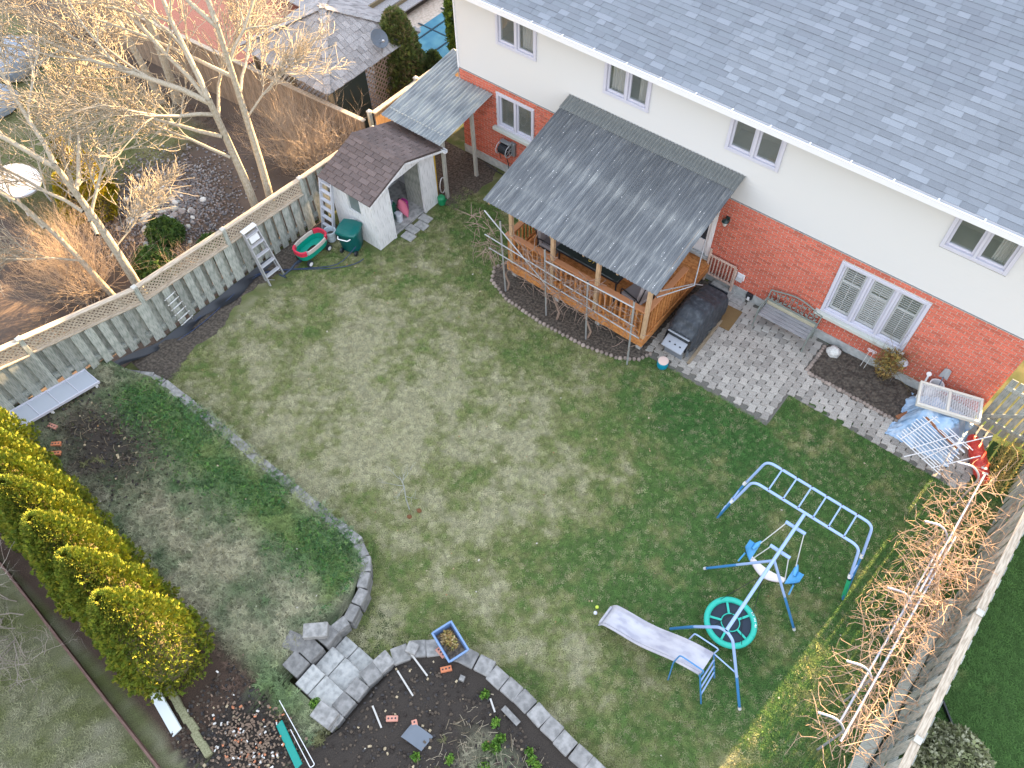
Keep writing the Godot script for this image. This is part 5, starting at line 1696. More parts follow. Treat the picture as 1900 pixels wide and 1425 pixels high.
	part(pd, "grip", mb, mats.white_plastic)
	var wb := thing("white_bucket", "white bucket behind the cream crate by the wall", "bucket", V(0.80, 0.02, 0.20))
	mb = MB.new()
	mb.lathe(Vector3.ZERO, [[0.0, 0.0], [0.11, 0.0], [0.14, 0.62], [0.15, 0.62], [0.15, 0.65], [0.13, 0.65], [0.10, 0.05], [0.0, 0.05]], 20)
	part(wb, "pail", mb, mats.white_plastic)
	var bag := thing("red_bag", "long red plastic sack lying by the gate", "sack", V(2.22, 0, 1.0), 0.0)
	mb = MB.new()
	var bp := []; var br := []
	for k in 14:
		var u := k / 13.0
		bp.push_back(V(lerpf(-0.30, 0.33, u), 0.16 + 0.03 * sin(u * 5.0), lerpf(-0.42, 0.50, u)))
		br.push_back(0.165 * pow(sin(clampf(u * 0.94 + 0.05, 0, 1) * PI), 0.35) + 0.012 * sin(k * 2.7))
	mb.tube(bp, br, 14)
	part(bag, "sack", mb, grained("red_plastic", [[0.2, Color(0.42, 0.022, 0.015)], [0.7, Color(0.62, 0.05, 0.03)], [0.92, Color(0.70, 0.22, 0.16)]], 0.03, V(2, 2, 2), 0.4, 6.0))
	mb = MB.new()
	for q in [[0.18, 0.28], [0.24, 0.39]]: mb.box(V(q[0] - 0.02, 0.315, q[1]), V(0.13, 0.006, 0.05), Basis.from_euler(V(0.15, 0.5, -0.25)))
	part(bag, "print", mb, plain("bag_print", Color(0.70, 0.64, 0.62), 0.5))
	var hay := thing("straw_heap", "heap of dry yellow straw between the red sack and the fence", "straw", V(2.68, 0, 0.85))
	mb = MB.new()
	for k in 300:
		var a := V(R(-0.22, 0.26), R(0.0, 0.22), R(-0.65, 0.65))
		var d := V(R(-1, 1), R(-0.2, 0.9), R(-1, 1)).normalized() * R(0.12, 0.3)
		mb.tube([a, a + d * 0.5 + V(0, 0.03, 0), a + d], 0.005, 3)
	tag(part(hay, "stalks", mb, plain("straw", Color(0.42, 0.33, 0.11), 0.9)), "", "", "", "stuff")

func rock(mb: MB, o: Vector3, s: Vector3, seed_: int) -> void:
	var i := mb.v.size()
	var pts := []
	for a in 9:
		for b in 12:
			var th := PI * a / 8.0; var ph := TAU * b / 12.0
			var d := V(sin(th) * cos(ph), cos(th), sin(th) * sin(ph))
			var k := 1.0 + 0.28 * patch.get_noise_3d(d.x * 3.0 + seed_ * 7.0, d.y * 3.0, d.z * 3.0) + 0.12 * patch.get_noise_3d(d.x * 9.0 + seed_ * 3.0, d.y * 9.0, d.z * 9.0)
			pts.push_back(o + d * s * k)
	for a in 8:
		for b in 12:
			var p: int = a * 12 + b; var q: int = a * 12 + (b + 1) % 12
			mb._q(pts[p], pts[q], pts[q + 12], pts[p + 12], o)

func twig(mb: MB, p: Vector3, d: Vector3, l: float, r: float, level: int, wild: float, sides := 4) -> void:
	var n := 4
	var pts := [p]; var rad := [r]
	var q := p
	for k in n:
		d = (d + V(R(-1, 1), R(-0.7, 1), R(-1, 1)) * wild).normalized()
		q += d * l / n
		pts.push_back(q)
		rad.push_back(r * (1.0 - 0.8 * (k + 1.0) / n))
		if level > 0 and k > 0:
			for j in (2 if rng.randf() < 0.6 else 1):
				var e := (d + V(R(-1, 1), R(-0.5, 0.9), R(-1, 1)) * 0.9).normalized()
				twig(mb, q, e, l * R(0.35, 0.6), rad[-1] * 0.8 + 0.001, level - 1, wild, 3)
	mb.tube(pts, rad, sides, false)

func leaves(parent: Node, called: String, ctr: Vector3, ext: Vector3, n: int, size: float, cols: Array, shell := 0.0, share := "") -> MeshInstance3D:
	if share and tex_cache.has(share):
		var o := part(parent, called, tex_cache[share])
		o.rotation.y = R(0, TAU)
		return o
	var xf := []; var cc := []
	for k in n:
		var d := V(rng.randfn(), rng.randfn(), rng.randfn()).normalized()
		var r := pow(R(shell, 1.0), 0.5)
		var s := size * R(0.6, 1.4)
		xf.push_back(Transform3D(Basis.from_euler(V(R(0, 6), R(0, 6), R(0, 6))).scaled(Vector3.ONE * s), ctr + d * ext * r))
		cc.push_back((cols[rng.randi_range(0, cols.size() - 1)] as Color) * float([0.82, 1.0, 1.18][k % 3]))
	var m := merged("leaf", xf, cc)
	if share: tex_cache[share] = m
	return part(parent, called, m)

func build_shed_things() -> void:
	var mb := MB.new()
	var alu := plain("aluminium", Color(0.56, 0.56, 0.60), 0.4, 0.5)
	# step ladder leaning by the fence
	var l := thing("step_ladder", "folded aluminium step ladder leaning on the lattice fence", "ladder", V(-13.15, 0.02, 6.57))
	for z in [[0.23, 0.18], [-0.23, -0.18]]:
		mb = MB.new()
		mb.bar(V(0, 0, z[0]), V(-0.42, 1.50, z[1]), 0.028, 0.07, V(1, 0, 0))
		part(l, "side_rail", mb, alu)
		mb = MB.new()
		mb.bar(V(-0.16, 0.05, z[0] * 0.95), V(-0.47, 1.44, z[1]), 0.022, 0.04, V(1, 0, 0))
		part(l, "rear_leg", mb, alu)
	for k in 5:
		mb = MB.new()
		var f := 0.17 + k * 0.185
		mb.box(V(-0.42 * f, 1.5 * f, 0), V(0.10, 0.03, lerpf(0.43, 0.34, f)), Basis.IDENTITY, 0.004)
		part(l, "step", mb, alu)
	mb = MB.new()
	mb.box(V(-0.44, 1.50, 0), V(0.14, 0.035, 0.40), Basis.IDENTITY, 0.008)
	part(l, "top_cap", mb, mats.white_plastic)
	mb = MB.new()
	mb.box(V(-0.33, 1.26, 0), V(0.015, 0.17, 0.26), Basis(Vector3.BACK, 0.28))
	part(l, "tray", mb, mats.white_plastic)
	mb = MB.new()
	cyl(mb, V(-0.05, 0.18, 0.22), V(-0.02, 0.05, 0.06), 0.008, 5)
	part(l, "brace", mb, alu)
	# toy wagon
	var w := thing("toy_wagon", "green plastic toy wagon with red ends and grey sides beside the fence", "wagon", V(-13.08, 0.0, 5.40), 0.05)
	mb = MB.new()
	var ov := func(k: float, y: float) -> Array:
		var o := []
		for a in 29:
			var q := TAU * a / 28
			o.push_back(V(signf(cos(q)) * pow(absf(cos(q)), 0.6) * 0.25 * k, y, signf(sin(q)) * pow(absf(sin(q)), 0.75) * 0.47 * k))
		return o
	var rings := [ov.call(0.72, 0.14), ov.call(0.92, 0.20), ov.call(1.0, 0.36), ov.call(0.94, 0.36), ov.call(0.86, 0.22), ov.call(0.3, 0.215)]
	for r in rings.size() - 1:
		for a in 28: mb.quad(rings[r][a], rings[r + 1][a], rings[r + 1][a + 1], rings[r][a + 1])
	part(w, "tub", mb, plain("wagon_green", Color(0.0, 0.28, 0.20), 0.4))
	var red := plain("wagon_red", Color(0.58, 0.03, 0.07), 0.4)
	for e in [1.0, -1.0]:
		mb = MB.new()
		var up := ov.call(1.0, 0.37)
		for a in 28:
			var m: Vector3 = (up[a] + up[a + 1]) * 0.5
			if m.z * e < 0.30: continue
			var p0: Vector3 = up[a]; var p1: Vector3 = up[a + 1]
			mb.hexa([p0 * V(1.04, 1, 1.02), p1 * V(1.04, 1, 1.02), p1 * V(0.86, 1, 0.93), p0 * V(0.86, 1, 0.93), p0 * V(1.05, 1, 1.03) + V(0, 0.13, 0), p1 * V(1.05, 1, 1.03) + V(0, 0.13, 0), p1 * V(0.88, 1, 0.94) + V(0, 0.13, 0), p0 * V(0.88, 1, 0.94) + V(0, 0.13, 0)])
		part(w, "end_panel", mb, red)
	for s in [-1.0, 1.0]:
		mb = MB.new()
		for k in 6:
			var z0 := -0.31 + k * 0.103
			var xx := func(z: float) -> float: return 0.25 * pow(maxf(0.0, 1.0 - pow(absf(z) / 0.48, 2.67)), 0.3)
			var a0: float = xx.call(z0) * s; var a1: float = xx.call(z0 + 0.103) * s
			mb.bar(V(a0, 0.43, z0), V(a1, 0.43, z0 + 0.104), 0.03, 0.11)
		part(w, "side_panel", mb, plain("wagon_grey", Color(0.52, 0.46, 0.42), 0.5))
	for s in [[-0.20, 0.30], [0.22, 0.33], [-0.20, -0.32], [0.22, -0.34]]:
		var wh := Node3D.new()
		wh.name = nm(w, "wheel")
		w.add_child(wh, true)
		mb = MB.new()
		mb.lathe(V(s[0], 0.085, s[1]), [[0.0, -0.03], [0.085, -0.03], [0.085, 0.03], [0.0, 0.03]], 18, Basis(Vector3.BACK, PI / 2))
		part(wh, "tyre", mb, mats.black_plastic)
		mb = MB.new()
		mb.lathe(V(s[0] + 0.03 * signf(s[0]), 0.085, s[1]), [[0.0, 0.012], [0.02, 0.012], [0.055, 0.006], [0.055, -0.012], [0.0, -0.012]], 16, Basis(Vector3.BACK, -PI / 2 * signf(s[0])))
		part(wh, "hub", mb, mats.white_plastic)
	mb = MB.new()
	mb.tube([V(0.0, 0.16, 0.42), V(0.02, 0.22, 0.62), V(0.03, 0.18, 0.82), V(0.04, 0.20, 1.08)], [0.045, 0.03, 0.028, 0.022], 8)
	mb.tube([V(-0.07, 0.20, 1.09), V(0.15, 0.20, 1.07)], 0.024, 8)
	part(w, "handle", mb, plain("wagon_handle", Color(0.02, 0.035, 0.06), 0.5))
	mb = MB.new()
	mb.box(V(0.08, 0.235, 0.22), V(0.17, 0.012, 0.20), Basis.from_euler(V(0.1, 0.6, 0.1)))
	part(w, "seat_insert", mb, plain("insert", Color(0.40, 0.45, 0.50), 0.5))
	# bucket
	var bu := thing("soil_bucket", "small white bucket half filled with soil between wagon and green bin", "bucket", V(-13.10, 0, 4.74))
	mb = MB.new()
	mb.lathe(Vector3.ZERO, [[0.0, 0.0], [0.115, 0.0], [0.145, 0.30], [0.155, 0.30], [0.155, 0.33], [0.135, 0.33], [0.11, 0.18]], 22)
	part(bu, "pail", mb, plain("pail", Color(0.58, 0.66, 0.72), 0.5))
	mb = MB.new()
	mb.lathe(V(0, 0.18, 0), [[0.125, 0.0], [0.07, 0.03], [0.0, 0.02]], 16)
	part(bu, "soil", mb, mats.soil)
	mb = MB.new()
	var hp := []
	for k in 13: hp.push_back(V(0.152 * cos(PI * k / 12), 0.24 - 0.05 * sin(PI * k / 12), 0.152 * sin(PI * k / 12)))
	mb.tube(hp, 0.005, 5)
	part(bu, "handle", mb, mats.steel)
	# green lidded cart
	var g := thing("green_bin", "large dark green lidded garden bin on wheels at the shed corner", "bin", V(-12.46, 0, 4.60), 0.35)
	var dg := plain("bin_green", Color(0.0, 0.085, 0.085), 0.4)
	mb = MB.new()
	mb.lathe(Vector3.ZERO, [[0.0, 0.04], [0.21, 0.04], [0.25, 0.60], [0.265, 0.64]], 24, Basis.IDENTITY, 0.72)
	part(g, "body", mb, dg)
	mb = MB.new()
	mb.lathe(Vector3.ZERO, [[0.285, 0.63], [0.29, 0.68], [0.27, 0.715], [0.12, 0.735], [0.0, 0.735]], 24, Basis.IDENTITY, 0.62)
	part(g, "lid", mb, plain("lid_green", Color(0.0, 0.115, 0.105), 0.35))
	for s in [1.0, -1.0]:
		mb = MB.new()
		mb.tube(bend([V(-0.17, 0.62, 0.30 * s), V(-0.13, 0.62, 0.38 * s), V(0.13, 0.62, 0.38 * s), V(0.17, 0.62, 0.30 * s)], 0.03), 0.015, 6)
		part(g, "handle", mb, mats.white_plastic)
	for s in [-0.2, 0.2]:
		mb = MB.new()
		mb.lathe(V(s, 0.07, 0.24), [[0.0, -0.025], [0.07, -0.025], [0.07, 0.025], [0.0, 0.025]], 14, Basis(Vector3.BACK, PI / 2))
		part(g, "wheel", mb, mats.black_plastic)
	# plastic ladder against the shed corner
	var pl := thing("shed_ladder", "broad grey ladder leaning between fence and shed wall", "ladder", V(-13.35, 0, 4.62))
	var lm := plain("ladder_grey", Color(0.50, 0.52, 0.58), 0.5)
	for x in [-0.20, 0.20]:
		mb = MB.new()
		mb.bar(V(x, 0, 0), V(x + 0.12, 1.72, -0.26), 0.045, 0.085, V(0, 0, 1), 0.006)
		part(pl, "side_rail", mb, lm)
	for k in 6:
		mb = MB.new()
		var f := 0.12 + k * 0.155
		mb.box(V(0.12 * f, 1.72 * f, -0.26 * f), V(0.37, 0.055, 0.08), Basis.IDENTITY, 0.006)
		part(pl, "rung", mb, lm)
	# small trellis hung on the fence
	var tr := thing("hung_trellis", "small white five rung trellis hung flat on the fence boards", "trellis", V(-13.80, 0.1, 8.8))
	for k in 6:
		mb = MB.new()
		mb.bar(V(0.01, 0.06 + k * 0.19, -0.17 + 0.02 * k), V(0.01, 0.02 + k * 0.19, 0.19 + 0.01 * k), 0.018, 0.018)
		part(tr, "rung", mb, mats.white_plastic)
	for s in [-0.12, 0.13]:
		mb = MB.new()
		mb.bar(V(0.028, 0.0, s), V(0.028, 1.06, s + 0.08), 0.012, 0.014)
		part(tr, "upright", mb, plain("upright", Color(0.34, 0.33, 0.30), 0.8))
	# black weed sheet along the fence foot
	mb = MB.new()
	mb.grid(6, 50, func(u: float, v: float) -> Vector3:
		var z := lerpf(6.1, 10.7, v)
		var wd := 0.13 + 0.20 * exp(-pow((z - 7.5) / 0.6, 2.0)) + 0.13 * exp(-pow((z - 9.3) / 0.6, 2.0)) + 0.03 * sin(z * 5.0)
		return V(-13.80 + u * wd, 0.03 + (0.09 * pow(1.0 - u, 2.0)) + 0.42 * sm(9.4, 10.9, z) + 0.015 * sin(z * 7.0 + u * 3.0), z))
	solo("weed_sheet", "black plastic sheet along the foot of the lattice fence", "sheet", mb, plain("sheet_black", Color(0.014, 0.016, 0.022), 0.35), V(-13.6, 0, 8.4))
	for k in 2:
		mb = MB.new()
		var pts := []
		for i in 40:
			var v := i / 39.0
			var z := lerpf(4.75, 10.1, v)
			pts.push_back(V(-12.15 - 1.45 * sm(0.0, 0.4, v) + 0.10 * sin(v * 9.0 + k) + k * 0.12 - 0.2 * v, 0.035 + 0.30 * (1.0 - sm(0.0, 0.12, v)) * (1.0 - k) + 0.1 * sm(0.9, 1.0, v), z))
		mb.tube(pts, 0.011, 6)
		solo("garden_hose", ["dark blue garden hose looped over the green bin wheel and along the fence", "dark blue garden hose lying on the soil nearer the lawn"][k], "hose", mb, plain("hose_blue", Color(0.02, 0.04, 0.10), 0.5), pts[0], "hoses along the fence")
	# inside the shed and under the shelter
	mb = MB.new()
	mb.tube([V(0, 0.0, 0), V(-0.05, 0.2, 0.02), V(-0.12, 0.42, 0.06), V(-0.16, 0.6, 0.08)], [0.005, 0.10, 0.13, 0.03], 10)
	solo("pink_umbrella", "pink folded umbrella standing in the shed doorway", "umbrella", mb, plain("pink", Color(0.62, 0.16, 0.25), 0.7), V(-12.05, 0.045, 2.98), "", "", false)
	var it := [[V(-12.5, 0.04, 3.30), V(0.5, 0.5, 0.4), Color(0.01, 0.10, 0.06), "storage_tub", "dark green storage tub inside the open shed", "tub"], [V(-12.45, 0.545, 3.35), V(0.42, 0.16, 0.32), Color(0.30, 0.32, 0.40), "cushion_pile", "grey blue cushion lying on the green tub in the shed", "cushion"], [V(-12.30, 0.04, 2.85), V(0.22, 0.34, 0.2), Color(0.42, 0.03, 0.22), "magenta_pot", "magenta plant pot behind the pink umbrella", "pot"], [V(-12.16, 0.04, 3.2), V(0.2, 0.26, 0.16), Color(0.6, 0.64, 0.7), "soil_bag", "white and green bag of soil on the shed floor", "bag"]]
	for q in it:
		mb = MB.new()
		mb.lathe(Vector3.ZERO, [[0.0, 0.0], [q[1].x * 0.42, 0.0], [q[1].x * 0.5, q[1].y * 0.92], [q[1].x * 0.46, q[1].y], [0.0, q[1].y * 0.98]], 16, Basis.IDENTITY.scaled(V(1, 1, q[1].z / q[1].x)), 0.6)
		solo(q[3], q[4], q[5], mb, plain(q[3], q[2], 0.6), q[0], "", "", false)
	mb = MB.new()
	mb.bar(V(-12.0, 0.03, 1.92), V(-11.93, 1.5, 1.95), 0.12, 0.03, V(1, 0, 0))
	solo("yellow_plank", "yellow plank standing under the corrugated shelter by the shed", "plank", mb, plain("yellow2", Color(0.62, 0.42, 0.04), 0.6), V(-12.0, 0.02, 1.92))
	mb = MB.new()
	var lp := []
	for k in 25: lp.push_back(V(0.02 * sin(TAU * k / 24), 0.27 + 0.25 * cos(TAU * k / 24), 0.25 * sin(TAU * k / 24) * 0.5))
	mb.tube(lp, 0.014, 6, false)
	solo("white_hoop", "white plastic hoop leaning on the shed wall under the shelter", "hoop", mb, mats.white_plastic, V(-11.95, 0.02, 1.70), "", "", false)
	mb = MB.new()
	mb.lathe(Vector3.ZERO, [[0.0, 0.0], [0.10, 0.0], [0.11, 0.2], [0.07, 0.25], [0.0, 0.25]], 14)
	mb.tube([V(0.08, 0.08, 0), V(0.2, 0.26, 0)], 0.018, 6)
	solo("watering_can", "green watering can at the shed corner under the shelter", "watering can", mb, plain("can_green", Color(0.01, 0.22, 0.09), 0.5), V(-11.72, 0.02, 2.02), "", "", false)
	for k in 4:
		mb = MB.new()
		mb.box(V(-11.78 + 0.09 * (k % 2) + 0.1, 0.024, 2.72 + k * 0.25), V(0.34, 0.04, 0.235), Basis(Vector3.UP, R(-0.05, 0.05)), 0.006)
		solo("threshold_slab", "grey paving slab at the shed doorway", "slab", mb, mats.concrete, V(-11.7, 0.0, 2.72 + k * 0.25), "slabs at the shed door")

func tint_mesh(kind: String, c: Color) -> Mesh:   # one spray of scale leaves or one cluster of flat leaves, in one colour
	var key := kind + c.to_html()
	if tex_cache.has(key): return tex_cache[key]
	var m := tinted_mat("plant_" + kind, 0.85)
	m.backlight_enabled = true
	m.backlight = Color(0.25, 0.25, 0.12)
	var mb := MB.new()
	mb.tinted = true
	mb.col = c
	if kind == "spray":
		for k in 5:
			var a := -1.0 + k * 0.5
			var l := 1.0 - 0.3 * absf(a)
			var d := V(sin(a), cos(a) * 0.95, 0.15 * sin(k * 2.0))
			var s := V(cos(a), -sin(a), 0.2) * 0.16
			mb.quad(d * 0.05, d * l * 0.55 + s, d * l, d * l * 0.55 - s)
	else:
		for k in 3:
			var b := Basis(Vector3.UP, TAU * k / 3.0) * Basis(Vector3.RIGHT, 0.5 - 0.3 * k)
			mb.quad(b * V(0, 0, 0), b * V(0.5, 0.15, 0.6), b * V(0, 0.25, 1.5), b * V(-0.5, 0.15, 0.6))
	tex_cache[key] = mb.mesh(m)
	return tex_cache[key]

func merged(kind: String, xf: Array, cols: Array) -> Mesh:
	var st := SurfaceTool.new()
	st.begin(Mesh.PRIMITIVE_TRIANGLES)
	for k in xf.size(): st.append_from(tint_mesh(kind, cols[k]), 0, xf[k])
	var m := st.commit()
	m.surface_set_material(0, mats["plant_" + kind])
	return m

func crown_width(u: float, e: float) -> float:   # e > 0: barrel, e < 0: cone with rounded foot
	if e > 0.0: return maxf(0.0, pow(sin(clampf(u * 0.9 + 0.1, 0, 1) * PI), e) * (1.0 - 0.25 * u))
	return pow(clampf((u + 0.04) / 0.20, 0, 1), 0.5) * pow(maxf(0.0, 1.02 - u), -e)

func conifer(called: String, label: String, at: Vector3, h: float, r: float, n: int, cols: Array, group := "", round_top := 0.5, spray := 0.11, share := "") -> Node3D:
	var t := thing(called, label, "tree", at, 0.0, group)
	var mb := MB.new()
	mb.tube([V(0, -0.05, 0), V(0, h * 0.5, 0), V(0, h * 0.93, 0)], [r * 0.14, r * 0.09, 0.01], 7)
	part(t, "trunk", mb, plain("bark", Color(0.10, 0.07, 0.05), 0.95))
	var core := MB.new()   # twiggy interior
	var pr := []
	for k in 9:
		var u := k / 8.0
		pr.push_back([0.66 * r * crown_width(u, round_top) if k < 8 else 0.0, u * h * 0.93 + 0.05])
	core.lathe(Vector3.ZERO, pr, 12)
	part(t, "inner_twigs", core, grained("inner_twig", [[0.2, Color(0.13, 0.11, 0.055)], [0.8, Color(0.19, 0.16, 0.085)]], 0.1, V(4, 4, 4), 1.0, 5.0))
	if share and tex_cache.has(share):
		var o := part(t, "crown", tex_cache[share])
		o.rotation.y = R(0, TAU)
		return t
	var xf := []; var cc := []
	var sd := R(0, 100)
	for k in n:
		var u := pow(rng.randf(), 0.85)
		var a := R(0, TAU)
		var prof := crown_width(u, round_top)
		var lump := 1.0 + 0.22 * fine.get_noise_3d(cos(a) * 1.4 + sd, u * h * 1.2, sin(a) * 1.4)
		var rr := r * prof * lump * (1.0 - 0.36 * pow(rng.randf(), 2.0))
		var out := V(cos(a), 0, sin(a))
		var p := out * rr + V(0, 0.06 + u * h, 0)
		var y := (out * R(0.35, 1.0) + Vector3.UP * R(0.5, 1.1) + V(R(-0.4, 0.4), 0, R(-0.4, 0.4))).normalized()
		var x := y.cross(V(R(-1, 1), R(-1, 1), R(-1, 1))).normalized()
		var s := spray * R(0.7, 1.3)
		xf.push_back(Transform3D(Basis(x * s, y * s, x.cross(y) * s), p))
		var c: Color = cols[rng.randi_range(0, cols.size() - 1)]
		cc.push_back(c * float([0.82, 1.0, 1.18][k % 3]))
	if share: tex_cache[share] = merged("spray", xf, cc)
	part(t, "crown", tex_cache[share] if share else merged("spray", xf, cc))
	return t

func build_terrace_things() -> void:
	var mb: MB
	# arborvitae row
	var spots := [[-7.35, 13.98, 3.15, 0.86], [-8.3, 13.9, 3.2, 0.80], [-9.25, 13.88, 3.3, 0.80], [-10.15, 13.8, 3.25, 0.78], [-11.05, 13.75, 3.15, 0.80], [-11.95, 13.7, 3.05, 0.78], [-12.8, 13.65, 2.9, 0.72]]
	var nth := ["round golden green arborvitae at the hedge end next to the white board", "second golden green arborvitae from the white board end of the hedge", "third golden green arborvitae from the white board end of the hedge", "fourth golden green arborvitae from the white board end of the hedge", "fifth golden green arborvitae from the white board end of the hedge", "sixth golden green arborvitae from the white board, close to the cold frame", "last golden green arborvitae of the hedge, beside the cold frame"]
	for i in spots.size():
		var s: Array = spots[i]
		conifer("arborvitae", nth[i], V(s[0], terr(s[0], s[1]) - 0.03, s[1]), s[2], s[3], 9500, [Color(0.145, 0.190, 0.014), Color(0.19, 0.225, 0.016), Color(0.105, 0.155, 0.013), Color(0.24, 0.24, 0.02)], "arborvitae hedge row", -0.62, 0.072, "arborvitae%d" % (i % 2))
	# cold frame with clear panels along the fence
	var cf := thing("cold_frame", "long low white framed cold frame with translucent panels beside the fence", "cold frame", V(-13.60, 0.98, 12.35))
	var pane := plain("poly_panel", Color(0.40, 0.43, 0.49), 0.3)
	var slope := 0.19
	for k in 5:
		mb = MB.new()
		mb.box(V(0, slope * (-0.86 + k * 0.43), -0.86 + k * 0.43), V(0.50, 0.02, 0.425), Basis(Vector3.RIGHT, -slope), 0.003)
		part(cf, "panel", mb, pane)
	for k in 6:
		mb = MB.new()
		var z := -1.075 + k * 0.43
		mb.box(V(0, slope * z + 0.012, z), V(0.52, 0.03, 0.018), Basis(Vector3.RIGHT, -slope))
		part(cf, "glazing_bar", mb, mats.trim)
	for x in [-0.26, 0.26]:
		mb = MB.new()
		mb.bar(V(x, -slope * 1.09, -1.09), V(x, slope * 1.09, 1.09), 0.03, 0.06)
		part(cf, "side_rail", mb, mats.trim)
	for z in [-1.0, 0.0, 1.0]:
		mb = MB.new()
		mb.box(V(0.2, slope * z - 0.2, z), V(0.06, 0.36, 0.06))
		part(cf, "support", mb, mats.trim_white)
	# brown edging board, boards and scraps behind the hedge
	mb = MB.new()
	mb.bar(V(-13.4, 0.62, 14.78), V(-4.6, 0.60, 15.35), 0.04, 0.22)
	solo("edging_board", "long reddish brown edging board behind the hedge", "board", mb, grained("red_board", [[0.2, Color(0.10, 0.055, 0.045)], [0.8, Color(0.19, 0.11, 0.09)]], 0.02, V(0.7, 8, 8), 0.9), V(-9, 0.55, 15.05))
	mb = MB.new()
	mb.bar(V(-7.2, 0.62, 14.55), V(-6.35, 0.60, 14.72), 0.20, 0.03, V(0, 0.9, 0.4))
	solo("white_board", "short weathered white board lying behind the last arborvitae", "board", mb, plain("white_board", Color(0.58, 0.62, 0.62), 0.7), V(-6.8, 0.58, 14.63))
	for k in 6:
		mb = MB.new()
		var p := V(-6.95 + k * 0.235, 0.58, 14.36 + k * 0.05 + R(-0.02, 0.02))
		mb.box(p, V(0.26, 0.10, 0.13), Basis(Vector3.UP, -0.2 + R(-0.1, 0.1)), 0.012)
		solo("edge_log", ["first", "second", "third", "fourth", "fifth", "sixth"][k] + " mossy timber piece of the edging line, counted from the hedge", "timber", mb, grained("mossy", [[0.2, Color(0.15, 0.15, 0.08)], [0.8, Color(0.26, 0.25, 0.15)]], 0.03, V(3, 3, 3), 0.95, 2.0), p, "mossy timber edging")
	mb = MB.new()
	mb.bar(V(-5.12, 0.60, 13.55), V(-4.35, 0.62, 13.80), 0.02, 0.16, V(0, 0.6, -0.8))
	solo("plastic_strip", "teal green plastic strip lying by the rubble patch", "strip", mb, plain("panel_teal", Color(0.0, 0.26, 0.22), 0.5), V(-4.75, 0.55, 13.68))
	var rack := thing("wire_bracket", "bent white wire bracket beside the teal panel", "bracket", V(-4.6, 0.55, 13.5))
	mb = MB.new()
	mb.tube(bend([V(-0.8, 0.03, -0.2), V(0.42, 0.05, 0.12), V(0.40, 0.05, 0.20), V(-0.3, 0.04, 0.0)], 0.03), 0.008, 5)
	part(rack, "wire", mb, mats.white_plastic)
	var deb := thing("rubble", "scatter of white and orange brick crumbs and twigs in the bare corner", "rubble", V(-5.4, 0.55, 14.1))
	for col in [[Color(0.62, 0.60, 0.57), "white_chips", 48], [Color(0.52, 0.20, 0.10), "brick_chips", 42], [Color(0.20, 0.14, 0.10), "bark_chips", 420]]:
		mb = MB.new()
		for k in col[2]:
			var p := V(rng.randfn(0.1, 0.42), 0.02, rng.randfn(0.0, 0.28))
			mb.box(p, V(R(0.015, 0.06), R(0.012, 0.03), R(0.015, 0.045)), Basis.from_euler(V(R(0, 6), R(0, 6), R(0, 6))))
		tag(part(deb, col[1], mb, plain(col[1], col[0], 0.9)), "", "", "", "stuff")
	# soil bed things
	var pl := thing("planter_box", "blue grey rectangular planter full of dead leaves on the garden wall", "planter", V(-3.74, 0.46, 10.74), -0.32)
	var pb := plain("planter_blue", Color(0.09, 0.155, 0.30), 0.5)
	mb = MB.new()
	for s in [-1.0, 1.0]:
		mb.hexa([V(-0.25, 0, 0.15 * s + 0.012), V(0.25, 0, 0.15 * s + 0.012), V(0.25, 0, 0.15 * s - 0.012), V(-0.25, 0, 0.15 * s - 0.012), V(-0.29, 0.22, 0.185 * s + 0.014), V(0.29, 0.22, 0.185 * s + 0.014), V(0.29, 0.22, 0.185 * s - 0.014), V(-0.29, 0.22, 0.185 * s - 0.014)])
		mb.hexa([V(0.25 * s - 0.012, 0, 0.15), V(0.25 * s + 0.012, 0, 0.15), V(0.25 * s + 0.012, 0, -0.15), V(0.25 * s - 0.012, 0, -0.15), V(0.29 * s - 0.014, 0.22, 0.185), V(0.29 * s + 0.014, 0.22, 0.185), V(0.29 * s + 0.014, 0.22, -0.185), V(0.29 * s - 0.014, 0.22, -0.185)])
	mb.box(V(0, 0.01, 0), V(0.5, 0.02, 0.3))
	part(pl, "box", mb, pb)
	mb = MB.new()
	for s in [-1.0, 1.0]:
		mb.box(V(0, 0.222, 0.195 * s), V(0.62, 0.03, 0.035), Basis.IDENTITY, 0.006)
		mb.box(V(0.30 * s, 0.221, 0), V(0.035, 0.029, 0.36), Basis.IDENTITY, 0.006)
	part(pl, "rim", mb, plain("planter_rim", Color(0.16, 0.26, 0.45), 0.5))
	mb = MB.new()
	mb.box(V(0, 0.08, 0), V(0.5, 0.1, 0.31))
	part(pl, "soil", mb, mats.soil)
	leaves(pl, "dead_leaves", V(-0.04, 0.15, 0), V(0.2, 0.045, 0.12), 170, 0.034, [Color(0.36, 0.25, 0.08), Color(0.25, 0.15, 0.05), Color(0.30, 0.28, 0.08), Color(0.45, 0.34, 0.18)])
	var bcol := [plain("brick_pink", Color(0.52, 0.24, 0.18), 0.9), plain("brick_orange", Color(0.55, 0.19, 0.09), 0.9)]
	var bk := [[-3.72, 12.30, 0.7, 0, "pink holed brick lying alone in the soil bed"], [-3.33, 12.14, -0.6, 0, "pink holed brick holding down the mesh sheet"], [-3.80, 10.95, -0.15, 0, "pink brick beside the planter box"], [-3.55, 11.10, 0.9, 1, "broken orange brick in the soil bed"], [-5.0, 14.6, 0.2, 0, "pink holed brick at the rubble edge"], [-12.7, 12.75, 0.75, 1, "orange brick end on in the terrace soil"], [-12.52, 12.88, 0.75, 1, "orange brick nearer the hedge in the terrace soil"], [-13.1, 12.55, 0.3, 0, "half pink brick by the cold frame"]]
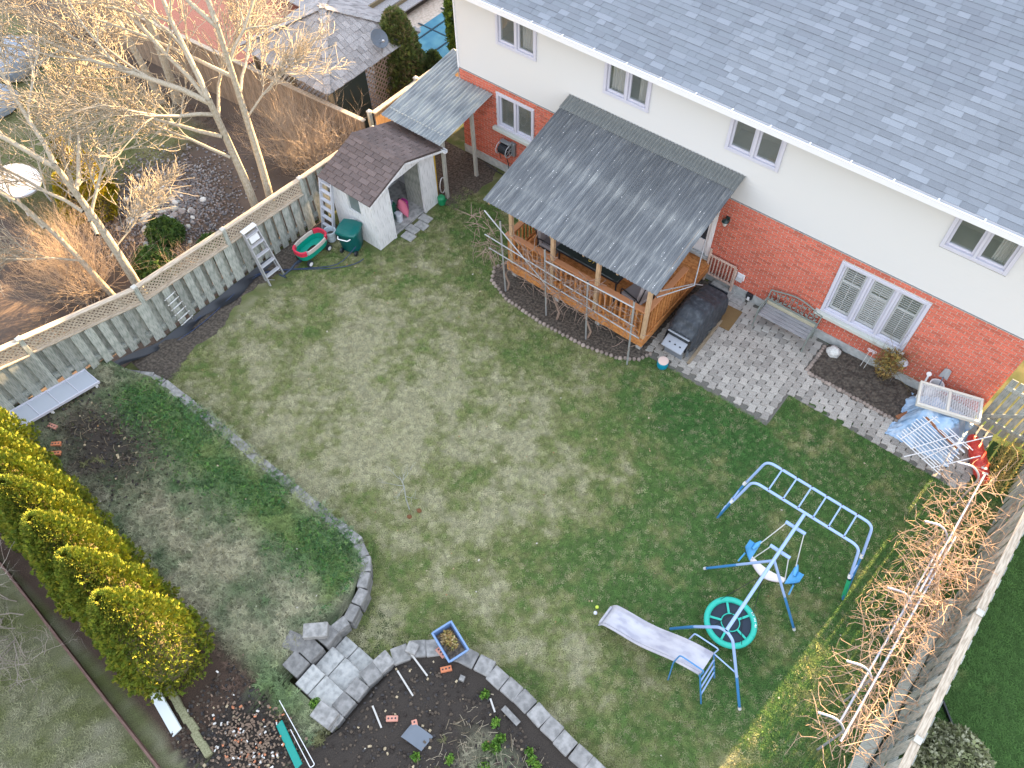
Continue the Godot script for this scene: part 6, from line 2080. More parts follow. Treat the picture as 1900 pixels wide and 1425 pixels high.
	for q in bk:
		var y := terr(q[0], q[1])
		var t := thing("loose_brick", q[4], "brick", V(q[0], y, q[1]), q[2], "loose bricks in the beds")
		mb = MB.new()
		mb.box(V(0, 0.03, 0), V(0.2, 0.062, 0.095), Basis.IDENTITY, 0.006)
		part(t, "brick_body", mb, bcol[q[3]])
		for k in 3:
			mb = MB.new()
			mb.lathe(V(-0.06 + 0.06 * k, 0.0615, 0), [[0.017, 0.0], [0.0, 0.001]], 10)
			part(t, "hole", mb, mats.black_plastic)
	var stk := [[V(-4.2, 0, 11.30), V(-3.72, 0, 11.40)], [V(-4.20, 0, 11.66), V(-3.70, 0, 11.80)], [V(-4.12, 0, 12.36), V(-3.76, 0, 12.52)], [V(-2.62, 0, 11.0), V(-2.42, 0, 11.12)]]
	for q in stk:
		mb = MB.new()
		var ya := terr(q[0].x, q[0].z) + 0.04
		mb.bar(q[0] + V(0, ya + 0.01, 0), q[1] + V(0, ya - 0.01, 0), 0.03, 0.022)
		solo("marker_stick", ["slim pale stick in the soil by the block wall curve under the planter", "slim pale stick in the soil halfway along the steps", "slim pale stick in the soil by the lone pink brick", "short pale stick beside the flat tile under the garden wall"][stk.find(q)], "stick", mb, plain("stick_pale", Color(0.46, 0.44, 0.41), 0.85), q[0] + V(0, ya, 0), "sticks in the soil bed")
	mb = MB.new()
	mb.grid(10, 10, func(u: float, v: float) -> Vector3:
		var x := -3.40 + u * 0.42; var z := 12.12 + v * 0.30 - u * 0.05
		return V(x, terr(x, z) + 0.05 + 0.025 * sin(u * 5.0), z))
	solo("mesh_sheet", "grey plastic mesh sheet weighed down by a brick", "mesh", mb, plain("mesh_grey", Color(0.13, 0.15, 0.18), 0.6), V(-3.2, 0.4, 12.25))
	mb = MB.new()
	mb.box(V(-3.22, terr(-3.22, 11.05) + 0.05, 11.05), V(0.09, 0.09, 0.09), Basis(Vector3.UP, 0.3), 0.004)
	solo("small_block", "tiny grey square block in the dark soil", "block", mb, mats.block3, V(-3.22, 0.36, 11.05))
	mb = MB.new()
	mb.bar(V(-2.35, 0.42, 10.98), V(-1.98, 0.41, 11.02), 0.10, 0.03)
	solo("flat_tile", "flat grey tile under the inner edge of the garden wall", "tile", mb, mats.block2, V(-2.15, 0.38, 11.0))
	# clods, crumbs and dead stalks lying on the bare soil
	var so := thing("soil_crumbs", "loose clods, crumbs and dead stalks on the bare garden soil", "soil", V(-2.5, 0.36, 11.8))
	so.set_meta("kind", "stuff")
	var cl := MB.new()
	cl.tinted = true
	for k in 5200:
		var x := R(-4.3, 2.8); var z := R(11.0, 13.6)
		if k % 5 == 4:
			x = -12.1 + rng.randfn(0, 0.8); z = 12.1 + rng.randfn(0, 0.55)
		elif k % 5 == 3:
			x = R(-6.6, -4.4); z = R(13.4, 14.9)
		if z < terrace_edge(x) + 0.32: continue
		cl.col = [Color(0.035, 0.027, 0.022), Color(0.07, 0.052, 0.040), Color(0.10, 0.075, 0.055), Color(0.045, 0.04, 0.04)][rng.randi_range(0, 3)]
		if rng.randf() < 0.04: cl.col = Color(0.42, 0.34, 0.22)
		var s := R(0.012, 0.05)
		cl.box(V(x, terr(x, z) + s * 0.3, z), V(s, s * 0.7, s * R(0.6, 1.2)), Basis.from_euler(V(R(0, 6), R(0, 6), R(0, 6))))
	for k in 420:
		var x := R(-2.9, 1.0); var z := R(11.3, 12.9)
		if k % 4 == 3:
			x = -12.1 + rng.randfn(0, 1.0); z = 12.1 + rng.randfn(0, 0.6)
		var p := V(x, terr(x, z) + 0.03, z)
		cl.col = [Color(0.42, 0.36, 0.26), Color(0.30, 0.24, 0.16)][k % 2]
		var d := V(R(-1, 1), R(0.0, 0.3), R(-1, 1)).normalized() * R(0.06, 0.22)
		cl.tube([p, p + d * 0.5 + V(R(-0.02, 0.02), 0.02, R(-0.02, 0.02)), p + d], 0.004, 3, false)
	part(so, "crumbs", cl, tinted_mat("crumb", 1.0), true)
	# low leafy plants in the bed
	for k in 26:
		var x := R(-2.6, -0.4); var z := R(11.25, 12.6)
		if k < 4:
			x = [-2.75, -2.3, -3.0, -4.9][k]; z = [11.0, 11.25, 12.5, 12.95][k]
		var h := thing("bed_plant", "low bright green leafy plant in the soil bed", "plant", V(x, terr(x, z), z), 0.0, "young plants in the soil bed")
		leaves(h, "leaves", V(0, 0.04, 0), V(R(0.06, 0.11), 0.05, R(0.06, 0.11)), 70, 0.032, [Color(0.10, 0.22, 0.02), Color(0.15, 0.28, 0.03), Color(0.07, 0.16, 0.02)], 0.0, "bedplant%d" % (k % 4))
	# sapling on the lawn
	var sp := thing("sapling", "thin bare grey sapling in the middle of the lawn", "sapling", V(-6.33, 0, 9.12))
	mb = MB.new()
	mb.tube([V(0, 0, 0), V(-0.02, 0.5, 0.0), V(0.01, 1.0, -0.02), V(-0.03, 1.45, 0.0)], [0.016, 0.013, 0.010, 0.004], 6)
	part(sp, "trunk", mb, plain("sapling_bark", Color(0.33, 0.34, 0.32), 0.9))
	mb = MB.new()
	for q in [[0.62, 1.0, 0.25], [0.78, -0.9, -0.4], [0.95, 0.5, 0.9], [1.05, -0.6, 0.7], [1.2, 0.3, -0.8], [1.3, -0.5, 0.2]]: twig(mb, V(0, q[0], 0), V(q[1], 0.55, q[2]).normalized(), 0.42, 0.006, 1, 0.18)
	part(sp, "crown", mb, plain("sapling_bark", Color(0.33, 0.34, 0.32), 0.9))
	for p in [V(-6.16, 0.012, 9.02), V(-6.22, 0.012, 9.24)]:
		mb = MB.new()
		rock(mb, Vector3.ZERO, V(0.055, 0.025, 0.05), int(p.z * 10))
		solo("soil_clod", "rusty brown clod of earth at the sapling foot, " + ("house side" if p.z < 9.1 else "terrace side"), "clod", mb, plain("clod", Color(0.14, 0.06, 0.025), 1.0), p, "clods by the sapling", "", false)
	# bare shrub beyond the edging board, bottom left
	var sh := thing("bare_shrub", "tangled bare grey shrub beyond the reddish edging board", "shrub", V(-10.6, 0.45, 15.4))
	mb = MB.new()
	for k in 26: twig(mb, V(R(-0.7, 0.7), 0, R(-0.3, 0.3)), V(R(-0.9, 0.9), R(0.4, 1.0), R(-0.2, 1.0)).normalized(), R(0.8, 1.7), 0.014, 2, 0.45)
	part(sh, "stems", mb, plain("shrub_grey", Color(0.34, 0.29, 0.25), 0.9))
	for q in [[V(-9.3, 0.45, 15.6), 9, "sparse bare shrub on the rubble side of the tangled grey shrub"], [V(-11.9, 0.45, 15.2), 12, "sparse bare shrub on the cold frame side of the tangled grey shrub"]]:
		var s2 := thing("bare_shrub", q[2], "shrub", q[0], 0.0, "sparse bare shrubs by the edging")
		mb = MB.new()
		for k in q[1]: twig(mb, V(R(-0.3, 0.3), 0, R(-0.2, 0.2)), V(R(-0.8, 0.8), R(0.4, 1.0), R(-0.6, 0.8)).normalized(), R(0.6, 1.2), 0.008, 2, 0.4)
		part(s2, "stems", mb, mats.shrub_grey)

func limb(mb: MB, p: Vector3, d: Vector3, l: float, r: float, level: int, out: Vector3) -> void:
	var n := 6 if level > 1 else 4
	var pts := [p]; var rad := [r]
	var q := p
	for k in n:
		d = (d + V(R(-1, 1), R(-0.8, 1.0), R(-1, 1)) * (0.16 if level > 2 else 0.28) + out * 0.05).normalized()
		q += d * l / n
		pts.push_back(q)
		rad.push_back(maxf(0.0065, r * (1.0 - (0.55 if level > 1 else 0.6) * (k + 1.0) / n)))
		if level > 0 and (k > 0 or level < 3):
			var m := 2 if rng.randf() < (0.55 if level == 2 else 0.4) else 1
			for j in m:
				var e := (d * 0.9 + V(R(-1, 1), R(-0.6, 0.9), R(-1, 1)) + out * 0.35).normalized()
				limb(mb, q, e, l * R(0.38, 0.66) if level > 1 else R(0.16, 0.55), maxf(0.009, rad[-1] * 0.6), level - 1, out)
	mb.tube(pts, rad, 7 if level > 2 else (5 if level > 1 else 3), level > 2)

func bare_tree(label: String, trunks: Array, limbs: Array, group := "") -> void:
	var t := thing("bare_tree", label, "tree", trunks[0][0])
	var bark := grained("tree_bark", [[0.2, Color(0.28, 0.235, 0.17)], [0.5, Color(0.38, 0.33, 0.25)], [0.8, Color(0.47, 0.42, 0.34)]], 0.03, V(4, 1.2, 4), 0.95, 4.0)
	for tr in trunks:
		var mb := MB.new()
		var pts := []; var rad := []
		for k in 9:
			var u := k / 8.0
			pts.push_back(tr[0].lerp(tr[1], u) + V(0.05 * sin(u * 7.0), 0, 0.05 * cos(u * 5.0)))
			rad.push_back(lerpf(tr[2], tr[3] * 0.8, u) + (0.05 if k == 0 else 0.0))
		mb.tube(pts, rad, 10, false)
		part(t, "trunk", mb, bark, true)
	var cr := MB.new()
	for q in limbs: limb(cr, q[0] - V(0, 0.12, 0), (q[1] as Vector3).normalized(), q[2], q[3], 3, V(q[1].x, 0, q[1].z).normalized())
	part(t, "crown", cr, bark, true)

func build_left_yard() -> void:
	var mb: MB
	# the two bare trees behind the lattice fence
	var a0 := V(-14.62, 0, 5.62); var a1 := V(-14.75, 4.1, 5.75)
	var b0 := V(-14.48, 0, 5.30); var b1 := V(-14.6, 5.6, 5.05)
	bare_tree("tall bare twin-trunked tree behind the lattice fence near the shed", [[a0, a1, 0.12, 0.085], [b0, b1, 0.115, 0.07]], [
		[a1, V(-0.8, 0.45, 0.5), 3.6, 0.07], [a1, V(-0.5, 0.9, -0.2), 3.4, 0.07], [a1 - V(0, 0.9, 0), V(-0.9, 0.25, 0.75), 3.0, 0.05], [a1 - V(0, 0.3, 0), V(-0.2, 0.5, 0.9), 2.4, 0.05], [a1, V(-0.9, 0.7, 0.0), 3.8, 0.06], [a1 - V(0, 1.5, 0), V(-0.8, 0.3, 0.3), 2.8, 0.04], [a1 - V(0, 0.6, 0), V(-0.6, 0.4, -0.6), 2.8, 0.045],
		[b1, V(-0.3, 1.0, -0.2), 3.0, 0.06], [b1, V(-0.7, 0.7, 0.15), 3.6, 0.055], [b1 - V(0, 0.8, 0), V(0.1, 0.7, -0.9), 2.2, 0.045], [b1 - V(0, 1.6, 0), V(-0.5, 0.35, -0.7), 2.4, 0.04], [b1 - V(0, 1.2, 0), V(-0.9, 0.45, 0.3), 3.2, 0.05], [b1 - V(0, 2.2, 0), V(0.05, 0.5, -0.8), 1.7, 0.03]])
	var c0 := V(-15.1, 0.0, 8.95); var c1 := V(-15.45, 4.2, 9.1)
	bare_tree("bare pale tree leaning out behind the lower end of the lattice fence", [[c0, c1, 0.12, 0.07], [V(-15.5, 0, 9.4), V(-16.4, 3.3, 9.9), 0.08, 0.045]], [
		[c1, V(-0.7, 0.7, 0.5), 3.0, 0.06], [c1, V(-0.6, 0.9, -0.3), 3.0, 0.055], [c1 - V(0, 0.8, 0), V(-0.7, 0.4, -0.8), 3.0, 0.05], [c1 - V(0, 1.5, 0), V(-0.4, 0.35, -0.9), 2.4, 0.04], [c1 - V(0, 1.2, 0), V(-0.9, 0.4, 0.3), 2.6, 0.045], [V(-16.4, 3.3, 9.9), V(-0.6, 0.8, 0.3), 2.4, 0.04], [c1 - V(0, 2.6, 0), V(-0.2, 0.35, -0.8), 1.5, 0.025], [c1 - V(0, 1.9, 0), V(-0.9, 0.3, -0.2), 2.6, 0.04], [V(-16.2, 2.6, 9.8), V(-0.9, 0.5, -0.1), 2.4, 0.035], [V(-15.9, 1.6, 9.6), V(-0.4, 0.6, 0.6), 1.8, 0.03]])
	# another tree further back, its limbs at the top left corner
	var d1 := V(-21.5, 3.0, 3.9)
	bare_tree("bare tree with several upright trunks beside the boundary fence", [[V(-20.9, 0, 3.5), V(-21.2, 5.0, 3.3), 0.13, 0.07], [V(-21.3, 0, 3.8), V(-22.3, 4.6, 4.0), 0.11, 0.06]], [
		[V(-21.2, 5.0, 3.3), V(-0.2, 1.0, -0.1), 2.2, 0.06], [V(-21.2, 3.8, 3.35), V(0.5, 0.6, 0.4), 2.6, 0.045], [V(-22.3, 4.6, 4.0), V(-0.6, 0.7, 0.3), 2.6, 0.05], [d1, V(-0.3, 0.4, 0.9), 2.6, 0.045], [d1 + V(0, 1, 0), V(0.6, 0.3, 0.5), 2.2, 0.04]])
	# dry multi-stemmed shrubs
	var tan := plain("dry_stem", Color(0.41, 0.32, 0.24), 0.9)
	var ds := [[V(-14.95, 0, 3.25), 110, 1.7, 0.55, "dense dry tan shrub in the fence corner behind the shed"], [V(-16.1, 0, 3.3), 80, 1.5, 0.6, "dry tan shrub against the brown boundary fence"], [V(-16.3, 0.1, 9.75), 95, 1.5, 0.75, "spreading dry many-stemmed shrub over the lower fence"], [V(-17.6, 0.05, 9.4), 70, 1.4, 0.8, "dry shrub tangled below the pale leaning tree"], [V(-14.6, 0.05, 7.7), 30, 0.9, 0.7, "thin dry shrub peeping over the fence behind the ladder"]]
	for q in ds:
		var t := thing("dry_shrub", q[4], "shrub", q[0], 0.0, "dry shrubs next door")
		mb = MB.new()
		for k in q[1]: twig(mb, V(R(-0.3, 0.3), 0, R(-0.3, 0.3)), V(R(-1, 1) * q[3], R(0.55, 1.0), R(-1, 1) * q[3]).normalized(), q[2] * R(0.6, 1.1), 0.009, 2, 0.2)
		part(t, "stems", mb, tan)
	# evergreen shrubs
	var gs := [[V(-16.45, 0, 7.35), V(0.55, 0.32, 0.45), "low dark green shrub beside the stone bed"], [V(-15.7, 0, 8.2), V(0.65, 0.38, 0.5), "low green juniper between the stones and the fence"], [V(-15.1, 0, 6.9), V(0.4, 0.3, 0.35), "small green shrub close behind the lattice fence"]]
	for q in gs:
		var t := thing("green_shrub", q[2], "shrub", q[0], 0.0, "evergreen shrubs next door")
		leaves(t, "foliage", V(0, q[1].y * 0.8, 0), q[1], 2600, 0.045, [Color(0.055, 0.115, 0.02), Color(0.08, 0.15, 0.02), Color(0.04, 0.085, 0.018)], 0.25)
		mb = MB.new()
		for k in 6: cyl(mb, V(0, 0, 0), V(R(-0.3, 0.3), 0.3, R(-0.3, 0.3)), 0.012, 5)
		part(t, "stem", mb, plain("bark", Color(0.10, 0.07, 0.05), 0.95))
	for q in [[-18.35, 7.85, 1.9], [-18.9, 7.5, 1.7], [-19.5, 7.7, 2.0], [-18.8, 8.3, 1.5]]:
		conifer("golden_cypress", "golden yellow cypress in the clump at the lawn edge next door", V(q[0], 0, q[1]), q[2], 0.42, 2600, [Color(0.42, 0.36, 0.014), Color(0.48, 0.39, 0.018), Color(0.30, 0.28, 0.014)], "golden cypress clump", -0.6, 0.08)
	# stone bed
	var gr := thing("stone_bed", "bed of small grey pebbles under the bare tree", "pebbles", V(-17.6, 0.0, 6.4))
	gr.set_meta("kind", "stuff")
	mb = MB.new()
	mb.tinted = true
	for k in 4200:
		var p := V(rng.randfn(0, 1.0), 0.012, rng.randfn(0, 0.9))
		if p.length() > 2.4: continue
		var c := [Color(0.22, 0.22, 0.24), Color(0.30, 0.29, 0.29), Color(0.16, 0.14, 0.14), Color(0.26, 0.20, 0.17)][rng.randi_range(0, 3)] as Color
		mb.col = c * R(0.7, 1.2)
		mb.box(p, V(R(0.025, 0.06), R(0.02, 0.04), R(0.02, 0.05)), Basis.from_euler(V(R(0, 6), R(0, 6), R(0, 6))))
	part(gr, "pebbles", mb, tinted_mat("pebble", 0.9))
	for k in 54:
		mb = MB.new()
		var s := R(0.06, 0.14)
		rock(mb, Vector3.ZERO, V(s, s * 0.55, s * R(0.7, 1.0)), k)
		var c: Color = [Color(0.34, 0.36, 0.36), Color(0.45, 0.45, 0.42), Color(0.30, 0.27, 0.26), Color(0.62, 0.61, 0.58)][(k * 7) % 4 if k > 3 else 3]
		solo("boulder", "rounded grey stone in the pebble bed under the bare tree", "stone", mb, plain("stone%d" % ((k * 7) % 4 if k > 3 else 3), c, 0.85), V(-17.4 + rng.randfn(0, 0.7), s * 0.25, 6.8 + rng.randfn(0, 0.6)), "stones in the pebble bed", "", false)
	# white table top, grey stones, plank
	var wt := thing("white_table", "white round topped garden table under the leaning tree", "table", V(-20.6, 0.0, 8.75))
	mb = MB.new()
	mb.lathe(V(0, 0.7, 0), [[0.0, 0.0], [0.62, 0.0], [0.62, 0.05], [0.0, 0.05]], 26, Basis.IDENTITY.scaled(V(1.25, 1, 0.9)))
	part(wt, "table_top", mb, plain("table_white", Color(0.50, 0.51, 0.54), 0.5))
	for k in 4:
		mb = MB.new()
		cyl(mb, V(0.45 * (1 if k < 2 else -1), 0, 0.35 * (1 if k % 2 == 0 else -1)), V(0.4 * (1 if k < 2 else -1), 0.7, 0.3 * (1 if k % 2 == 0 else -1)), 0.025)
		part(wt, "leg", mb, mats.white_plastic)
	for q in [[V(-26.2, 0.4, 5.6), V(0.8, 0.6, 0.9), "large blue grey boulder at the lawn edge next door"], [V(-24.9, 0.25, 7.0), V(0.6, 0.45, 0.6), "smaller blue grey boulder beside the big one"]]:
		mb = MB.new()
		rock(mb, Vector3.ZERO, q[1], int(q[0].z * 3))
		solo("boulder", q[2], "boulder", mb, plain("blue_stone", Color(0.30, 0.34, 0.40), 0.8), q[0], "", "", false)
	# brick patio and timber deck beyond the boundary fence
	mb = MB.new()
	mb.box(V(-23.6, 0.02, -0.4), V(6.0, 0.06, 5.2))
	var rp := struct("brick_patio", mb, grained("patio_red", [[0.2, Color(0.38, 0.14, 0.09)], [0.8, Color(0.52, 0.22, 0.15)]], 0.05, V(1.5, 1.5, 1.5), 0.9, 2.0))
	var td := thing("timber_deck", "weathered grey stepped timber deck beside the gazebo", "deck", V(-20.4, 0, -3.2))
	for k in 14:
		mb = MB.new()
		mb.box(V(-20.9, 0.55, -5.6 + k * 0.30), V(3.4, 0.04, 0.288))
		part(td, "floor_board", mb, mats["cedar_shake%d" % (k % 5)], true)
	for s in [[-19.16, 0.45, 0.25], [-18.75, 0.27, 0.12]]:
		mb = MB.new()
		mb.box(V(s[0] - 0.0, s[1] / 2 + 0.12, -3.6), V(0.04, s[1], 4.2))
		part(td, "riser", mb, plain("riser", Color(0.24, 0.19, 0.11), 0.9), true)
		mb = MB.new()
		mb.box(V(s[0] + 0.19, s[2] + 0.16, -3.6), V(0.40, 0.04, 4.2))
		part(td, "tread", mb, mats.cedar_shake3, true)
	# pool with safety cover
	mb = MB.new()
	mb.box(V(-17.2, 0.0, -4.2), V(2.6, 0.05, 5.4)); mb.box(V(-15.1, 0.0, -3.4), V(1.7, 0.052, 6.6))
	struct("pool_surround", mb, grained("pool_stone", [[0.2, Color(0.42, 0.34, 0.27)], [0.8, Color(0.56, 0.47, 0.39)]], 0.03, V(1, 1, 1), 0.9, 1.0))
	var pc := thing("pool_cover", "blue green fabric safety cover stretched over the swimming pool", "pool cover", V(-16.4, 0.03, -4.2))
	mb = MB.new()
	mb.box(V(0, 0.012, 0), V(2.5, 0.02, 4.2))
	part(pc, "sheet", mb, grained("pool_sheet", [[0.2, Color(0.05, 0.19, 0.28)], [0.8, Color(0.10, 0.27, 0.34)]], 0.01, V(0.5, 0.5, 0.5), 0.8))
	for k in 4:
		mb = MB.new()
		mb.box(V(0, 0.03, -1.75 + k * 1.1), V(2.9, 0.012, 0.05))
		part(pc, "strap", mb, plain("strap_dark", Color(0.01, 0.04, 0.06), 0.7))
		if k < 3:
			mb = MB.new()
			mb.box(V(-0.85 + k * 0.85, 0.036, 0), V(0.05, 0.012, 4.5))
			part(pc, "strap", mb, mats.strap_dark)
	# conifers by the pool
	conifer("cedar", "bushy green cedar between the gazebo and the new fence", V(-15.45, 0, -0.6), 2.75, 0.82, 5200, [Color(0.12, 0.155, 0.035), Color(0.16, 0.19, 0.045), Color(0.22, 0.18, 0.085), Color(0.085, 0.12, 0.03)], "", -0.5, 0.13)
	conifer("cedar", "small dark cedar beside the bushy one at the new fence", V(-14.75, 0, -1.2), 1.5, 0.42, 1500, [Color(0.05, 0.08, 0.02), Color(0.08, 0.11, 0.03)], "", 0.6, 0.12)
	conifer("cedar", "tall bright green cedar close to the house corner", V(-15.2, 0, -3.0), 3.6, 0.50, 3600, [Color(0.12, 0.18, 0.025), Color(0.16, 0.22, 0.025), Color(0.085, 0.14, 0.022)], "", 0.45, 0.12)
	build_gazebo()

func build_gazebo() -> void:
	var g := thing("gazebo", "square gazebo with weathered cedar shake hip roof and lattice sides", "gazebo", V(-16.9, 0, 0.58))
	var hw := 1.75; var ey := 2.05; var ay := 2.95
	var mb: MB
	var roof := Node3D.new()
	roof.name = "roof"
	g.add_child(roof, true)
	mb = MB.new()
	for k in 4:
		var b := Basis(Vector3.UP, PI / 2 * k)
		mb.tri(b * V(-hw, ey, hw), b * V(hw, ey, hw), V(0, ay, 0))
		mb.tri(b * V(hw, ey - 0.04, hw), b * V(-hw, ey - 0.04, hw), V(0, ay - 0.05, 0))
	part(roof, "deck_board", mb, mats.cedar_shake0)
	for k in 4:
		var b := Basis(Vector3.UP, PI / 2 * k)
		var joined := MB.new()
		joined.tinted = true
		for r in 10:
			var f0 := r / 10.0
			var half := hw * (1.0 - f0) + 0.02
			var o := V(0, lerpf(ey, ay, f0), lerpf(hw + 0.03, 0.0, f0))
			var su := V(0, ay - ey, -hw).normalized()
			var up := V(0, hw, ay - ey).normalized()
			var x := -half
			while x < half - 0.03:
				var w := minf(R(0.11, 0.24), half - x)
				if w < 0.03: break
				var bs := b * Basis(Vector3.RIGHT, up, -su)
				var at := b * (o + V(x + w / 2, 0, 0) + up * (0.012 + R(0, 0.012)) - su * R(0, 0.025))
				var t := rng.randi_range(0, 4)
				if k == 0 or k == 1:
					var m2 := MB.new()
					shingle(m2, w - 0.008, 0.24, bs, at)
					part(roof, "shake", m2, mats["cedar_shake%d" % t])
				else:
					joined.col = Color(0.30, 0.285, 0.285) * float([0.8, 0.92, 1.0, 1.08, 1.18][t])
					shingle(joined, w - 0.008, 0.24, bs, at)
				x += w
		if joined.v.size() > 0: tag(part(roof, "far_shakes", joined, tinted_mat("shake_rest")), "", "", "", "stuff")
		for r in 10:
			mb = MB.new()
			var p0 := (b * V(hw + 0.03, ey, hw + 0.03)).lerp(V(0, ay, 0), r / 10.0)
			var p1 := (b * V(hw + 0.03, ey, hw + 0.03)).lerp(V(0, ay, 0), r / 10.0 + 0.13)
			mb.bar(p0 + V(0, 0.055, 0), p1 + V(0, 0.032, 0), 0.17, 0.014)
			part(roof, "hip_cap", mb, mats["cedar_shake%d" % (2 + r % 3)])
	for x in [-1.5, 0.0, 1.5]:
		for z in [-1.5, 1.5]:
			mb = MB.new()
			mb.box(V(x, 1.02, z), V(0.1, 2.05, 0.1))
			part(g, "post", mb, mats.riser if mats.has("riser") else mats.fence1)
	for s in [[V(-1.5, 0, 1.52), V(1.5, 0, 1.52)], [V(1.52, 0, 0.2), V(1.52, 0, -1.5)]]:
		mb = MB.new()
		var a: Vector3 = s[0]; var b: Vector3 = s[1]
		var l := a.distance_to(b); var d := (b - a) / l
		var q := -1.7
		while q < l:
			for w in [1.0, -1.0]:
				var t0 := maxf(q, 0.0); var t1 := minf(q + 1.7, l)
				if t1 - t0 > 0.05:
					var y0 := t0 - q; var y1 := t1 - q
					if w < 0.0:
						y0 = 1.7 - y0; y1 = 1.7 - y1
					mb.bar(a + d * t0 + V(0, 0.2 + y0, 0), a + d * t1 + V(0, 0.2 + y1, 0), 0.04, 0.008, d.cross(Vector3.UP))
			q += 0.16
		tag(part(g, "lattice", mb, plain("lattice_tan", Color(0.42, 0.33, 0.26), 0.85)), "", "", "", "stuff")
	mb = MB.new()
	mb.box(V(1.53, 1.0, 0.85), V(0.02, 1.95, 1.25))
	part(g, "screen", mb, plain("screen_green", Color(0.018, 0.032, 0.03), 0.8))
	mb = MB.new()
	mb.box(V(0, 0.03, 0), V(3.2, 0.08, 3.2))
	part(g, "floor", mb, mats.cedar_shake1)
	var d := thing("satellite_dish", "grey satellite dish on the gazebo roof edge", "satellite dish", V(-15.22, 2.12, 0.22))
	mb = MB.new()
	mb.lathe(V(0.0, 0.42, 0.05), [[0.0, 0.0], [0.12, 0.012], [0.22, 0.04], [0.26, 0.06], [0.255, 0.068], [0.12, 0.022], [0.0, 0.01]], 26, Basis.from_euler(V(0.35, 0.4, -0.75)))
	part(d, "reflector", mb, plain("dish", Color(0.10, 0.12, 0.15), 0.5))
	mb = MB.new()
	mb.tube(bend([V(0, -0.02, 0.0), V(0.02, 0.22, 0.0), V(0.0, 0.42, 0.04)], 0.06), 0.022, 8)
	mb.box(V(0, -0.01, 0), V(0.12, 0.02, 0.12), Basis(Vector3.BACK, -0.47))
	part(d, "mast", mb, mats.steel)
	mb = MB.new()
	cyl(mb, V(0.0, 0.30, 0.06), V(0.30, 0.52, 0.16), 0.012)
	mb.box(V(0.30, 0.54, 0.16), V(0.06, 0.05, 0.05))
	part(d, "feed_arm", mb, mats.steel)

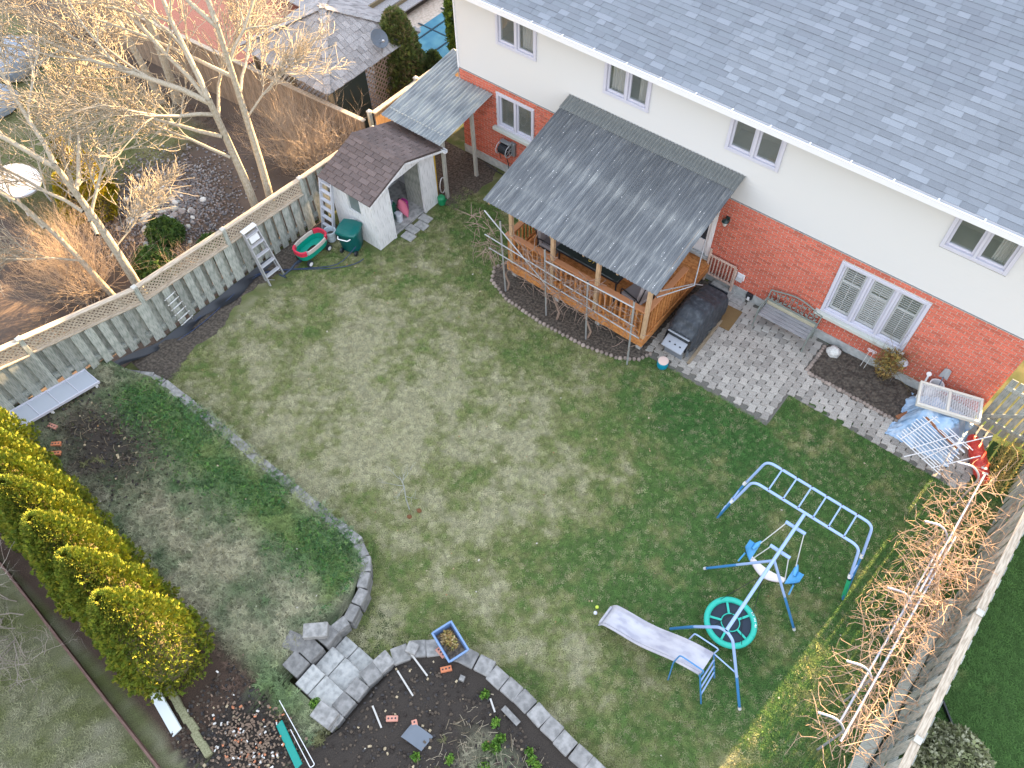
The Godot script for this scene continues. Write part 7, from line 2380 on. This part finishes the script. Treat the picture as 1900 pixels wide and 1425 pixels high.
func build_vines() -> void:
	var mb: MB
	# pipe trellis and vine along the right-hand fence
	var galv := plain("galvanised", Color(0.44, 0.45, 0.50), 0.45, 0.4)
	var t := thing("vine_trellis", "galvanised pipe trellis standing along the board fence", "trellis", V(2.22, 0, 5.5))
	for q in [[V(2.24, 1.52, 2.4), V(2.2, 1.55, 5.3)], [V(2.30, 1.48, 3.9), V(2.22, 1.50, 8.3)], [V(2.16, 1.44, 4.4), V(2.10, 1.40, 8.0)]]:
		mb = MB.new()
		mb.tube([q[0], q[1]], 0.020, 7)
		part(t, "rail", mb, galv, true)
	for z in [2.5, 4.0, 5.55, 7.1, 8.1]:
		mb = MB.new()
		mb.tube(bend([V(2.22, -0.05, z), V(2.20, 1.5, z), V(2.0, 1.72, z), V(1.72, 1.70, z + 0.1)], 0.14), 0.020, 7)
		part(t, "hooked_post", mb, galv, true)
	var vine := plain("vine", Color(0.42, 0.295, 0.205), 0.9)
	var v := thing("grape_vine", "mass of bare brown grape vine tangled over the pipe trellis", "vine", V(2.4, 0, 5.5))
	for z in [3.0, 4.6, 6.2, 7.6]:
		mb = MB.new()
		mb.tube([V(2.5, 0, z), V(2.42, 0.6, z + 0.1), V(2.3, 1.2, z - 0.05), V(2.24, 1.5, z + 0.1)], [0.035, 0.028, 0.022, 0.016], 7)
		part(v, "stem", mb, vine, true)
	mb = MB.new()
	for k in 520:
		var z := R(2.6, 8.5)
		if k > 300: z = rng.randfn(5.0, 1.2)
		var p := V(2.35 + rng.randfn(0, 0.24), 0.75 + R(0.0, 0.95), z)
		var d := V(R(-1, 1), R(-0.4, 0.6), R(-1, 1)).normalized()
		var pts := [p]; var rad := [R(0.005, 0.009)]
		var l := R(0.10, 0.22)
		for i in 5:
			d = (d + V(R(-1, 1), R(-0.9, 0.6), R(-1, 1)) * 0.5).normalized()
			p += d * l
			p.y = clampf(p.y, 0.1, 2.1)
			p.x = clampf(p.x, 1.55, 3.5)
			if p.y < 1.9: p.x = minf(p.x, 2.94)
			pts.push_back(p); rad.push_back(rad[0] * (1.0 - 0.14 * i))
			if i % 2 == 1 and rng.randf() < 0.6: mb.tube([p, p + V(R(-1, 1), R(-0.4, 0.8), R(-1, 1)) * 0.09, p + V(R(-1, 1), R(-0.4, 0.8), R(-1, 1)) * 0.16], 0.004, 3, false)
		mb.tube(pts, rad, 4, false)
	tag(part(v, "canes", mb, vine, true), "", "", "", "stuff")
	mb = MB.new()
	mb.bar(V(2.93, 0.26, 4.3), V(2.86, 0.16, 8.1), 0.035, 0.26, V(0.5, 0.85, 0))
	mb.bar(V(2.84, 0.14, 7.0), V(2.80, 0.14, 9.4), 0.035, 0.26, V(0.6, 0.8, 0))
	solo("leaning_planks", "wide pale grey planks leaning along the foot of the board fence", "plank", mb, mats.fence4, V(2.9, 0.05, 6.5))
	# pipe trellis in front of the deck
	t = thing("deck_trellis", "grey pipe trellis standing in the bed before the deck railing", "trellis", V(-6.8, 0, 3.38))
	for q in [[-8.52, 2.35], [-7.28, 2.25], [-6.12, 2.0], [-4.96, 2.2]]:
		mb = MB.new()
		mb.tube([V(q[0] + 0.06, -0.05, 3.36), V(q[0], q[1], 3.40)], 0.022, 7)
		part(t, "upright", mb, mats.pipe_grey, true)
	for q in [[V(-8.95, 2.42, 3.42), V(-7.1, 1.08, 3.42)], [V(-8.97, 1.68, 3.43), V(-6.8, 1.58, 3.43)], [V(-8.88, 1.28, 3.41), V(-4.7, 1.16, 3.41)], [V(-7.25, 1.92, 3.42), V(-4.93, 2.02, 3.42)], [V(-6.7, 1.52, 3.43), V(-4.85, 1.48, 3.43)]]:
		mb = MB.new()
		mb.tube([q[0], q[1]], 0.016, 7)
		part(t, "rail", mb, mats.pipe_grey, true)
	mb = MB.new()
	mb.tube([V(-4.7, 2.38, 3.1), V(-4.35, 1.9, 2.0), V(-4.4, 1.2, 1.3)], 0.014, 6)
	mb.tube([V(-4.62, 2.3, 3.12), V(-4.25, 2.1, 2.2), V(-4.6, 2.5, 1.3)], 0.014, 6)
	part(t, "stay", mb, mats.pipe_grey, true)
	v = thing("deck_vine", "bare grey brown vine climbing the pipes before the deck", "vine", V(-7, 0, 3.4))
	var dv := plain("deck_vine", Color(0.27, 0.19, 0.15), 0.9)
	for q in [-8.45, -6.95, -6.05]:
		mb = MB.new()
		mb.tube([V(q, 0, 3.3), V(q + 0.12, 0.4, 3.38), V(q - 0.1, 0.8, 3.35), V(q + 0.15, 1.25, 3.42)], [0.03, 0.026, 0.02, 0.014], 6)
		part(v, "stem", mb, dv, true)
	mb = MB.new()
	for k in 330:
		var x := R(-9.1, -4.7)
		if k > 110: x = rng.randfn(-6.9, 0.75)
		if k > 270: x = rng.randfn(-9.0, 0.25)
		var p := V(x, R(0.85, 1.95) if k < 270 else R(0.9, 2.2), 3.40 + rng.randfn(0, 0.08))
		var d := V(R(-1, 1), R(-0.7, 0.5), R(-0.4, 0.4)).normalized()
		var pts := [p]
		for i in 4:
			d = (d + V(R(-1, 1), R(-0.9, 0.5), R(-0.5, 0.5)) * 0.5).normalized()
			p += d * R(0.06, 0.15)
			p.z = clampf(p.z, 3.1, 3.75)
			pts.push_back(p)
		mb.tube(pts, [0.008, 0.007, 0.006, 0.005, 0.003], 4, false)
	tag(part(v, "canes", mb, dv, true), "", "", "", "stuff")
	# neighbour's pale shrub at the bottom right
	var s := thing("pale_shrub", "rounded pale grey green shrub beyond the board fence", "shrub", V(3.95, 0, 7.05))
	leaves(s, "foliage", V(0, 0.42, 0), V(0.62, 0.42, 0.6), 4200, 0.05, [Color(0.28, 0.29, 0.17), Color(0.22, 0.24, 0.12), Color(0.36, 0.36, 0.24), Color(0.18, 0.2, 0.09)], 0.3)
	mb = MB.new()
	for k in 6: cyl(mb, V(0, 0, 0), V(R(-0.3, 0.3), 0.4, R(-0.3, 0.3)), 0.012, 5)
	part(s, "stem", mb, plain("bark", Color(0.10, 0.07, 0.05), 0.95))
	mb = MB.new()
	mb.bar(V(3.2, 0.04, 5.7), V(4.3, 0.04, 6.8), 0.03, 0.1)
	solo("bed_edging_strip", "dark edging strip round the bed beyond the board fence", "edging", mb, mats.black_plastic, V(3.75, 0, 6.25))

func tuft_mesh(key: String, n: int, h: float, w: float, lean: float) -> Mesh:
	var m := tinted_mat("grass_blade", 0.9)
	m.backlight_enabled = true
	m.backlight = Color(0.3, 0.3, 0.15)
	var mb := MB.new()
	for k in n:
		var a := R(0, TAU)
		var o := V(cos(a), 0, sin(a)) * R(0.0, 0.045)
		var b := R(0, TAU)
		var d := V(cos(b), 0, sin(b))
		var s := V(-d.z, 0, d.x) * w
		var tip := o + d * R(0.3, 1.0) * lean + V(0, h * R(0.5, 1.0), 0)
		var mid := o.lerp(tip, 0.5) + V(0, h * 0.15, 0)
		mb.quad(o - s, o + s, mid + s * 0.8, mid - s * 0.8)
		mb.tri(mid - s * 0.8, mid + s * 0.8, tip)
	return mb.mesh(m)

func leaf_cluster() -> Mesh:
	var mb := MB.new()
	for k in 3:
		var b := Basis(Vector3.UP, TAU * k / 3.0) * Basis(Vector3.RIGHT, 0.5 - 0.3 * k)
		mb.quad(b * V(0, 0, 0), b * V(0.5, 0.15, 0.6), b * V(0, 0.25, 1.5), b * V(-0.5, 0.15, 0.6))
	return mb.mesh(tinted_mat("grass_blade", 0.9))

func build_grass() -> void:
	var tm := [tuft_mesh("a", 9, 0.024, 0.0040, 0.060), tuft_mesh("b", 9, 0.018, 0.0042, 0.070)]
	var ring := PackedVector2Array([Vector2(-9.05, 0.0), Vector2(-9.2, 2.95), Vector2(-9.0, 3.35), Vector2(-8.3, 3.62), Vector2(-7.2, 3.68), Vector2(-6.0, 3.62), Vector2(-5.2, 3.44), Vector2(-4.65, 3.15), Vector2(-4.5, 2.9), Vector2(-4.5, 0.0)])
	for part_no in 2:
		var xf := []; var cc := []
		for k in 47000:
			var x := R(-13.3, 3.0); var z := R(0.1, 11.9)
			if z > terrace_edge(x) - 0.16: continue
			if x < -13.0 + 0.15 * patch.get_noise_1d(z * 9.0) and z > 4.3 and z < 10.0: continue
			if x < -11.0 and z < 4.45 and not (x > -11.75 and z > 1.2): continue
			if x > -4.85 and x < -1.55 and z < 2.86: continue
			if x > -1.6 and x < 2.35 and z < 1.88: continue
			if x > 1.7 and z < 1.6: continue
			if Geometry2D.is_point_in_polygon(Vector2(x, z), ring): continue
			var s := R(0.7, 1.4)
			xf.push_back(Transform3D(Basis.from_euler(V(R(-0.2, 0.2), R(0, TAU), R(-0.2, 0.2))).scaled(V(s, s * R(0.7, 1.5), s)), V(x, -0.008, z)))
			var c := turf(x, z)
			if rng.randf() < 0.16: c = c.lerp(Color(0.34, 0.30, 0.18), 0.6)
			cc.push_back(c * R(0.7, 1.35))
		var o := scatter(self, "lawn_grass", tm[part_no], xf, cc)
		tag(o, ["short patchy grass of the main lawn", "paler short grass mixed through the main lawn"][part_no], "grass", "", "stuff")
	# longer rough grass on the terrace
	var tl := tuft_mesh("c", 10, 0.055, 0.0060, 0.16)
	var xf := []; var cc := []
	for k in 30000:
		var x := R(-13.8, 3.0); var z := R(10.15, 14.6)
		var soil := 0.0
		if z < terrace_edge(x) + (0.10 if x > -5.95 or x < -11.6 else -0.16 - 0.10 * patch.get_noise_1d(x * 8.0)): continue
		if x > -4.4:
			soil = 1.0 - 0.45 * sm(-2.9, -1.9, x) * sm(11.4, 11.9, z)
		soil = maxf(soil, exp(-(pow((x + 12.1) / 1.0, 2.0) + pow((z - 12.1) / 0.7, 2.0))) * 1.15)
		soil = maxf(soil, sm(13.1, 13.6, z) * (1.0 if x < -6.3 else sm(-6.9, -6.0, x)))
		if rng.randf() < soil: continue
		if x > -5.9 and x < -4.4 and z < 13.0: continue
		if x < -13.2 and z > 11.2 and z < 13.4: continue
		var s := R(0.6, 1.35)
		xf.push_back(Transform3D(Basis.from_euler(V(R(-0.5, 0.5), R(0, TAU), R(-0.5, 0.5))).scaled(V(s, s * R(0.6, 1.3), s)), V(x, maxf(terr(x, z), 0.40), z)))
		var c := terrace_col(x, z)
		if c.r < 0.07 and c.g < 0.06: c = Color(0.12, 0.12, 0.05)
		cc.push_back(c * R(0.65, 1.4))
	tag(scatter(self, "terrace_grass", tl, xf, cc), "long matted rough grass on the raised terrace", "grass", "", "stuff")
	# leafy ground cover spilling over the terrace edge
	xf = []; cc = []
	for k in 9000:
		var x := R(-12.9, -5.95); var z := terrace_edge(x) + 0.45 + rng.randfn(0, 0.38)
		if z < terrace_edge(x) - 0.14 or patch.get_noise_2d(x * 2.0 + 9.0, z * 2.0) > 0.22: continue
		if patch.get_noise_1d(x * 5.0) > 0.25 and z < terrace_edge(x) + 0.1: continue
		var s := R(0.015, 0.034)
		xf.push_back(Transform3D(Basis.from_euler(V(R(0, 6), R(0, 6), R(0, 6))).scaled(Vector3.ONE * s), V(x, maxf(terr(x, z), 0.40) + R(0.0, 0.06), z)))
		cc.push_back(([Color(0.055, 0.15, 0.035), Color(0.09, 0.20, 0.04), Color(0.13, 0.21, 0.06), Color(0.045, 0.12, 0.04)][rng.randi_range(0, 3)] as Color) * R(0.8, 1.25))
	tag(scatter(self, "ground_cover", leaf_cluster(), xf, cc), "bright green leafy ground cover along the inside of the terrace wall", "ground cover", "", "stuff")
	# next-door lawns
	xf = []; cc = []
	for k in 26000:
		var x: float; var z: float; var c: Color
		if k % 3 == 0:
			x = R(3.2, 6.5); z = R(1.5, 9.0); c = turf(x * 0.4 + 1.0, z * 0.4 + 2.0) * 0.9
		elif k % 3 == 1:
			x = R(-13.5, -4.0); z = R(15.35, 18.5)
			c = terrace_col(x, z)
		else:
			x = R(-28.0, -18.8); z = R(3.2, 9.5)
			c = yard_col(x, z)
		var s := R(0.9, 1.7)
		var y := 0.0
		if k % 3 == 1: y = terr(x, z)
		xf.push_back(Transform3D(Basis.from_euler(V(R(-0.2, 0.2), R(0, TAU), R(-0.2, 0.2))).scaled(V(s, s, s)), V(x, y - 0.005, z)))
		cc.push_back(c * R(0.75, 1.35))
	tag(scatter(self, "neighbour_grass", tm[0], xf, cc), "grass of the lawns beyond the fences", "grass", "", "stuff")
	# fallen leaves and straw bits on the turf
	var lf := MB.new()
	lf.tinted = true
	for k in 240:
		var x := R(-13.0, 2.8); var z := R(2.0, 13.0)
		if z > 10.2 and z < terrace_edge(x): continue
		if x > -9.3 and x < -1.5 and z < 3.7: continue
		if x < -11.6 and z < 4.6: continue
		lf.col = [Color(0.42, 0.30, 0.17), Color(0.46, 0.38, 0.26), Color(0.30, 0.17, 0.08), Color(0.46, 0.42, 0.36)][rng.randi_range(0, 3)]
		var y := ground_y(x, z) + 0.045
		var b := Basis.from_euler(V(R(-0.4, 0.4), R(0, 6), R(-0.4, 0.4)))
		var s := R(0.008, 0.026)
		lf.quad(V(x, y, z) + b * V(-s, 0, -s * 0.5), V(x, y, z) + b * V(s * 0.6, 0, -s * 0.6), V(x, y, z) + b * V(s, 0.004, s * 0.5), V(x, y, z) + b * V(-s * 0.5, 0, s * 0.7))
	solo("fallen_leaves", "scattered dry leaves and crumbs on the lawn and terrace", "leaves", lf, tinted_mat("fallen"), Vector3.ZERO, "", "stuff")
